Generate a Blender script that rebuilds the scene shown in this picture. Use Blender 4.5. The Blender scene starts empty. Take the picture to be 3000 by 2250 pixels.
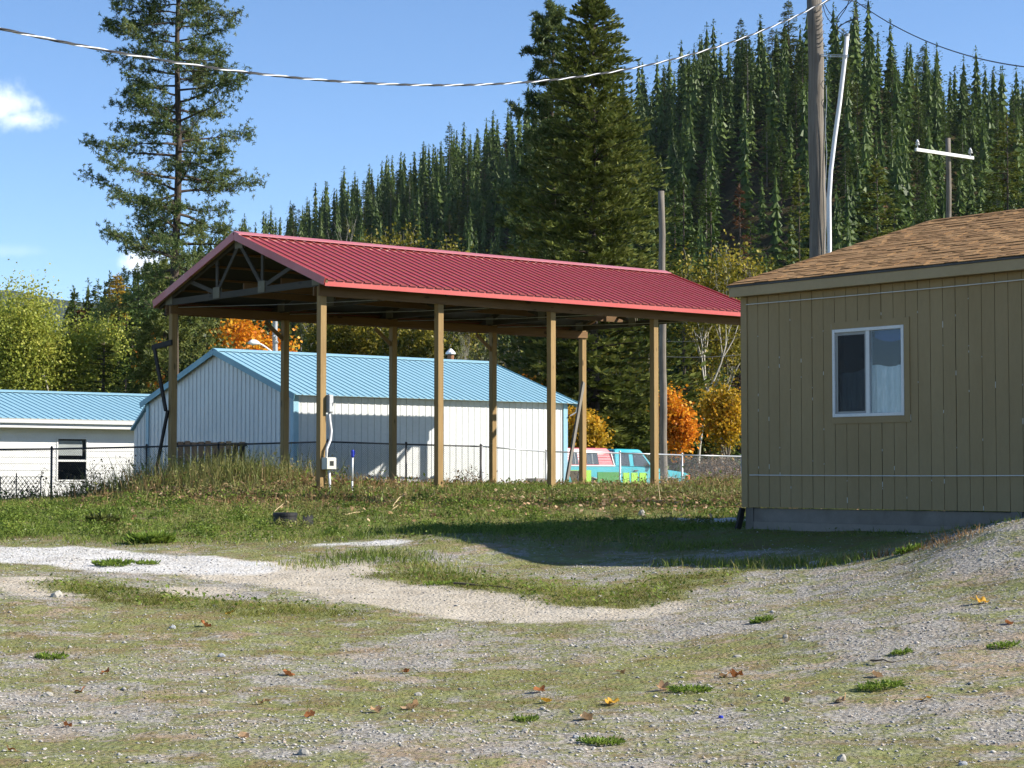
import bpy, math, random
import numpy as np
from mathutils import Vector, Matrix, noise as mnoise

# ------------------------------------------------------------------ camera, sky, sun, exposure
SC = bpy.context.scene
COL = SC.collection
FPX = 5800.0                      # focal length in photograph pixels (3000 wide)
PITCH = math.atan(270 / 5800)
EYE = 1.6
cam_d = bpy.data.cameras.new('camera')
cam_d.sensor_width = 36.0
cam_d.lens = 36.0 * FPX / 3000
cam_d.clip_start = 0.1
cam_d.clip_end = 20000
cam = bpy.data.objects.new('camera', cam_d)
COL.objects.link(cam)
cam.location = (0, 0, EYE)
cam.rotation_euler = (math.pi / 2 + PITCH, 0, 0)
SC.camera = cam

SUN_EL = math.radians(33.0)
SUN_AZ = math.atan2(0.985, -0.13)          # clockwise from +Y
SV = Vector((math.sin(SUN_AZ) * math.cos(SUN_EL), math.cos(SUN_AZ) * math.cos(SUN_EL), math.sin(SUN_EL)))
W = bpy.data.worlds.new('World')
SC.world = W
W.use_nodes = True
wn, wl = W.node_tree.nodes, W.node_tree.links
bg = wn['Background']
sky = wn.new('ShaderNodeTexSky')
sky.sky_type = 'NISHITA'
sky.sun_disc = False
sky.sun_elevation = SUN_EL
sky.sun_rotation = SUN_AZ
sky.altitude = 1500
sky.air_density = 0.75
sky.dust_density = 0.3
sky.ozone_density = 2.0
bg.inputs['Strength'].default_value = 0.106
# a few fair weather clouds, placed by direction
tc = wn.new('ShaderNodeTexCoord')
sep = wn.new('ShaderNodeSeparateXYZ'); wl.new(tc.outputs['Generated'], sep.inputs[0])
def wmath(op, a, b=None, c=None):
    n = wn.new('ShaderNodeMath'); n.operation = op
    for i, v in enumerate((a, b, c)):
        if v is None: continue
        if isinstance(v, (int, float)): n.inputs[i].default_value = v
        else: wl.new(v, n.inputs[i])
    return n.outputs[0]
az = wmath('ARCTAN2', sep.outputs[0], sep.outputs[1])
el = wmath('ARCSINE', sep.outputs[2])
cn = wn.new('ShaderNodeTexNoise'); cn.inputs['Scale'].default_value = 34; cn.inputs['Detail'].default_value = 8
cn.inputs['Roughness'].default_value = 0.62
wl.new(tc.outputs['Generated'], cn.inputs['Vector'])
cn2 = wn.new('ShaderNodeTexNoise'); cn2.inputs['Scale'].default_value = 5; cn2.inputs['Detail'].default_value = 6
wmap = wn.new('ShaderNodeMapping'); wmap.inputs['Scale'].default_value = (1, 1, 5)
wl.new(tc.outputs['Generated'], wmap.inputs['Vector']); wl.new(wmap.outputs[0], cn2.inputs['Vector'])
def blob(a0, e0, ra, re, amp):
    da = wmath('DIVIDE', wmath('SUBTRACT', az, a0), ra)
    de = wmath('DIVIDE', wmath('SUBTRACT', el, e0), re)
    r = wmath('SQRT', wmath('ADD', wmath('MULTIPLY', da, da), wmath('MULTIPLY', de, de)))
    n = wmath('MULTIPLY', wmath('SUBTRACT', cn.outputs[0], 0.5), 2.2)
    v = wmath('SUBTRACT', wmath('ADD', 1.0, n), r)
    m = wn.new('ShaderNodeMapRange'); m.interpolation_type = 'SMOOTHSTEP'
    m.inputs['From Min'].default_value = 0.0; m.inputs['From Max'].default_value = 0.95
    m.inputs['To Max'].default_value = amp
    wl.new(v, m.inputs['Value'])
    return m.outputs[0]
cl = blob(-0.2540, 0.1800, 0.026, 0.0150, 0.80)
cl = wmath('MAXIMUM', cl, blob(-0.2440, 0.1740, 0.025, 0.0090, 0.75))
cl = wmath('MAXIMUM', cl, blob(-0.187, 0.106, 0.016, 0.008, 0.85))
cl = wmath('MAXIMUM', cl, blob(-0.25, 0.110, 0.030, 0.004, 0.10))
low = wn.new('ShaderNodeMapRange'); low.inputs['From Min'].default_value = 0.56; low.inputs['From Max'].default_value = 0.82
low.inputs['To Max'].default_value = 0.15
wl.new(cn2.outputs[0], low.inputs['Value'])
lowm = wn.new('ShaderNodeMapRange'); lowm.inputs['From Min'].default_value = 0.14; lowm.inputs['From Max'].default_value = 0.09
wl.new(el, lowm.inputs['Value'])
cl = wmath('MAXIMUM', cl, wmath('MULTIPLY', low.outputs[0], lowm.outputs[0]))
wmix = wn.new('ShaderNodeMix'); wmix.data_type = 'RGBA'
whs = wn.new('ShaderNodeHueSaturation'); whs.inputs['Saturation'].default_value = 1.12
wl.new(sky.outputs[0], whs.inputs['Color'])
wl.new(cl, wmix.inputs['Factor']); wl.new(whs.outputs[0], wmix.inputs[6])
wmix.inputs[7].default_value = (8.3, 8.6, 9.3, 1)
wl.new(wmix.outputs[2], bg.inputs['Color'])

sun_d = bpy.data.lights.new('sun', 'SUN')
sun_d.energy = 5.0
sun_d.angle = math.radians(0.53)
sun_d.color = (1.0, 0.94, 0.84)
sun = bpy.data.objects.new('sun', sun_d)
COL.objects.link(sun)
sun.rotation_euler = SV.to_track_quat('Z', 'Y').to_euler()
sun.location = (40, -40, 60)

SC.view_settings.view_transform = 'Standard'
SC.view_settings.look = 'None'
SC.view_settings.exposure = 1.02
SC.view_settings.gamma = 1.0
SC.cycles.use_denoising = True
SC.cycles.max_bounces = 6
SC.cycles.diffuse_bounces = 3
SC.cycles.glossy_bounces = 3
SC.cycles.transmission_bounces = 4
SC.cycles.transparent_max_bounces = 8
SC.cycles.caustics_reflective = False
SC.cycles.caustics_refractive = False
SC.cycles.sample_clamp_indirect = 6

# ------------------------------------------------------------------ helpers
rng = np.random.default_rng(7)
random.seed(7)
ROT = math.radians(39.6)           # every building here stands square to the same two directions
CU, SU = math.cos(ROT), math.sin(ROT)

def PX(x, y, D):
    """world point seen at photograph pixel (x, y), D metres ahead"""
    a = (x - 1500) / FPX; b = (1125 - y) / FPX
    dy = math.cos(PITCH) - b * math.sin(PITCH); dz = math.sin(PITCH) + b * math.cos(PITCH)
    t = D / dy
    return Vector((a * t, D, dz * t + EYE))

def loc2w(o, x, y, z=0.0):
    return Vector((o[0] + CU * x - SU * y, o[1] + SU * x + CU * y, o[2] + z))

def tag(o, label=None, cat=None, group=None, kind=None):
    if label: o['label'] = label
    if cat: o['category'] = cat
    if group: o['group'] = group
    if kind: o['kind'] = kind
    return o

def empty(name, loc=(0, 0, 0), rz=0.0, label=None, cat=None, group=None):
    o = bpy.data.objects.new(name, None)
    o.empty_display_size = 0.3
    COL.objects.link(o)
    o.location = loc; o.rotation_euler = (0, 0, rz)
    return tag(o, label, cat, group)

def link(name, me, mat=None, parent=None, loc=None, rot=None):
    if mat is not None and len(me.materials) == 0: me.materials.append(mat)
    o = bpy.data.objects.new(name, me)
    COL.objects.link(o)
    if parent is not None: o.parent = parent
    if loc is not None: o.location = loc
    if rot is not None: o.rotation_euler = rot
    return o

def npmesh(name, V, F, smooth=False):
    """fast mesh from arrays; F is (n,3) or (n,4) or list of such"""
    V = np.ascontiguousarray(V, dtype=np.float32)
    Fs = F if isinstance(F, list) else [F]
    Fs = [np.asarray(f, dtype=np.int32) for f in Fs if len(f)]
    me = bpy.data.meshes.new(name)
    me.vertices.add(len(V)); me.vertices.foreach_set('co', V.ravel())
    nl = sum(f.size for f in Fs); npoly = sum(len(f) for f in Fs)
    me.loops.add(nl); me.loops.foreach_set('vertex_index', np.concatenate([f.ravel() for f in Fs]))
    st = []; off = 0
    for f in Fs:
        k = f.shape[1]; st.append(off + np.arange(len(f)) * k); off += f.size
    me.polygons.add(npoly); me.polygons.foreach_set('loop_start', np.concatenate(st).astype(np.int32))
    if smooth: me.polygons.foreach_set('use_smooth', np.ones(npoly, dtype=bool))
    me.update(calc_edges=True)
    return me

class MB:
    """collects shapes for one mesh"""
    def __init__(s): s.v = []; s.f = []
    def add(s, vs, fs):
        n = len(s.v); s.v += [tuple(p) for p in vs]; s.f += [tuple(i + n for i in q) for q in fs]; return s
    def box(s, x0, x1, y0, y1, z0, z1):
        v = [(x, y, z) for x in (x0, x1) for y in (y0, y1) for z in (z0, z1)]
        return s.add(v, [(0, 1, 3, 2), (4, 6, 7, 5), (0, 4, 5, 1), (2, 3, 7, 6), (0, 2, 6, 4), (1, 5, 7, 3)])
    def bar(s, a, b, w, h, up=(0, 0, 1), ch=0.0):
        """rectangular timber from a to b; w across, h along up"""
        a = Vector(a); b = Vector(b); d = (b - a).normalized(); up = Vector(up)
        if abs(d.dot(up)) > 0.98: up = Vector((0, 1, 0)) if abs(d.y) < .9 else Vector((1, 0, 0))
        r = d.cross(up).normalized(); u = r.cross(d).normalized()
        if ch:
            pr = [(-w/2+ch, -h/2), (w/2-ch, -h/2), (w/2, -h/2+ch), (w/2, h/2-ch), (w/2-ch, h/2), (-w/2+ch, h/2), (-w/2, h/2-ch), (-w/2, -h/2+ch)]
        else:
            pr = [(-w/2, -h/2), (w/2, -h/2), (w/2, h/2), (-w/2, h/2)]
        n = len(pr)
        v = [a + r * p + u * q for p, q in pr] + [b + r * p + u * q for p, q in pr]
        f = [(i, (i + 1) % n, n + (i + 1) % n, n + i) for i in range(n)]
        return s.add(v, f + [tuple(range(n))[::-1], tuple(range(n, 2 * n))])
    def tube(s, pts, rad, n=8, cap=True):
        pts = [Vector(p) for p in pts]
        if not isinstance(rad, (list, tuple)): rad = [rad] * len(pts)
        base = len(s.v); ref = None
        for i, p in enumerate(pts):
            t = (pts[min(i + 1, len(pts) - 1)] - pts[max(i - 1, 0)]).normalized()
            if ref is None: ref = Vector((1, 0, 0)) if abs(t.x) < 0.9 else Vector((0, 1, 0))
            r = (ref - t * ref.dot(t)).normalized(); ref = r; u = t.cross(r)
            for k in range(n):
                a = 2 * math.pi * k / n
                s.v.append(tuple(p + (r * math.cos(a) + u * math.sin(a)) * rad[i]))
        for i in range(len(pts) - 1):
            for k in range(n):
                a = base + i * n + k; b = base + i * n + (k + 1) % n
                s.f.append((a, b, b + n, a + n))
        if cap:
            s.f.append(tuple(base + k for k in range(n))[::-1])
            s.f.append(tuple(base + (len(pts) - 1) * n + k for k in range(n)))
        return s
    def prism(s, poly, axis, a, b):
        """polygon (2D) extruded along axis 'x','y','z' from a to b"""
        def mk(p, t):
            return {'x': (t, p[0], p[1]), 'y': (p[0], t, p[1]), 'z': (p[0], p[1], t)}[axis]
        n = len(poly)
        v = [mk(p, a) for p in poly] + [mk(p, b) for p in poly]
        f = [(i, (i + 1) % n, n + (i + 1) % n, n + i) for i in range(n)]
        return s.add(v, f + [tuple(range(n))[::-1], tuple(range(n, 2 * n))])
    def mesh(s, name, smooth=False, bevel=0.0):
        me = bpy.data.meshes.new(name)
        me.from_pydata(s.v, [], s.f)
        me.update()
        import bmesh
        bm = bmesh.new(); bm.from_mesh(me)
        bmesh.ops.recalc_face_normals(bm, faces=bm.faces)
        if bevel:
            bmesh.ops.bevel(bm, geom=list(bm.edges), offset=bevel, segments=1, affect='EDGES', profile=0.5, clamp_overlap=True)
        bm.to_mesh(me); bm.free()
        if smooth:
            me.polygons.foreach_set('use_smooth', np.ones(len(me.polygons), dtype=bool))
        return me
    def build(s, name, mat, parent=None, loc=None, rot=None, smooth=False, bevel=0.0):
        return link(name, s.mesh(name, smooth, bevel), mat, parent, loc, rot)

def copy_obj(o, parent=None, loc=None):
    c = o.copy(); COL.objects.link(c)
    if parent is not None: c.parent = parent
    if loc is not None: c.location = loc
    return c

def copy_tree(o, parent=None):
    c = o.copy(); COL.objects.link(c)
    if parent is not None: c.parent = parent
    for ch in list(o.children): copy_tree(ch, c)
    return c

# ------------------------------------------------------------------ materials
class NT:
    def __init__(s, name):
        s.m = bpy.data.materials.new(name); s.m.use_nodes = True
        s.n = s.m.node_tree.nodes; s.l = s.m.node_tree.links
        s.bsdf = s.n['Principled BSDF']; s.out = s.n['Material Output']
        s._tc = None
    def set(s, sock, v):
        if hasattr(v, 'is_output') or isinstance(v, bpy.types.NodeSocket): s.l.new(v, sock)
        else:
            try: sock.default_value = v
            except Exception: sock.default_value = (*v, 1)
    def coord(s, which='Object'):
        if s._tc is None: s._tc = s.n.new('ShaderNodeTexCoord')
        return s._tc.outputs[which]
    def pos(s):
        return s.n.new('ShaderNodeNewGeometry').outputs['Position']
    def mapping(s, vec, scale=(1, 1, 1), rot=(0, 0, 0)):
        m = s.n.new('ShaderNodeMapping'); m.inputs['Scale'].default_value = scale; m.inputs['Rotation'].default_value = rot
        s.l.new(vec, m.inputs['Vector']); return m.outputs[0]
    def noise(s, vec, scale, detail=4, rough=0.55, dist=0.0):
        n = s.n.new('ShaderNodeTexNoise'); n.inputs['Scale'].default_value = scale
        n.inputs['Detail'].default_value = detail; n.inputs['Roughness'].default_value = rough
        n.inputs['Distortion'].default_value = dist
        s.l.new(vec, n.inputs['Vector']); return n.outputs[0]
    def voronoi(s, vec, scale, feature='F1', rand=1.0):
        n = s.n.new('ShaderNodeTexVoronoi'); n.feature = feature
        n.inputs['Scale'].default_value = scale; n.inputs['Randomness'].default_value = rand
        s.l.new(vec, n.inputs['Vector']); return n
    def ramp(s, fac, stops, interp='LINEAR'):
        r = s.n.new('ShaderNodeValToRGB'); cr = r.color_ramp; cr.interpolation = interp
        while len(cr.elements) < len(stops): cr.elements.new(0.5)
        for e, (p, c) in zip(cr.elements, stops):
            e.position = p; e.color = (c, c, c, 1) if isinstance(c, (int, float)) else (*c, 1)
        s.l.new(fac, r.inputs[0]); return r.outputs[0]
    def range(s, v, a, b, c=0.0, d=1.0, smooth=True):
        m = s.n.new('ShaderNodeMapRange')
        if smooth: m.interpolation_type = 'SMOOTHSTEP'
        for k, x in zip(('From Min', 'From Max', 'To Min', 'To Max'), (a, b, c, d)): m.inputs[k].default_value = x
        s.l.new(v, m.inputs['Value']); return m.outputs[0]
    def math(s, op, a, b=0.0):
        n = s.n.new('ShaderNodeMath'); n.operation = op
        s.set(n.inputs[0], a); s.set(n.inputs[1], b); return n.outputs[0]
    def mix(s, fac, a, b, mode='MIX'):
        n = s.n.new('ShaderNodeMix'); n.data_type = 'RGBA'; n.blend_type = mode
        s.set(n.inputs[0], fac)
        for sk, v in ((n.inputs[6], a), (n.inputs[7], b)):
            if isinstance(v, tuple): sk.default_value = (*v, 1) if len(v) == 3 else v
            else: s.l.new(v, sk)
        return n.outputs[2]
    def bump(s, h, strength=0.3, dist=0.02, normal=None):
        b = s.n.new('ShaderNodeBump'); b.inputs['Strength'].default_value = strength; b.inputs['Distance'].default_value = dist
        s.l.new(h, b.inputs['Height'])
        if normal is not None: s.l.new(normal, b.inputs['Normal'])
        return b.outputs[0]
    def attr(s, name):
        a = s.n.new('ShaderNodeAttribute'); a.attribute_name = name; return a
    def island(s): return s.n.new('ShaderNodeNewGeometry').outputs['Random Per Island']
    def objrand(s): return s.n.new('ShaderNodeObjectInfo').outputs['Random']
    def base(s, v): s.set(s.bsdf.inputs['Base Color'], (*v, 1) if isinstance(v, tuple) and len(v) == 3 else v)
    def rough(s, v): s.set(s.bsdf.inputs['Roughness'], v)
    def normal(s, v): s.l.new(v, s.bsdf.inputs['Normal'])

def surf(name, c1, c2=None, scale=3.0, rough=0.6, bump=0.0, bscale=40, metallic=0.0, spec=0.5, dirt=None, stretch=(1, 1, 1), vary=0.0, coat=0.0):
    """painted or plain surface: two tones by noise, fine relief, optional dirt and per-piece variation"""
    t = NT(name); co = t.mapping(t.coord(), stretch)
    c2 = c2 or tuple(x * 0.85 for x in c1)
    n = t.noise(co, scale, 6, 0.62)
    col = t.ramp(n, [(0.32, c1), (0.68, c2)])
    fine = t.noise(co, scale * 14, 3)
    col = t.mix(t.range(fine, 0.35, 0.75, 0.0, 0.25), col, tuple(x * 0.72 for x in c1))
    if dirt:
        d = t.noise(co, scale * 0.6, 8, 0.7)
        col = t.mix(t.range(d, 0.52, 0.72, 0.0, 0.75), col, dirt)
    if vary:
        r = t.objrand()
        col = t.mix(t.range(r, 0, 1, 0, vary, False), col, tuple(x * 0.45 for x in c1))
    t.base(col); t.rough(t.range(n, 0.2, 0.8, max(0.02, rough - 0.08), min(1, rough + 0.08)))
    t.bsdf.inputs['Metallic'].default_value = metallic
    t.bsdf.inputs['Specular IOR Level'].default_value = spec
    if coat: t.bsdf.inputs['Coat Weight'].default_value = coat; t.bsdf.inputs['Coat Roughness'].default_value = 0.12
    if bump: t.normal(t.bump(t.noise(co, bscale, 4), bump, 0.01))
    return t.m

def wood(name, c1, c2, axis=2, scale=1.0, rough=0.75, vary=0.25, knots=True):
    t = NT(name)
    st = [14 * scale] * 3; st[axis] = 0.7 * scale
    co = t.mapping(t.coord(), tuple(st))
    n = t.noise(co, 2.2, 6, 0.6, 0.6)
    col = t.ramp(n, [(0.3, c1), (0.55, tuple((a + b) / 2 for a, b in zip(c1, c2))), (0.72, c2)])
    st2 = [3 * scale] * 3; st2[axis] = 0.8 * scale
    b = t.noise(t.mapping(t.coord(), tuple(st2)), 1.0, 4)
    col = t.mix(t.range(b, 0.4, 0.75, 0, 0.45), col, tuple(x * 0.6 for x in c2))
    if knots:
        sk = [5 * scale] * 3; sk[axis] = 1.6 * scale
        v = t.voronoi(t.mapping(t.coord(), tuple(sk)), 1.0)
        col = t.mix(t.range(v.outputs['Distance'], 0.10, 0.16, 0.8, 0.0), col, tuple(x * 0.3 for x in c2))
    r = t.objrand()
    col = t.mix(t.range(r, 0, 1, 0, vary, False), col, tuple(x * 0.5 for x in c1))
    t.base(col); t.rough(rough); t.bsdf.inputs['Specular IOR Level'].default_value = 0.25
    t.normal(t.bump(n, 0.25, 0.006))
    return t.m

def foliage(name, stops, trans=0.35, scale=0.35, objvar=0.25, dark=(0.01, 0.02, 0.008)):
    """leaves: every leaf has its own tone, neighbouring leaves drift together, trees differ"""
    t = NT(name)
    isl = t.island()
    n = t.noise(t.coord(), scale, 3)
    f = t.math('ADD', t.math('MULTIPLY', isl, 0.55), t.range(n, 0.3, 0.7, 0.0, 0.45))
    col = t.ramp(f, stops)
    col = t.mix(t.range(t.objrand(), 0, 1, 0, objvar, False), col, dark)
    t.n.remove(t.bsdf)
    d = t.n.new('ShaderNodeBsdfDiffuse'); tr = t.n.new('ShaderNodeBsdfTranslucent'); g = t.n.new('ShaderNodeBsdfGlossy')
    g.inputs['Roughness'].default_value = 0.45
    m1 = t.n.new('ShaderNodeMixShader'); m2 = t.n.new('ShaderNodeMixShader')
    t.l.new(col, d.inputs[0]); t.l.new(col, tr.inputs[0])
    m1.inputs[0].default_value = trans; t.l.new(d.outputs[0], m1.inputs[1]); t.l.new(tr.outputs[0], m1.inputs[2])
    m2.inputs[0].default_value = 0.012; t.l.new(m1.outputs[0], m2.inputs[1]); t.l.new(g.outputs[0], m2.inputs[2])
    t.l.new(m2.outputs[0], t.out.inputs[0])
    return t.m

def glass(name, tint=(0.02, 0.025, 0.03), rough=0.02, alpha=0.35):
    """window glass: mirror reflection over a see-through pane"""
    t = NT(name); t.n.remove(t.bsdf)
    g = t.n.new('ShaderNodeBsdfGlossy'); g.inputs['Roughness'].default_value = rough
    g.inputs['Color'].default_value = (0.9, 0.95, 1, 1)
    tr = t.n.new('ShaderNodeBsdfTransparent'); tr.inputs['Color'].default_value = (*tint, 1)
    fr = t.n.new('ShaderNodeFresnel'); fr.inputs['IOR'].default_value = 1.6
    bf = t.n.new('ShaderNodeNewGeometry').outputs['Backfacing']
    f = t.math('MULTIPLY', t.math('MULTIPLY', fr.outputs[0], 0.8), t.math('SUBTRACT', 1.0, bf))
    m = t.n.new('ShaderNodeMixShader')
    t.l.new(f, m.inputs[0]); t.l.new(tr.outputs[0], m.inputs[1]); t.l.new(g.outputs[0], m.inputs[2])
    t.l.new(m.outputs[0], t.out.inputs[0])
    return t.m

M = {}
M['post'] = wood('treated_post', (0.34, 0.225, 0.095), (0.24, 0.15, 0.055), 2, 1.0, vary=0.2)
M['beam_x'] = wood('sawn_lumber_long', (0.19, 0.105, 0.042), (0.12, 0.062, 0.024), 0, 1.0, vary=0.35)
M['beam_y'] = wood('sawn_lumber_cross', (0.27, 0.18, 0.09), (0.18, 0.11, 0.05), 1, 1.0, vary=0.35)
M['lumber_new'] = wood('pale_lumber', (0.52, 0.42, 0.27), (0.42, 0.32, 0.18), 0, 1.0, vary=0.2)
M['grey_board'] = wood('weathered_board', (0.22, 0.20, 0.17), (0.13, 0.11, 0.09), 2, 1.0, vary=0.3)
M['dark_board'] = wood('dark_board', (0.034, 0.029, 0.025), (0.020, 0.017, 0.015), 2, 1.0, vary=0.4)
M['plywood'] = wood('raw_plywood', (0.34, 0.26, 0.17), (0.25, 0.18, 0.11), 2, 0.6, vary=0.1)
M['gusset'] = surf('plywood_gusset', (0.17, 0.15, 0.10), (0.13, 0.115, 0.075), 5, 0.8)
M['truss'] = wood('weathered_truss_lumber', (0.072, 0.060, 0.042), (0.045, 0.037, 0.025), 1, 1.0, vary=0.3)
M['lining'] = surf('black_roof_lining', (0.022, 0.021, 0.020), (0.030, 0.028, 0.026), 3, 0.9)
M['red_metal'] = surf('red_painted_steel', (0.335, 0.043, 0.037), (0.30, 0.037, 0.032), 0.7, 0.34, 0.03, 8, spec=0.7)
M['red_cap'] = surf('ridge_highlight_steel', (0.46, 0.15, 0.155), (0.42, 0.11, 0.12), 0.9, 0.34, spec=0.7)  # paler than the roof: bright ridge highlight put into the cap colour
M['red_trim'] = surf('red_trim_steel', (0.44, 0.060, 0.045), (0.40, 0.052, 0.040), 0.7, 0.4, spec=0.6)
M['steel'] = surf('galvanised_steel', (0.50, 0.51, 0.52), (0.38, 0.39, 0.40), 12, 0.42, metallic=0.6)
M['cable_steel'] = surf('bare_aluminium', (0.88, 0.88, 0.88), (0.80, 0.80, 0.80), 12, 0.35, metallic=0.35)
M['black_cable'] = surf('black_insulation', (0.012, 0.012, 0.013), (0.02, 0.02, 0.02), 8, 0.5)
M['white_metal'] = surf('white_painted_steel', (0.62, 0.63, 0.61), (0.58, 0.595, 0.58), 0.8, 0.42, dirt=None)
M['blue_metal'] = surf('light_blue_painted_steel', (0.245, 0.43, 0.52), (0.22, 0.395, 0.48), 0.8, 0.42, spec=0.5)
M['teal_trim'] = surf('blue_trim_steel', (0.13, 0.31, 0.38), (0.11, 0.27, 0.34), 0.8, 0.45)
M['vinyl'] = surf('white_vinyl', (0.66, 0.66, 0.64), (0.61, 0.61, 0.59), 2, 0.5)
M['white_pipe'] = surf('white_plastic_pipe', (0.74, 0.74, 0.73), (0.66, 0.66, 0.65), 3, 0.42)
M['grey_box'] = surf('grey_enamel_box', (0.36, 0.37, 0.37), (0.30, 0.31, 0.31), 4, 0.45)
M['cream_box'] = surf('cream_plastic_box', (0.58, 0.57, 0.49), (0.50, 0.49, 0.42), 4, 0.5)
M['blue_cap'] = surf('blue_plastic', (0.015, 0.035, 0.42), (0.012, 0.03, 0.34), 6, 0.4)
M['black_plastic'] = surf('black_plastic', (0.008, 0.008, 0.009), (0.014, 0.013, 0.013), 5, 0.6, 0.2, 12)
M['dark_steel'] = surf('dark_weathered_steel', (0.045, 0.045, 0.046), (0.08, 0.075, 0.07), 8, 0.6, metallic=0.3)
M['tan'] = surf('tan_house_paint', (0.315, 0.232, 0.118), (0.285, 0.207, 0.104), 1.6, 0.75, 0.15, 60, spec=0.25, vary=0.10, stretch=(1, 1, 0.35))
M['tan_trim'] = surf('tan_trim_paint', (0.37, 0.285, 0.160), (0.335, 0.255, 0.142), 1.6, 0.72, 0.1, 60, spec=0.25)
M['groove'] = surf('groove_shadow_paint', (0.13, 0.09, 0.045), None, 3, 0.85)
M['sealant'] = surf('pale_caulk', (0.55, 0.55, 0.50), (0.45, 0.44, 0.38), 5, 0.7)
M['concrete'] = surf('weathered_concrete', (0.215, 0.19, 0.16), (0.15, 0.13, 0.105), 2.2, 0.9, 0.3, 30, dirt=(0.10, 0.085, 0.07))
M['drip'] = surf('dark_drip_edge', (0.035, 0.030, 0.027), None, 3, 0.5)
M['glass'] = glass('window_glass', (0.86, 0.88, 0.89))
M['dark_glass'] = glass('dark_window_glass', (0.10, 0.11, 0.12))
M['interior'] = surf('dim_room', (0.025, 0.023, 0.020), (0.018, 0.017, 0.015), 2, 0.9)
M['rusty'] = surf('rusty_iron', (0.28, 0.12, 0.05), (0.2, 0.09, 0.04), 5, 0.8)

def shingle_mat():
    t = NT('brown_asphalt_shingle')
    r = t.objrand(); i = t.island(); co = t.coord()
    f = t.math('FRACT', t.math('ADD', r, i))
    col = t.ramp(f, [(0.0, (0.215, 0.118, 0.048)), (0.35, (0.305, 0.175, 0.076)), (0.7, (0.375, 0.222, 0.100)), (1.0, (0.255, 0.138, 0.056))])
    g = t.noise(co, 160, 3, 0.7)
    col = t.mix(t.range(g, 0.35, 0.75, 0, 0.5), col, (0.11, 0.065, 0.035))
    t.base(col); t.rough(0.95); t.bsdf.inputs['Specular IOR Level'].default_value = 0.15
    t.normal(t.bump(g, 0.35, 0.004))
    return t.m
M['shingle'] = shingle_mat()

def pole_mat(name, c1, c2):
    t = NT(name)
    co = t.mapping(t.coord(), (16, 16, 0.5))
    n = t.noise(co, 2.0, 7, 0.65, 0.4)
    col = t.ramp(n, [(0.3, c2), (0.5, c1), (0.75, tuple(x * 1.25 for x in c1))])
    b = t.noise(t.coord(), 0.9, 5)
    col = t.mix(t.range(b, 0.45, 0.7, 0, 0.5), col, c2)
    t.base(col); t.rough(0.9); t.bsdf.inputs['Specular IOR Level'].default_value = 0.15
    t.normal(t.bump(n, 0.5, 0.02))
    return t.m
M['pole'] = pole_mat('weathered_pole', (0.185, 0.163, 0.136), (0.085, 0.072, 0.058))
M['bark'] = pole_mat('conifer_bark', (0.075, 0.058, 0.045), (0.032, 0.025, 0.02))
M['bark_pale'] = pole_mat('birch_bark', (0.42, 0.39, 0.33), (0.24, 0.21, 0.17))
M['bark_grey'] = pole_mat('grey_bark', (0.17, 0.15, 0.125), (0.08, 0.07, 0.055))

M['fir'] = foliage('fir_needles', [(0, (0.043, 0.061, 0.016)), (0.35, (0.101, 0.127, 0.030)), (0.7, (0.187, 0.208, 0.053)), (1, (0.287, 0.287, 0.088))], 0.22, 0.5, 0.05)
M['pine'] = foliage('pine_needles', [(0, (0.036, 0.061, 0.021)), (0.4, (0.088, 0.128, 0.040)), (0.75, (0.160, 0.189, 0.061)), (1, (0.263, 0.254, 0.100))], 0.3, 0.6, 0.1)
M['hill_fir'] = foliage('hill_conifer_needles', [(0, (0.026, 0.048, 0.012)), (0.4, (0.067, 0.108, 0.024)), (0.75, (0.114, 0.165, 0.037)), (1, (0.156, 0.201, 0.053))], 0.28, 0.12, 0.5, (0.030, 0.044, 0.018))
M['hill_yellow'] = foliage('hill_yellow_green_needles', [(0, (0.049, 0.065, 0.011)), (0.4, (0.114, 0.135, 0.025)), (0.8, (0.183, 0.198, 0.039)), (1, (0.237, 0.229, 0.056))], 0.3, 0.12, 0.4, (0.04, 0.055, 0.018))
M['hill_dead'] = foliage('rusty_dead_needles', [(0, (0.05, 0.022, 0.010)), (0.4, (0.11, 0.050, 0.022)), (0.8, (0.18, 0.085, 0.038)), (1, (0.22, 0.13, 0.06))], 0.15, 0.15, 0.4, (0.05, 0.035, 0.025))
M['larch'] = foliage('golden_larch_needles', [(0, (0.26, 0.165, 0.018)), (0.5, (0.46, 0.315, 0.035)), (1, (0.60, 0.43, 0.07))], 0.35, 0.4, 0.05)
M['cotton'] = foliage('cottonwood_leaves', [(0, (0.15, 0.185, 0.030)), (0.35, (0.27, 0.315, 0.050)), (0.7, (0.40, 0.41, 0.075)), (1, (0.55, 0.49, 0.12))], 0.42, 0.45, 0.03)
M['olive'] = foliage('olive_gold_leaves', [(0, (0.072, 0.078, 0.012)), (0.4, (0.180, 0.168, 0.024)), (0.75, (0.324, 0.264, 0.034)), (1, (0.504, 0.372, 0.066))], 0.35, 0.5, 0.2)
M['maple'] = foliage('orange_maple_leaves', [(0, (0.34, 0.10, 0.010)), (0.35, (0.62, 0.20, 0.016)), (0.62, (0.72, 0.31, 0.022)), (0.85, (0.68, 0.43, 0.035)), (1, (0.42, 0.38, 0.045))], 0.4, 0.5, 0.02)
M['maple_gold'] = foliage('golden_maple_leaves', [(0, (0.16, 0.11, 0.014)), (0.3, (0.34, 0.23, 0.018)), (0.6, (0.55, 0.33, 0.025)), (0.85, (0.62, 0.28, 0.025)), (1, (0.34, 0.30, 0.045))], 0.4, 0.6, 0.02)
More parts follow.
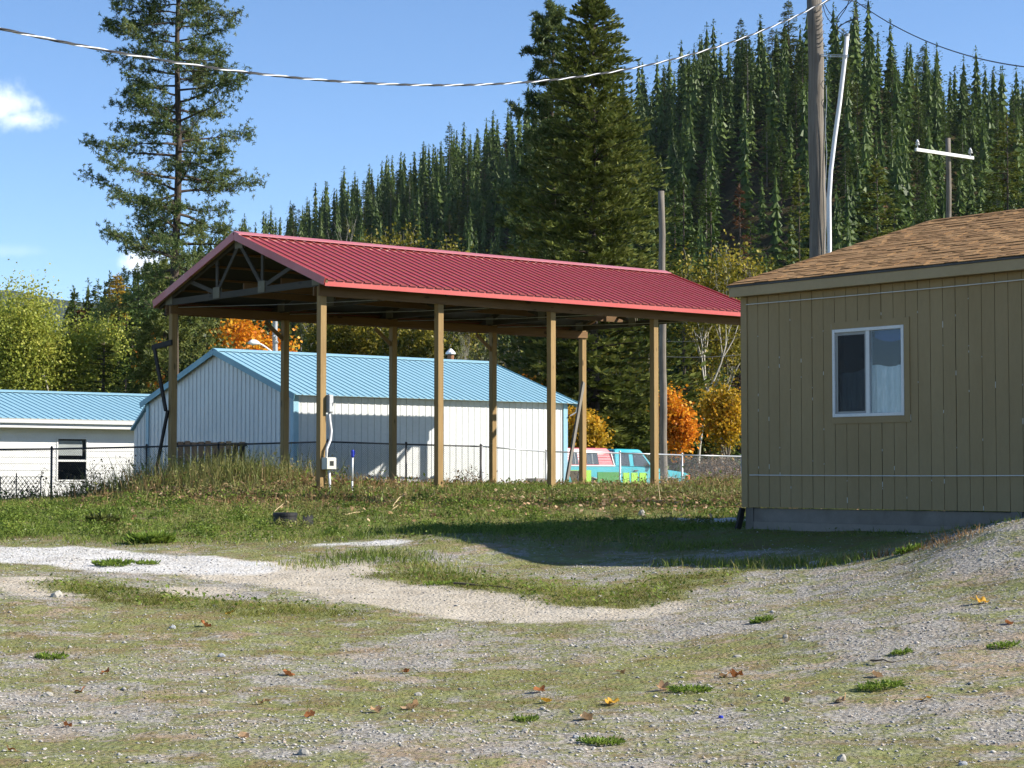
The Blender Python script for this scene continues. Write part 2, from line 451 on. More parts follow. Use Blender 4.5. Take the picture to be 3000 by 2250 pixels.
M['understory'] = foliage('understory_leaves', [(0, (0.032, 0.046, 0.013)), (0.4, (0.082, 0.101, 0.024)), (0.75, (0.162, 0.170, 0.041)), (1, (0.276, 0.235, 0.056))], 0.25, 0.4, 0.3)
M['grass'] = foliage('short_grass', [(0, (0.070, 0.098, 0.020)), (0.35, (0.120, 0.175, 0.030)), (0.62, (0.180, 0.225, 0.044)), (0.82, (0.28, 0.26, 0.085)), (1, (0.40, 0.33, 0.15))], 0.32, 0.5, 0.0)
M['moss'] = foliage('low_green_growth', [(0, (0.108, 0.088, 0.030)), (0.4, (0.154, 0.163, 0.034)), (0.7, (0.206, 0.219, 0.046)), (1, (0.319, 0.260, 0.090))], 0.3, 0.6, 0.0)
M['dry'] = foliage('dry_weed_stalks', [(0, (0.116, 0.065, 0.029)), (0.4, (0.231, 0.142, 0.063)), (0.75, (0.347, 0.231, 0.116)), (1, (0.473, 0.357, 0.200))], 0.25, 0.7, 0.0)
M['weed'] = foliage('leafy_weeds', [(0, (0.050, 0.080, 0.016)), (0.4, (0.115, 0.170, 0.028)), (0.8, (0.19, 0.250, 0.044)), (1, (0.28, 0.27, 0.07))], 0.34, 0.8, 0.0)
M['tuft'] = foliage('bright_green_tuft', [(0, (0.085, 0.135, 0.022)), (0.5, (0.165, 0.245, 0.036)), (1, (0.27, 0.33, 0.07))], 0.4, 3.0, 0.0)
M['brush'] = foliage('brown_brush', [(0, (0.075, 0.046, 0.025)), (0.5, (0.16, 0.10, 0.055)), (1, (0.28, 0.19, 0.11))], 0.15, 0.8, 0.0)
M['tallweed'] = foliage('olive_tall_weeds', [(0, (0.060, 0.072, 0.020)), (0.35, (0.125, 0.145, 0.038)), (0.7, (0.22, 0.21, 0.070)), (1, (0.36, 0.28, 0.13))], 0.3, 0.7, 0.0)
M['litter'] = foliage('dead_leaf', [(0, (0.22, 0.11, 0.05)), (0.5, (0.42, 0.27, 0.15)), (1, (0.58, 0.44, 0.29))], 0.25, 3.0, 0.0)
M['yellow_leaf'] = foliage('yellow_dead_leaf', [(0, (0.50, 0.26, 0.03)), (1, (0.60, 0.36, 0.06))], 0.25, 3.0, 0.0)
M['rust_leaf'] = foliage('rust_dead_leaf', [(0, (0.23, 0.085, 0.03)), (1, (0.36, 0.15, 0.06))], 0.25, 3.0, 0.0)
M['stone'] = surf('pale_stone', (0.36, 0.335, 0.285), (0.27, 0.26, 0.24), 9, 0.9, 0.3, 30)
M['stone_grey'] = surf('blue_grey_stone', (0.33, 0.345, 0.36), (0.25, 0.26, 0.275), 9, 0.85, 0.3, 30)

# ------------------------------------------------------------------ terrain
def P_h(px, D, h):      # control point: photograph column, distance ahead, height relative to the eye
    return ((px - 1500) / FPX * D, D, h)
_cp = [(-9, 1, -1.62), (0, 1, -1.6), (9, 1, -1.6), (-12, -14, -1.7), (12, -14, -1.6), (-30, 6, -1.6), (30, 6, -1.2)]
for px, D, h in [
    (0, 10.8, -1.60), (1500, 10.8, -1.60), (3000, 10.8, -1.57),
    (-400, 16, -1.50), (0, 16, -1.52), (700, 16, -1.545), (1500, 16, -1.54), (2300, 16, -1.45), (3000, 16, -1.18), (3500, 16, -1.05),
    (0, 20, -1.36), (700, 20, -1.38), (1500, 20, -1.36), (2300, 20, -1.20), (2700, 20, -0.86), (2900, 20.3, -0.51), (3000, 20, -0.46), (3400, 20, -0.38),
    (2600, 23.0, -0.85), (2800, 22.5, -0.66), (3000, 22.5, -0.50),
    (2182, 28.2, -0.76), (2500, 26.75, -0.73), (2750, 25.6, -0.715), (2900, 25.0, -0.60), (3000, 24.6, -0.53), (3400, 23.2, -0.45),
    (1625, 25.6, -1.08), (1933, 24.1, -1.06), (2295, 22.6, -0.99), (2500, 21.8, -0.92), (2700, 21.0, -0.75),
    (1350, 27.2, -0.82), (1480, 26.5, -0.90), (1190, 29.3, -0.80), (1848, 27.0, -0.92), (2145, 25.5, -0.95), (2500, 24.0, -0.85),
    (1374, 31.7, -0.84), (1700, 31.5, -0.82), (2050, 31.5, -0.80), (2300, 32, -0.75),
    (1300, 24.5, -1.16), (1000, 22.3, -1.27), (1500, 22.3, -1.23), (1100, 25.5, -1.08),
    (0, 24.5, -1.10), (300, 25, -1.09), (600, 25, -1.10), (-300, 23, -1.10), (40, 22, -1.20), (60, 20.8, -1.30),
    (0, 29, -0.86), (500, 29, -0.86), (900, 29.5, -0.90), (0, 34, -0.68), (500, 34, -0.66), (1000, 35, -0.62), (1400, 35, -0.62), (1900, 35.5, -0.60), (2200, 36, -0.6),
    (0, 43.5, -0.62), (152, 44.5, -0.61), (300, 42, -0.50), (500, 44.2, -0.38), (-400, 43, -0.65), (-400, 30, -0.86),
    (940, 39.7, -0.287), (1283, 41.5, -0.287), (1616, 43.3, -0.285), (1911, 45.3, -0.285), (2182, 47.3, -0.29), (2500, 46, -0.35),
    (700, 41, -0.32), (1280, 38.2, -0.42), (1620, 39.5, -0.40), (1950, 40.5, -0.38),
    (500, 46.5, -0.52), (860, 48.7, -0.40), (1410, 52.6, -0.42), (1642, 53.6, -0.57), (2172, 57.9, -0.64), (2600, 58, -0.6),
    (835, 46.2, -0.27), (1153, 48.1, -0.26), (1443, 50.1, -0.26), (1707, 52.0, -0.27),
    (860, 53, -0.36), (1655, 59, -0.75), (430, 59, -0.50), (1900, 61.5, -0.87), (2050, 64, -0.87), (1700, 64, -0.87), (2300, 66, -0.9),
    (0, 58, -0.80), (390, 61, -0.80), (-400, 58, -0.85), (3000, 40, -0.5), (3000, 60, -0.8),
    (0, 80, -1.0), (1500, 80, -1.0), (3000, 80, -1.0)]:
    _cp.append(P_h(px, D, h))
_cp = np.array(_cp)
def _kern(r): return np.sqrt(r * r + 0.25)
_d = np.hypot(_cp[:, None, 0] - _cp[None, :, 0], _cp[:, None, 1] - _cp[None, :, 1])
_n = len(_cp)
_A = np.zeros((_n + 1, _n + 1)); _A[:_n, :_n] = _kern(_d) - np.eye(_n) * 0.02; _A[:_n, _n] = 1; _A[_n, :_n] = 1
_w = np.linalg.solve(_A, np.append(_cp[:, 2], 0))

_lat = np.random.default_rng(3).random((256, 256))
def vnoise(x, y, f=1.0, seed=0):
    x = np.asarray(x) * f + seed * 17.3; y = np.asarray(y) * f + seed * 9.1
    xi = np.floor(x).astype(int); yi = np.floor(y).astype(int); u = x - xi; v = y - yi
    u = u * u * (3 - 2 * u); v = v * v * (3 - 2 * v)
    a = _lat[xi & 255, yi & 255]; b = _lat[(xi + 1) & 255, yi & 255]; c = _lat[xi & 255, (yi + 1) & 255]; d = _lat[(xi + 1) & 255, (yi + 1) & 255]
    return (a * (1 - u) + b * u) * (1 - v) + (c * (1 - u) + d * u) * v
def fbm(x, y, f=1.0, oct=4, seed=0):
    s = 0; a = 0.5; t = 0
    for i in range(oct):
        s = s + a * vnoise(x, y, f, seed + i); t += a; a *= 0.55; f *= 2.1
    return s / t

def ground_z(X, Y, rough=True):
    X = np.asarray(X, float); Y = np.asarray(Y, float); sh = X.shape
    xf, yf = X.ravel(), Y.ravel()
    out = np.empty(len(xf))
    for i in range(0, len(xf), 20000):
        r = np.hypot(xf[i:i + 20000, None] - _cp[None, :, 0], yf[i:i + 20000, None] - _cp[None, :, 1])
        out[i:i + 20000] = _kern(r) @ _w[:_n] + _w[_n]
    # beyond the yard the ground settles to the valley floor
    far = np.clip((np.hypot(xf, yf - 35) - 45) / 60, 0, 1); far = far * far * (3 - 2 * far)
    out = out * (1 - far) + (-1.2) * far
    out = np.clip(out, -2.2, 0.4)
    if rough:
        near = np.clip(1.2 - np.hypot(xf, yf - 25) / 60, 0, 1)
        out = out + near * (0.05 * (fbm(xf, yf, 0.9, 3, 1) - 0.5) + 0.05 * (fbm(xf, yf, 3.2, 3, 4) - 0.5))
        bank = np.clip((yf - 27) / 4, 0, 1) * np.clip((44 - yf) / 5, 0, 1)
        out = out + bank * 0.10 * (fbm(xf, yf, 1.3, 4, 8) - 0.5)
    return (out + EYE).reshape(sh)
def gz(x, y): return float(ground_z(np.array([x]), np.array([y]))[0])
def px_ground(px, py):
    """where the line of sight through a photograph pixel meets the ground"""
    D = np.linspace(6, 60, 1200)
    a = (px - 1500) / FPX; b = (1125 - py) / FPX
    dy = math.cos(PITCH) - b * math.sin(PITCH); dz = math.sin(PITCH) + b * math.cos(PITCH)
    X = a / dy * D; Z = dz / dy * D + EYE
    g = ground_z(X, D)
    hit = Z <= g
    k = np.argmax(hit) if hit.any() else int(np.argmin(np.abs(D - 39.0)))
    return float(X[k]), float(D[k]), float(g[k])

def seg_dist(X, Y, pts):
    d = np.full(np.shape(X), 1e9)
    for (ax, ay), (bx, by) in zip(pts[:-1], pts[1:]):
        L2 = (bx - ax) ** 2 + (by - ay) ** 2 + 1e-9
        t = np.clip(((X - ax) * (bx - ax) + (Y - ay) * (by - ay)) / L2, 0, 1)
        d = np.minimum(d, np.hypot(X - ax - t * (bx - ax), Y - ay - t * (by - ay)))
    return d
def pl(*pp): return [px_ground(x, y)[:2] for x, y in pp]
_sand1 = pl((520, 1660), (800, 1680), (1000, 1690), (1250, 1745), (1500, 1775), (1690, 1790))
_sand2 = pl((-60, 1700), (60, 1705), (160, 1735), (420, 1745), (560, 1735))
_white = pl((-80, 1620), (120, 1625), (330, 1640), (560, 1665))
_strip1 = pl((960, 1595), (1130, 1590)); _strip2 = pl((2060, 1524), (2200, 1526)); _strip3 = pl((1080, 1710), (1010, 1650))
_green1 = pl((230, 1720), (480, 1760), (800, 1790), (980, 1800)); _green2 = pl((1200, 1690), (1500, 1725), (1800, 1760), (2050, 1690))
_gravr = pl((2050, 1780), (2400, 1720), (2700, 1660), (3050, 1620)); _gravr2 = pl((2900, 1560), (3100, 1560)); _gravr3 = pl((2550, 1900), (3050, 1740))
def masks(X, Y):
    """what the ground is made of: r sand, g gravel (bare), b weedy bank, a white gravel"""
    w = 0.5 * (fbm(X, Y, 0.8, 3, 21) - 0.5) * 2
    def band(pts, r, soft=0.5): return np.clip((r + w * 0.6 - seg_dist(X, Y, pts)) / soft + 0.5, 0, 1)
    sand = np.maximum(band(_sand1, 1.05), band(_sand2, 0.45, 0.6))
    sand = np.maximum(sand, band(_strip3, 0.4, 0.4))
    white = np.maximum(band(_white, 1.0, 0.6), np.maximum(band(_strip1, 0.3, 0.5), band(_strip2, 0.5, 0.6)))
    gr = np.clip(band(_gravr, 0.9, 1.6) * 0.75 + band(_gravr2, 1.0, 0.8) + band(_gravr3, 0.4, 1.0) * 0.45, 0, 1)
    gr = np.maximum(gr, 0.8 * np.clip((fbm(X, Y, 0.55, 4, 31) - 0.52) / 0.10, 0, 1) * np.clip((27 - Y) / 2, 0, 1))
    bank = np.clip((Y + 0.12 * X - 26.1 + w * 1.2) / 1.5, 0, 1)
    gn = np.maximum(band(_green1, 0.42, 0.5), band(_green2, 0.42, 0.6))
    sand = np.clip(sand - gn * 0.9, 0, 1); gr = np.clip(gr - gn, 0, 1)
    bank = np.clip(bank - white - sand, 0, 1)
    # dark topsoil and weeds along the tan house footing
    hx, hy = (X - 3.31) * CU + (Y - 28.2) * SU, -(X - 3.31) * SU + (Y - 28.2) * CU
    foot = np.clip((hx + 2.6 + 1.2 * w) / 0.5, 0, 1) * np.clip((hy + 4.6 + 0.3 * w) / 0.6, 0, 1) * (hx < 9)
    gr = gr * (1 - foot); bank = np.maximum(bank, foot * (1 - white))
    return np.stack([sand, gr, np.clip(bank + 0.0 * gn, 0, 1), white], -1), gn

def axis(fine0, fine1, step, lo, hi, grow=1.16):
    a = list(np.arange(fine0, fine1, step)); s = step
    while a[-1] < hi: s *= grow; a.append(a[-1] + s)
    s = step
    while a[0] > lo: s *= grow; a.insert(0, a[0] - s)
    return np.array(a)
gx = axis(-12.5, 12.5, 0.125, -3500, 3500); gy = axis(9.5, 45, 0.125, -400, 9000)
GX, GY = np.meshgrid(gx, gy)
GZ = ground_z(GX, GY)
nx, ny = len(gx), len(gy)
idx = np.arange(nx * ny).reshape(ny, nx)
gq = np.stack([idx[:-1, :-1], idx[:-1, 1:], idx[1:, 1:], idx[1:, :-1]], -1).reshape(-1, 4)
gme = npmesh('ground', np.stack([GX, GY, GZ], -1).reshape(-1, 3), gq, True)
mk, gn_ = masks(GX.ravel(), GY.ravel())
ca = gme.color_attributes.new('cover', 'FLOAT_COLOR', 'POINT')
ca.data.foreach_set('color', mk.astype(np.float32).ravel())
ca2 = gme.attributes.new('verdant', 'FLOAT', 'POINT'); ca2.data.foreach_set('value', gn_.astype(np.float32).ravel())

def ground_mat():
    t = NT('yard_ground'); p = t.pos()
    cov = t.attr('cover'); sp = t.n.new('ShaderNodeSeparateColor'); t.l.new(cov.outputs['Color'], sp.inputs[0])
    edge = t.math('MULTIPLY', t.math('SUBTRACT', t.noise(p, 4.0, 8, 0.72), 0.5), 1.3)
    sand, grav, bank, white = [t.math('ADD', q_, t.math('MULTIPLY', edge, t.range(q_, 0.02, 0.3))) for q_ in (sp.outputs[0], sp.outputs[1], sp.outputs[2], cov.outputs['Alpha'])]
    verd = t.attr('verdant').outputs['Fac']
    # pebbly gravel
    v1 = t.voronoi(p, 26); v2 = t.voronoi(p, 60)
    peb = t.ramp(v1.outputs['Color'], [(0, (0.175, 0.163, 0.145)), (0.35, (0.310, 0.292, 0.262)), (0.7, (0.415, 0.394, 0.355)), (1, (0.56, 0.540, 0.49))])
    peb2 = t.ramp(v2.outputs['Color'], [(0, (0.22, 0.205, 0.18)), (0.6, (0.37, 0.345, 0.31)), (1, (0.50, 0.475, 0.44))])
    gcol = t.mix(0.5, peb, peb2)
    gcol = t.mix(t.range(v1.outputs['Distance'], 0.35, 0.62, 0, 0.45), gcol, (0.15, 0.125, 0.095))
    # dirt between
    dn = t.noise(p, 1.7, 8, 0.7)
    dirt = t.ramp(dn, [(0.25, (0.215, 0.150, 0.095)), (0.5, (0.31, 0.235, 0.160)), (0.75, (0.40, 0.32, 0.235))])
    n1 = t.noise(p, 1.5, 9, 0.72)
    base = t.mix(t.range(n1, 0.42, 0.54), dirt, gcol)
    base = t.mix(t.math('MULTIPLY', grav, 0.8), base, gcol)
    # thin moss and low growth in drifting patches
    gm = t.math('ADD', t.math('MULTIPLY', t.noise(p, 0.5, 6, 0.65, 0.25), 0.45), t.math('MULTIPLY', t.noise(p, 1.9, 9, 0.72, 0.3), 0.55)); gf = t.noise(p, 9.0, 5, 0.7)
    mossy = t.math('ADD', t.range(gm, 0.44, 0.515, 0.04, 0.88), t.range(gf, 0.38, 0.64, -0.26, 0.42))
    mossy = t.math('SUBTRACT', mossy, t.math('MULTIPLY', grav, 0.38))
    mossy = t.math('ADD', mossy, t.math('MULTIPLY', verd, 0.7))
    cm = t.n.new('ShaderNodeClamp'); t.l.new(mossy, cm.inputs[0]); cm.inputs['Max'].default_value = 0.86
    gtone = t.ramp(t.noise(p, 2.6, 8, 0.74), [(0.28, (0.105, 0.066, 0.032)), (0.42, (0.185, 0.145, 0.055)), (0.52, (0.155, 0.175, 0.044)), (0.70, (0.290, 0.290, 0.105))])
    base = t.mix(cm.outputs[0], base, gtone)
    # weedy bank soil
    bt = t.ramp(t.noise(p, 1.5, 8, 0.7), [(0.25, (0.115, 0.070, 0.040)), (0.45, (0.150, 0.130, 0.050)), (0.6, (0.120, 0.155, 0.038)), (0.8, (0.27, 0.205, 0.12))])
    base = t.mix(t.math('MULTIPLY', bank, t.range(gf, 0.2, 0.5, 0.75, 1.0)), base, bt)
    # sand and white gravel
    sn = t.noise(p, 2.3, 9, 0.72)
    scol = t.ramp(sn, [(0.25, (0.33, 0.275, 0.205)), (0.5, (0.45, 0.395, 0.315)), (0.75, (0.56, 0.505, 0.42))])
    scol = t.mix(t.range(v1.outputs['Distance'], 0.0, 0.30, 0.75, 0.0), scol, peb)
    base = t.mix(t.math('MULTIPLY', t.range(sand, 0.25, 0.7), t.range(gf, 0.24, 0.42, 0.45, 1)), base, scol)
    wcol = t.ramp(t.noise(p, 2.6, 8, 0.7), [(0.25, (0.42, 0.38, 0.32)), (0.5, (0.60, 0.585, 0.56)), (0.75, (0.74, 0.735, 0.72))])
    wcol = t.mix(0.25, wcol, peb2)
    base = t.mix(t.math('MULTIPLY', t.range(white, 0.25, 0.7), t.range(gf, 0.24, 0.45, 0.4, 1)), base, wcol)
    t.base(base); t.rough(0.95); t.bsdf.inputs['Specular IOR Level'].default_value = 0.12
    b1 = t.bump(v1.outputs['Distance'], 0.7, -0.02)
    b2 = t.bump(t.noise(p, 14, 7, 0.7), 0.8, 0.04, b1)
    t.normal(b2)
    return t.m
tag(link('ground', gme, ground_mat()), kind='structure')

# ------------------------------------------------------------------ hills
_q = np.array([-900, 100, 300, 560, 700, 950, 1300, 1600, 1900, 2200, 2600, 3000, 4000])
_dr = np.array([430, 330, 330, 430, 520, 520, 480, 440, 400, 370, 350, 370, 420])
_sq = np.array([-900, 100, 250, 420, 560, 700, 850, 1000, 1200, 1400, 1550, 1900, 2050, 2200, 2350, 2600, 2700, 2800, 3000, 4000])
_sy = np.array([900, 880, 850, 790, 660, 640, 590, 510, 425, 335, 265, 190, 95, 45, 20, 25, 90, 165, 190, 250])
HT = 12.5
def hill_z(X, Y):
    D = np.maximum(Y, 1.0); q = 1500 + FPX * X / D
    dr = np.interp(q, _q, _dr); sy = np.interp(q, _sq, _sy)
    hr = np.maximum((1395 - sy - FPX * HT / dr) / FPX * dr, 4) + EYE
    db = dr * 0.50
    t = np.clip((D - db) / (dr - db), 0, 1)
    up = hr * (t ** 1.15)
    back = np.clip((D - dr) / (dr * 1.2), 0, 1)
    return -0.9 + up * (1 - 0.75 * back * back) + 2.5 * (fbm(X, Y, 0.018, 4, 5) - 0.5) * np.clip(t * 4, 0, 1)
hqx = np.linspace(-1100, 4200, 170); hqd = np.concatenate([np.linspace(120, 560, 90), np.linspace(580, 1200, 20)])
HQ, HD = np.meshgrid(hqx, hqd)
HX = (HQ - 1500) / FPX * HD
HZ = hill_z(HX, HD) - 1.2 * (HD < 140)
hi = np.arange(HQ.size).reshape(HQ.shape)
hq = np.stack([hi[:-1, :-1], hi[:-1, 1:], hi[1:, 1:], hi[1:, :-1]], -1).reshape(-1, 4)
hme = npmesh('hill', np.stack([HX, HD, HZ], -1).reshape(-1, 3), hq, True)
def hill_mat():
    t = NT('forest_floor'); p = t.pos()
    n = t.noise(p, 0.09, 8, 0.7); m = t.noise(p, 0.6, 6, 0.7)
    c = t.ramp(n, [(0.3, (0.030, 0.026, 0.014)), (0.5, (0.050, 0.040, 0.020)), (0.62, (0.12, 0.075, 0.038)), (0.75, (0.040, 0.048, 0.018))])
    c = t.mix(t.range(m, 0.4, 0.7, 0, 0.6), c, (0.045, 0.040, 0.020))
    t.base(c); t.rough(1.0); t.bsdf.inputs['Specular IOR Level'].default_value = 0.05
    t.normal(t.bump(m, 1.0, 0.8))
    return t.m
tag(link('hill', hme, hill_mat()), kind='structure')
# distant wooded ridge at the far left
fx = np.linspace(-3200, 1200, 160)
fq = 1500 + FPX * fx / 5200
fy = np.interp(fq, [-2500, -200, 40, 150, 300, 600, 3000], [820, 838, 848, 872, 890, 910, 960]) + 3 * (fbm(fx, fx * 0, 0.02, 3, 2) - .5)
ftop = (1395 - fy) / FPX * 5200
FV = []
for k in range(8):
    u = k / 7
    FV.append(np.stack([fx, 5200 - 1600 * (1 - u) + 40 * (fbm(fx, fx * 0 + k, .01, 3, 9) - .5), -5 + (ftop + 5) * u ** 1.1], -1))
FV.append(np.stack([fx, np.full_like(fx, 6400), np.full_like(fx, -5)], -1))
FV = np.concatenate(FV); fi = np.arange(9 * 160).reshape(9, 160)
ff = np.stack([fi[:-1, :-1], fi[:-1, 1:], fi[1:, 1:], fi[1:, :-1]], -1).reshape(-1, 4)
def far_mat():
    t = NT('distant_woods'); p = t.pos()
    n = t.noise(t.mapping(p, (1, 1, 0.4)), 0.05, 6, 0.7)
    t.base(t.ramp(n, [(0.35, (0.018, 0.03, 0.016)), (0.65, (0.05, 0.07, 0.035))])); t.rough(1.0)
    t.bsdf.inputs['Specular IOR Level'].default_value = 0.0
    t.normal(t.bump(n, 1.0, 8.0))
    return t.m
tag(link('far_hill', npmesh('far_hill', FV, ff, True), far_mat()), kind='structure')

# ------------------------------------------------------------------ ribbed sheet metal
def rib_profile(x0, x1, pitch, rh=0.02, rw=0.05):
    """(x, height) points of a ribbed steel sheet, one rib at the start of every pitch"""
    pts = []; n = max(1, round((x1 - x0) / pitch)); p = (x1 - x0) / n
    for k in range(n):
        a = x0 + k * p
        pts += [(a, 0), (a + 0.008, rh), (a + rw - 0.008, rh), (a + rw, 0)]
    pts.append((x1, 0)); return pts
def sheet(name, prof, fa, fb, mat, parent, thick=None, loc=None):
    """sheet between the lines fa(x, off) and fb(x, off)"""
    v = [fa(x, h) for x, h in prof] + [fb(x, h) for x, h in prof]; n = len(prof)
    f = [(i, i + 1, n + i + 1, n + i) for i in range(n - 1)]
    return MB().add(v, f).build(name, mat, parent, loc)

# ------------------------------------------------------------------ pavilion (open pole building)
PO = PX(940, 1437, 39.7)
pav = empty('pole_pavilion', PO, ROT, 'open pole pavilion with ribbed red metal roof on tall timber posts', 'pavilion')
PXS = [0.0, 2.97, 6.09, 9.22, 12.26]; PW = 5.9; YR = PW / 2
ZE, ZR = 4.20, 5.425                  # roof deck height at the eave edge and at the ridge
YE = -0.47; X0, X1 = -0.235, 12.44
SL = (ZR - ZE) / (YR - YE)
def roof_z(y): return ZR - abs(y - YR) * SL
for x in PXS:
    for y in (0, PW):
        zb = -0.9
        MB().bar((x, y, zb), (x, y, roof_z(y) - 0.16), 0.145, 0.145, up=(0, 1, 0), ch=0.006).build('post', M['post'], pav)
nsh = 14; sw = (X1 - X0) / nsh
for side in (0, 1):
    yo = YE if side == 0 else PW - YE
    prof = rib_profile(0, sw, sw / 4, 0.024, 0.045)
    first = None
    ye2 = yo + (-0.03 if side == 0 else 0.03)
    sgn = 1
    for k in range(nsh):
        if first is None:
            # double skin so the sheet has an underside with its own edge
            pr = prof; n = len(pr)
            v = []
            for dz in (0.0, -0.006):
                v += [(x, ye2, roof_z(ye2) + h + dz) for x, h in pr]
                v += [(x, YR, ZR + h + dz) for x, h in pr]
            f = [(i, i + 1, n + i + 1, n + i) for i in range(n - 1)] + [(2 * n + i, 3 * n + i, 3 * n + i + 1, 2 * n + i + 1) for i in range(n - 1)]
            f += [(i, 2 * n + i, 2 * n + i + 1, i + 1) for i in range(n - 1)]
            first = MB().add(v, f).build('roof_panel', M['red_metal'], pav, (X0, 0, 0))
        else:
            copy_obj(first, pav, (X0 + k * sw, 0, 0))
# black lining under the sheets
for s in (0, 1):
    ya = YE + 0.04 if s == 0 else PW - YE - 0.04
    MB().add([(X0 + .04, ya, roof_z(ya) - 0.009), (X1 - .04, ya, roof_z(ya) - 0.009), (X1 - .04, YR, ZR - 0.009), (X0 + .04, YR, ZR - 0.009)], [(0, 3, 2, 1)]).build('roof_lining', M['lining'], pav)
# ridge cap, eave and rake trim
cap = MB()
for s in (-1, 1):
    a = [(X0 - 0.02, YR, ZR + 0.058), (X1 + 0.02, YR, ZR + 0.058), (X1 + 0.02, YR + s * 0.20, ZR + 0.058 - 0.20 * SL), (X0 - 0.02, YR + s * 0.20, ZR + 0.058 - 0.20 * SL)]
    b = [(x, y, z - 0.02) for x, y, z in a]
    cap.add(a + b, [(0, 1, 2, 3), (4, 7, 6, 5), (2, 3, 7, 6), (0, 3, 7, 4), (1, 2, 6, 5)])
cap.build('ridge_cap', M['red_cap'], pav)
for y, d in ((YE, -1), (PW - YE, 1)):
    MB().box(X0 - 0.005, X1 + 0.005, min(y + d * 0.0, y - d * 0.02), max(y, y - d * 0.02), ZE - 0.135, ZE - 0.01).build('eave_fascia', M['red_trim'], pav)
    MB().box(X0 + 0.03, X1 - 0.03, y - d * 0.025 - 0.02, y - d * 0.025 + 0.02, ZE - 0.13, ZE - 0.03).build('eave_board', M['beam_x'], pav)
for x, d in ((X0, -1), (X1, 1)):
    for ya in (YE, PW - YE):
        MB().bar((x + d * 0.012, ya, roof_z(ya) - 0.045), (x + d * 0.012, YR, ZR - 0.045), 0.025, 0.16).build('rake_trim', M['red_trim'], pav)
        MB().bar((x - d * 0.03, ya, roof_z(ya) - 0.075), (x - d * 0.03, YR, ZR - 0.075), 0.05, 0.12).build('rake_board', M['beam_y'], pav)
# purlins carried on the trusses
for side in (0, 1):
    for k in range(6):
        y = YE + 0.10 + k * 0.62
        yy = y if side == 0 else PW - y
        MB().box(X0 + 0.05, X1 - 0.05, yy - 0.045, yy + 0.045, roof_z(yy) - 0.052, roof_z(yy) - 0.010).build('purlin', M['beam_x'], pav)
# trusses
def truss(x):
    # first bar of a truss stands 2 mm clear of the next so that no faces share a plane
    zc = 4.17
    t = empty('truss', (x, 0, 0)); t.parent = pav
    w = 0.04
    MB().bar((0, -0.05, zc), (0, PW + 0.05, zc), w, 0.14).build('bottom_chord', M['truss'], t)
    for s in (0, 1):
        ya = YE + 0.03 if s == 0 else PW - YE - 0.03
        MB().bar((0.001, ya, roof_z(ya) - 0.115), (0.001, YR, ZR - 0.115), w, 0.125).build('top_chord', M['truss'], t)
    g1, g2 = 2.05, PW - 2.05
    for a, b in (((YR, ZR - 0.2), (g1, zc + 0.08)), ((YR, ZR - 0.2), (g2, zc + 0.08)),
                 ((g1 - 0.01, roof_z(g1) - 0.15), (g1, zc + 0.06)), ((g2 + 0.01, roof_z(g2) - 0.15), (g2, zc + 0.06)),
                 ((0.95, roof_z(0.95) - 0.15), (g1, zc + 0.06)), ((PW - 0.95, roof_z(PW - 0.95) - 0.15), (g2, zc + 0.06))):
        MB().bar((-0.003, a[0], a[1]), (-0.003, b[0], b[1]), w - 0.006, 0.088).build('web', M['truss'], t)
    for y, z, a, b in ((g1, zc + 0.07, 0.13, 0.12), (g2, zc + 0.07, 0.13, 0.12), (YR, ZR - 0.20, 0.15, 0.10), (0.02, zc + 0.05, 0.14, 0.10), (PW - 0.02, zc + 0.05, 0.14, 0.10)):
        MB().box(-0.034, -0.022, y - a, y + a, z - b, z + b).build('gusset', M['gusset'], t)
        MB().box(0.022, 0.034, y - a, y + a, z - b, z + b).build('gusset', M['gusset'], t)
    return t
for x in PXS: truss(x - 0.10)
# side girders, girts and wire bracing
for y in (0, PW):
    d = -1 if y == 0 else 1
    MB().box(X0 + 0.1, X1 - 0.1, y + d * 0.078, y + d * 0.118, 3.90, 4.115).build('side_girder', M['beam_x'], pav)
    MB().box(X0 + 0.1, X1 - 0.1, y - d * 0.118, y - d * 0.078, 3.915, 4.085).build('side_girder', M['beam_x'], pav)
for yy in (1.5, 2.95, 4.4):
    MB().box(0.0, 12.3, yy - 0.02, yy + 0.02, 4.245, 4.385).build('ceiling_girt', M['beam_x'], pav)
for k in range(4):
    xa, xb = PXS[k], PXS[k + 1]
    MB().tube([(xa + .05, PW - .1, 4.06), ((xa + xb) / 2, YR, 4.03), (xb - .05, .1, 4.06)], 0.008, 6).build('brace_rod', M['steel'], pav)
for k in (1, 2, 3):
    MB().bar((PXS[k] - 0.55, PW, 3.86), (PXS[k] - 0.02, PW, 3.45), 0.04, 0.09).build('knee_brace', M['beam_y'], pav)
for i, (x, y0, y1) in enumerate(((11.2, 2.1, 2.45), (11.2, 2.75, 3.1), (11.2, 3.3, 3.45))):
    MB().box(x, x + 0.34, y0, y1, 4.395, 4.43).build('loose_board', M['lumber_new'], pav)
MB().bar((12.20, -0.10, 3.98), (12.62, -0.42, 3.96), 0.16, 0.04).build('outrigger_board', M['lumber_new'], pav)
MB().bar((11.9, PW - .6, 4.36), (12.42, PW - 1.5, 4.36), 0.20, 0.04).build('outrigger_board', M['lumber_new'], pav)
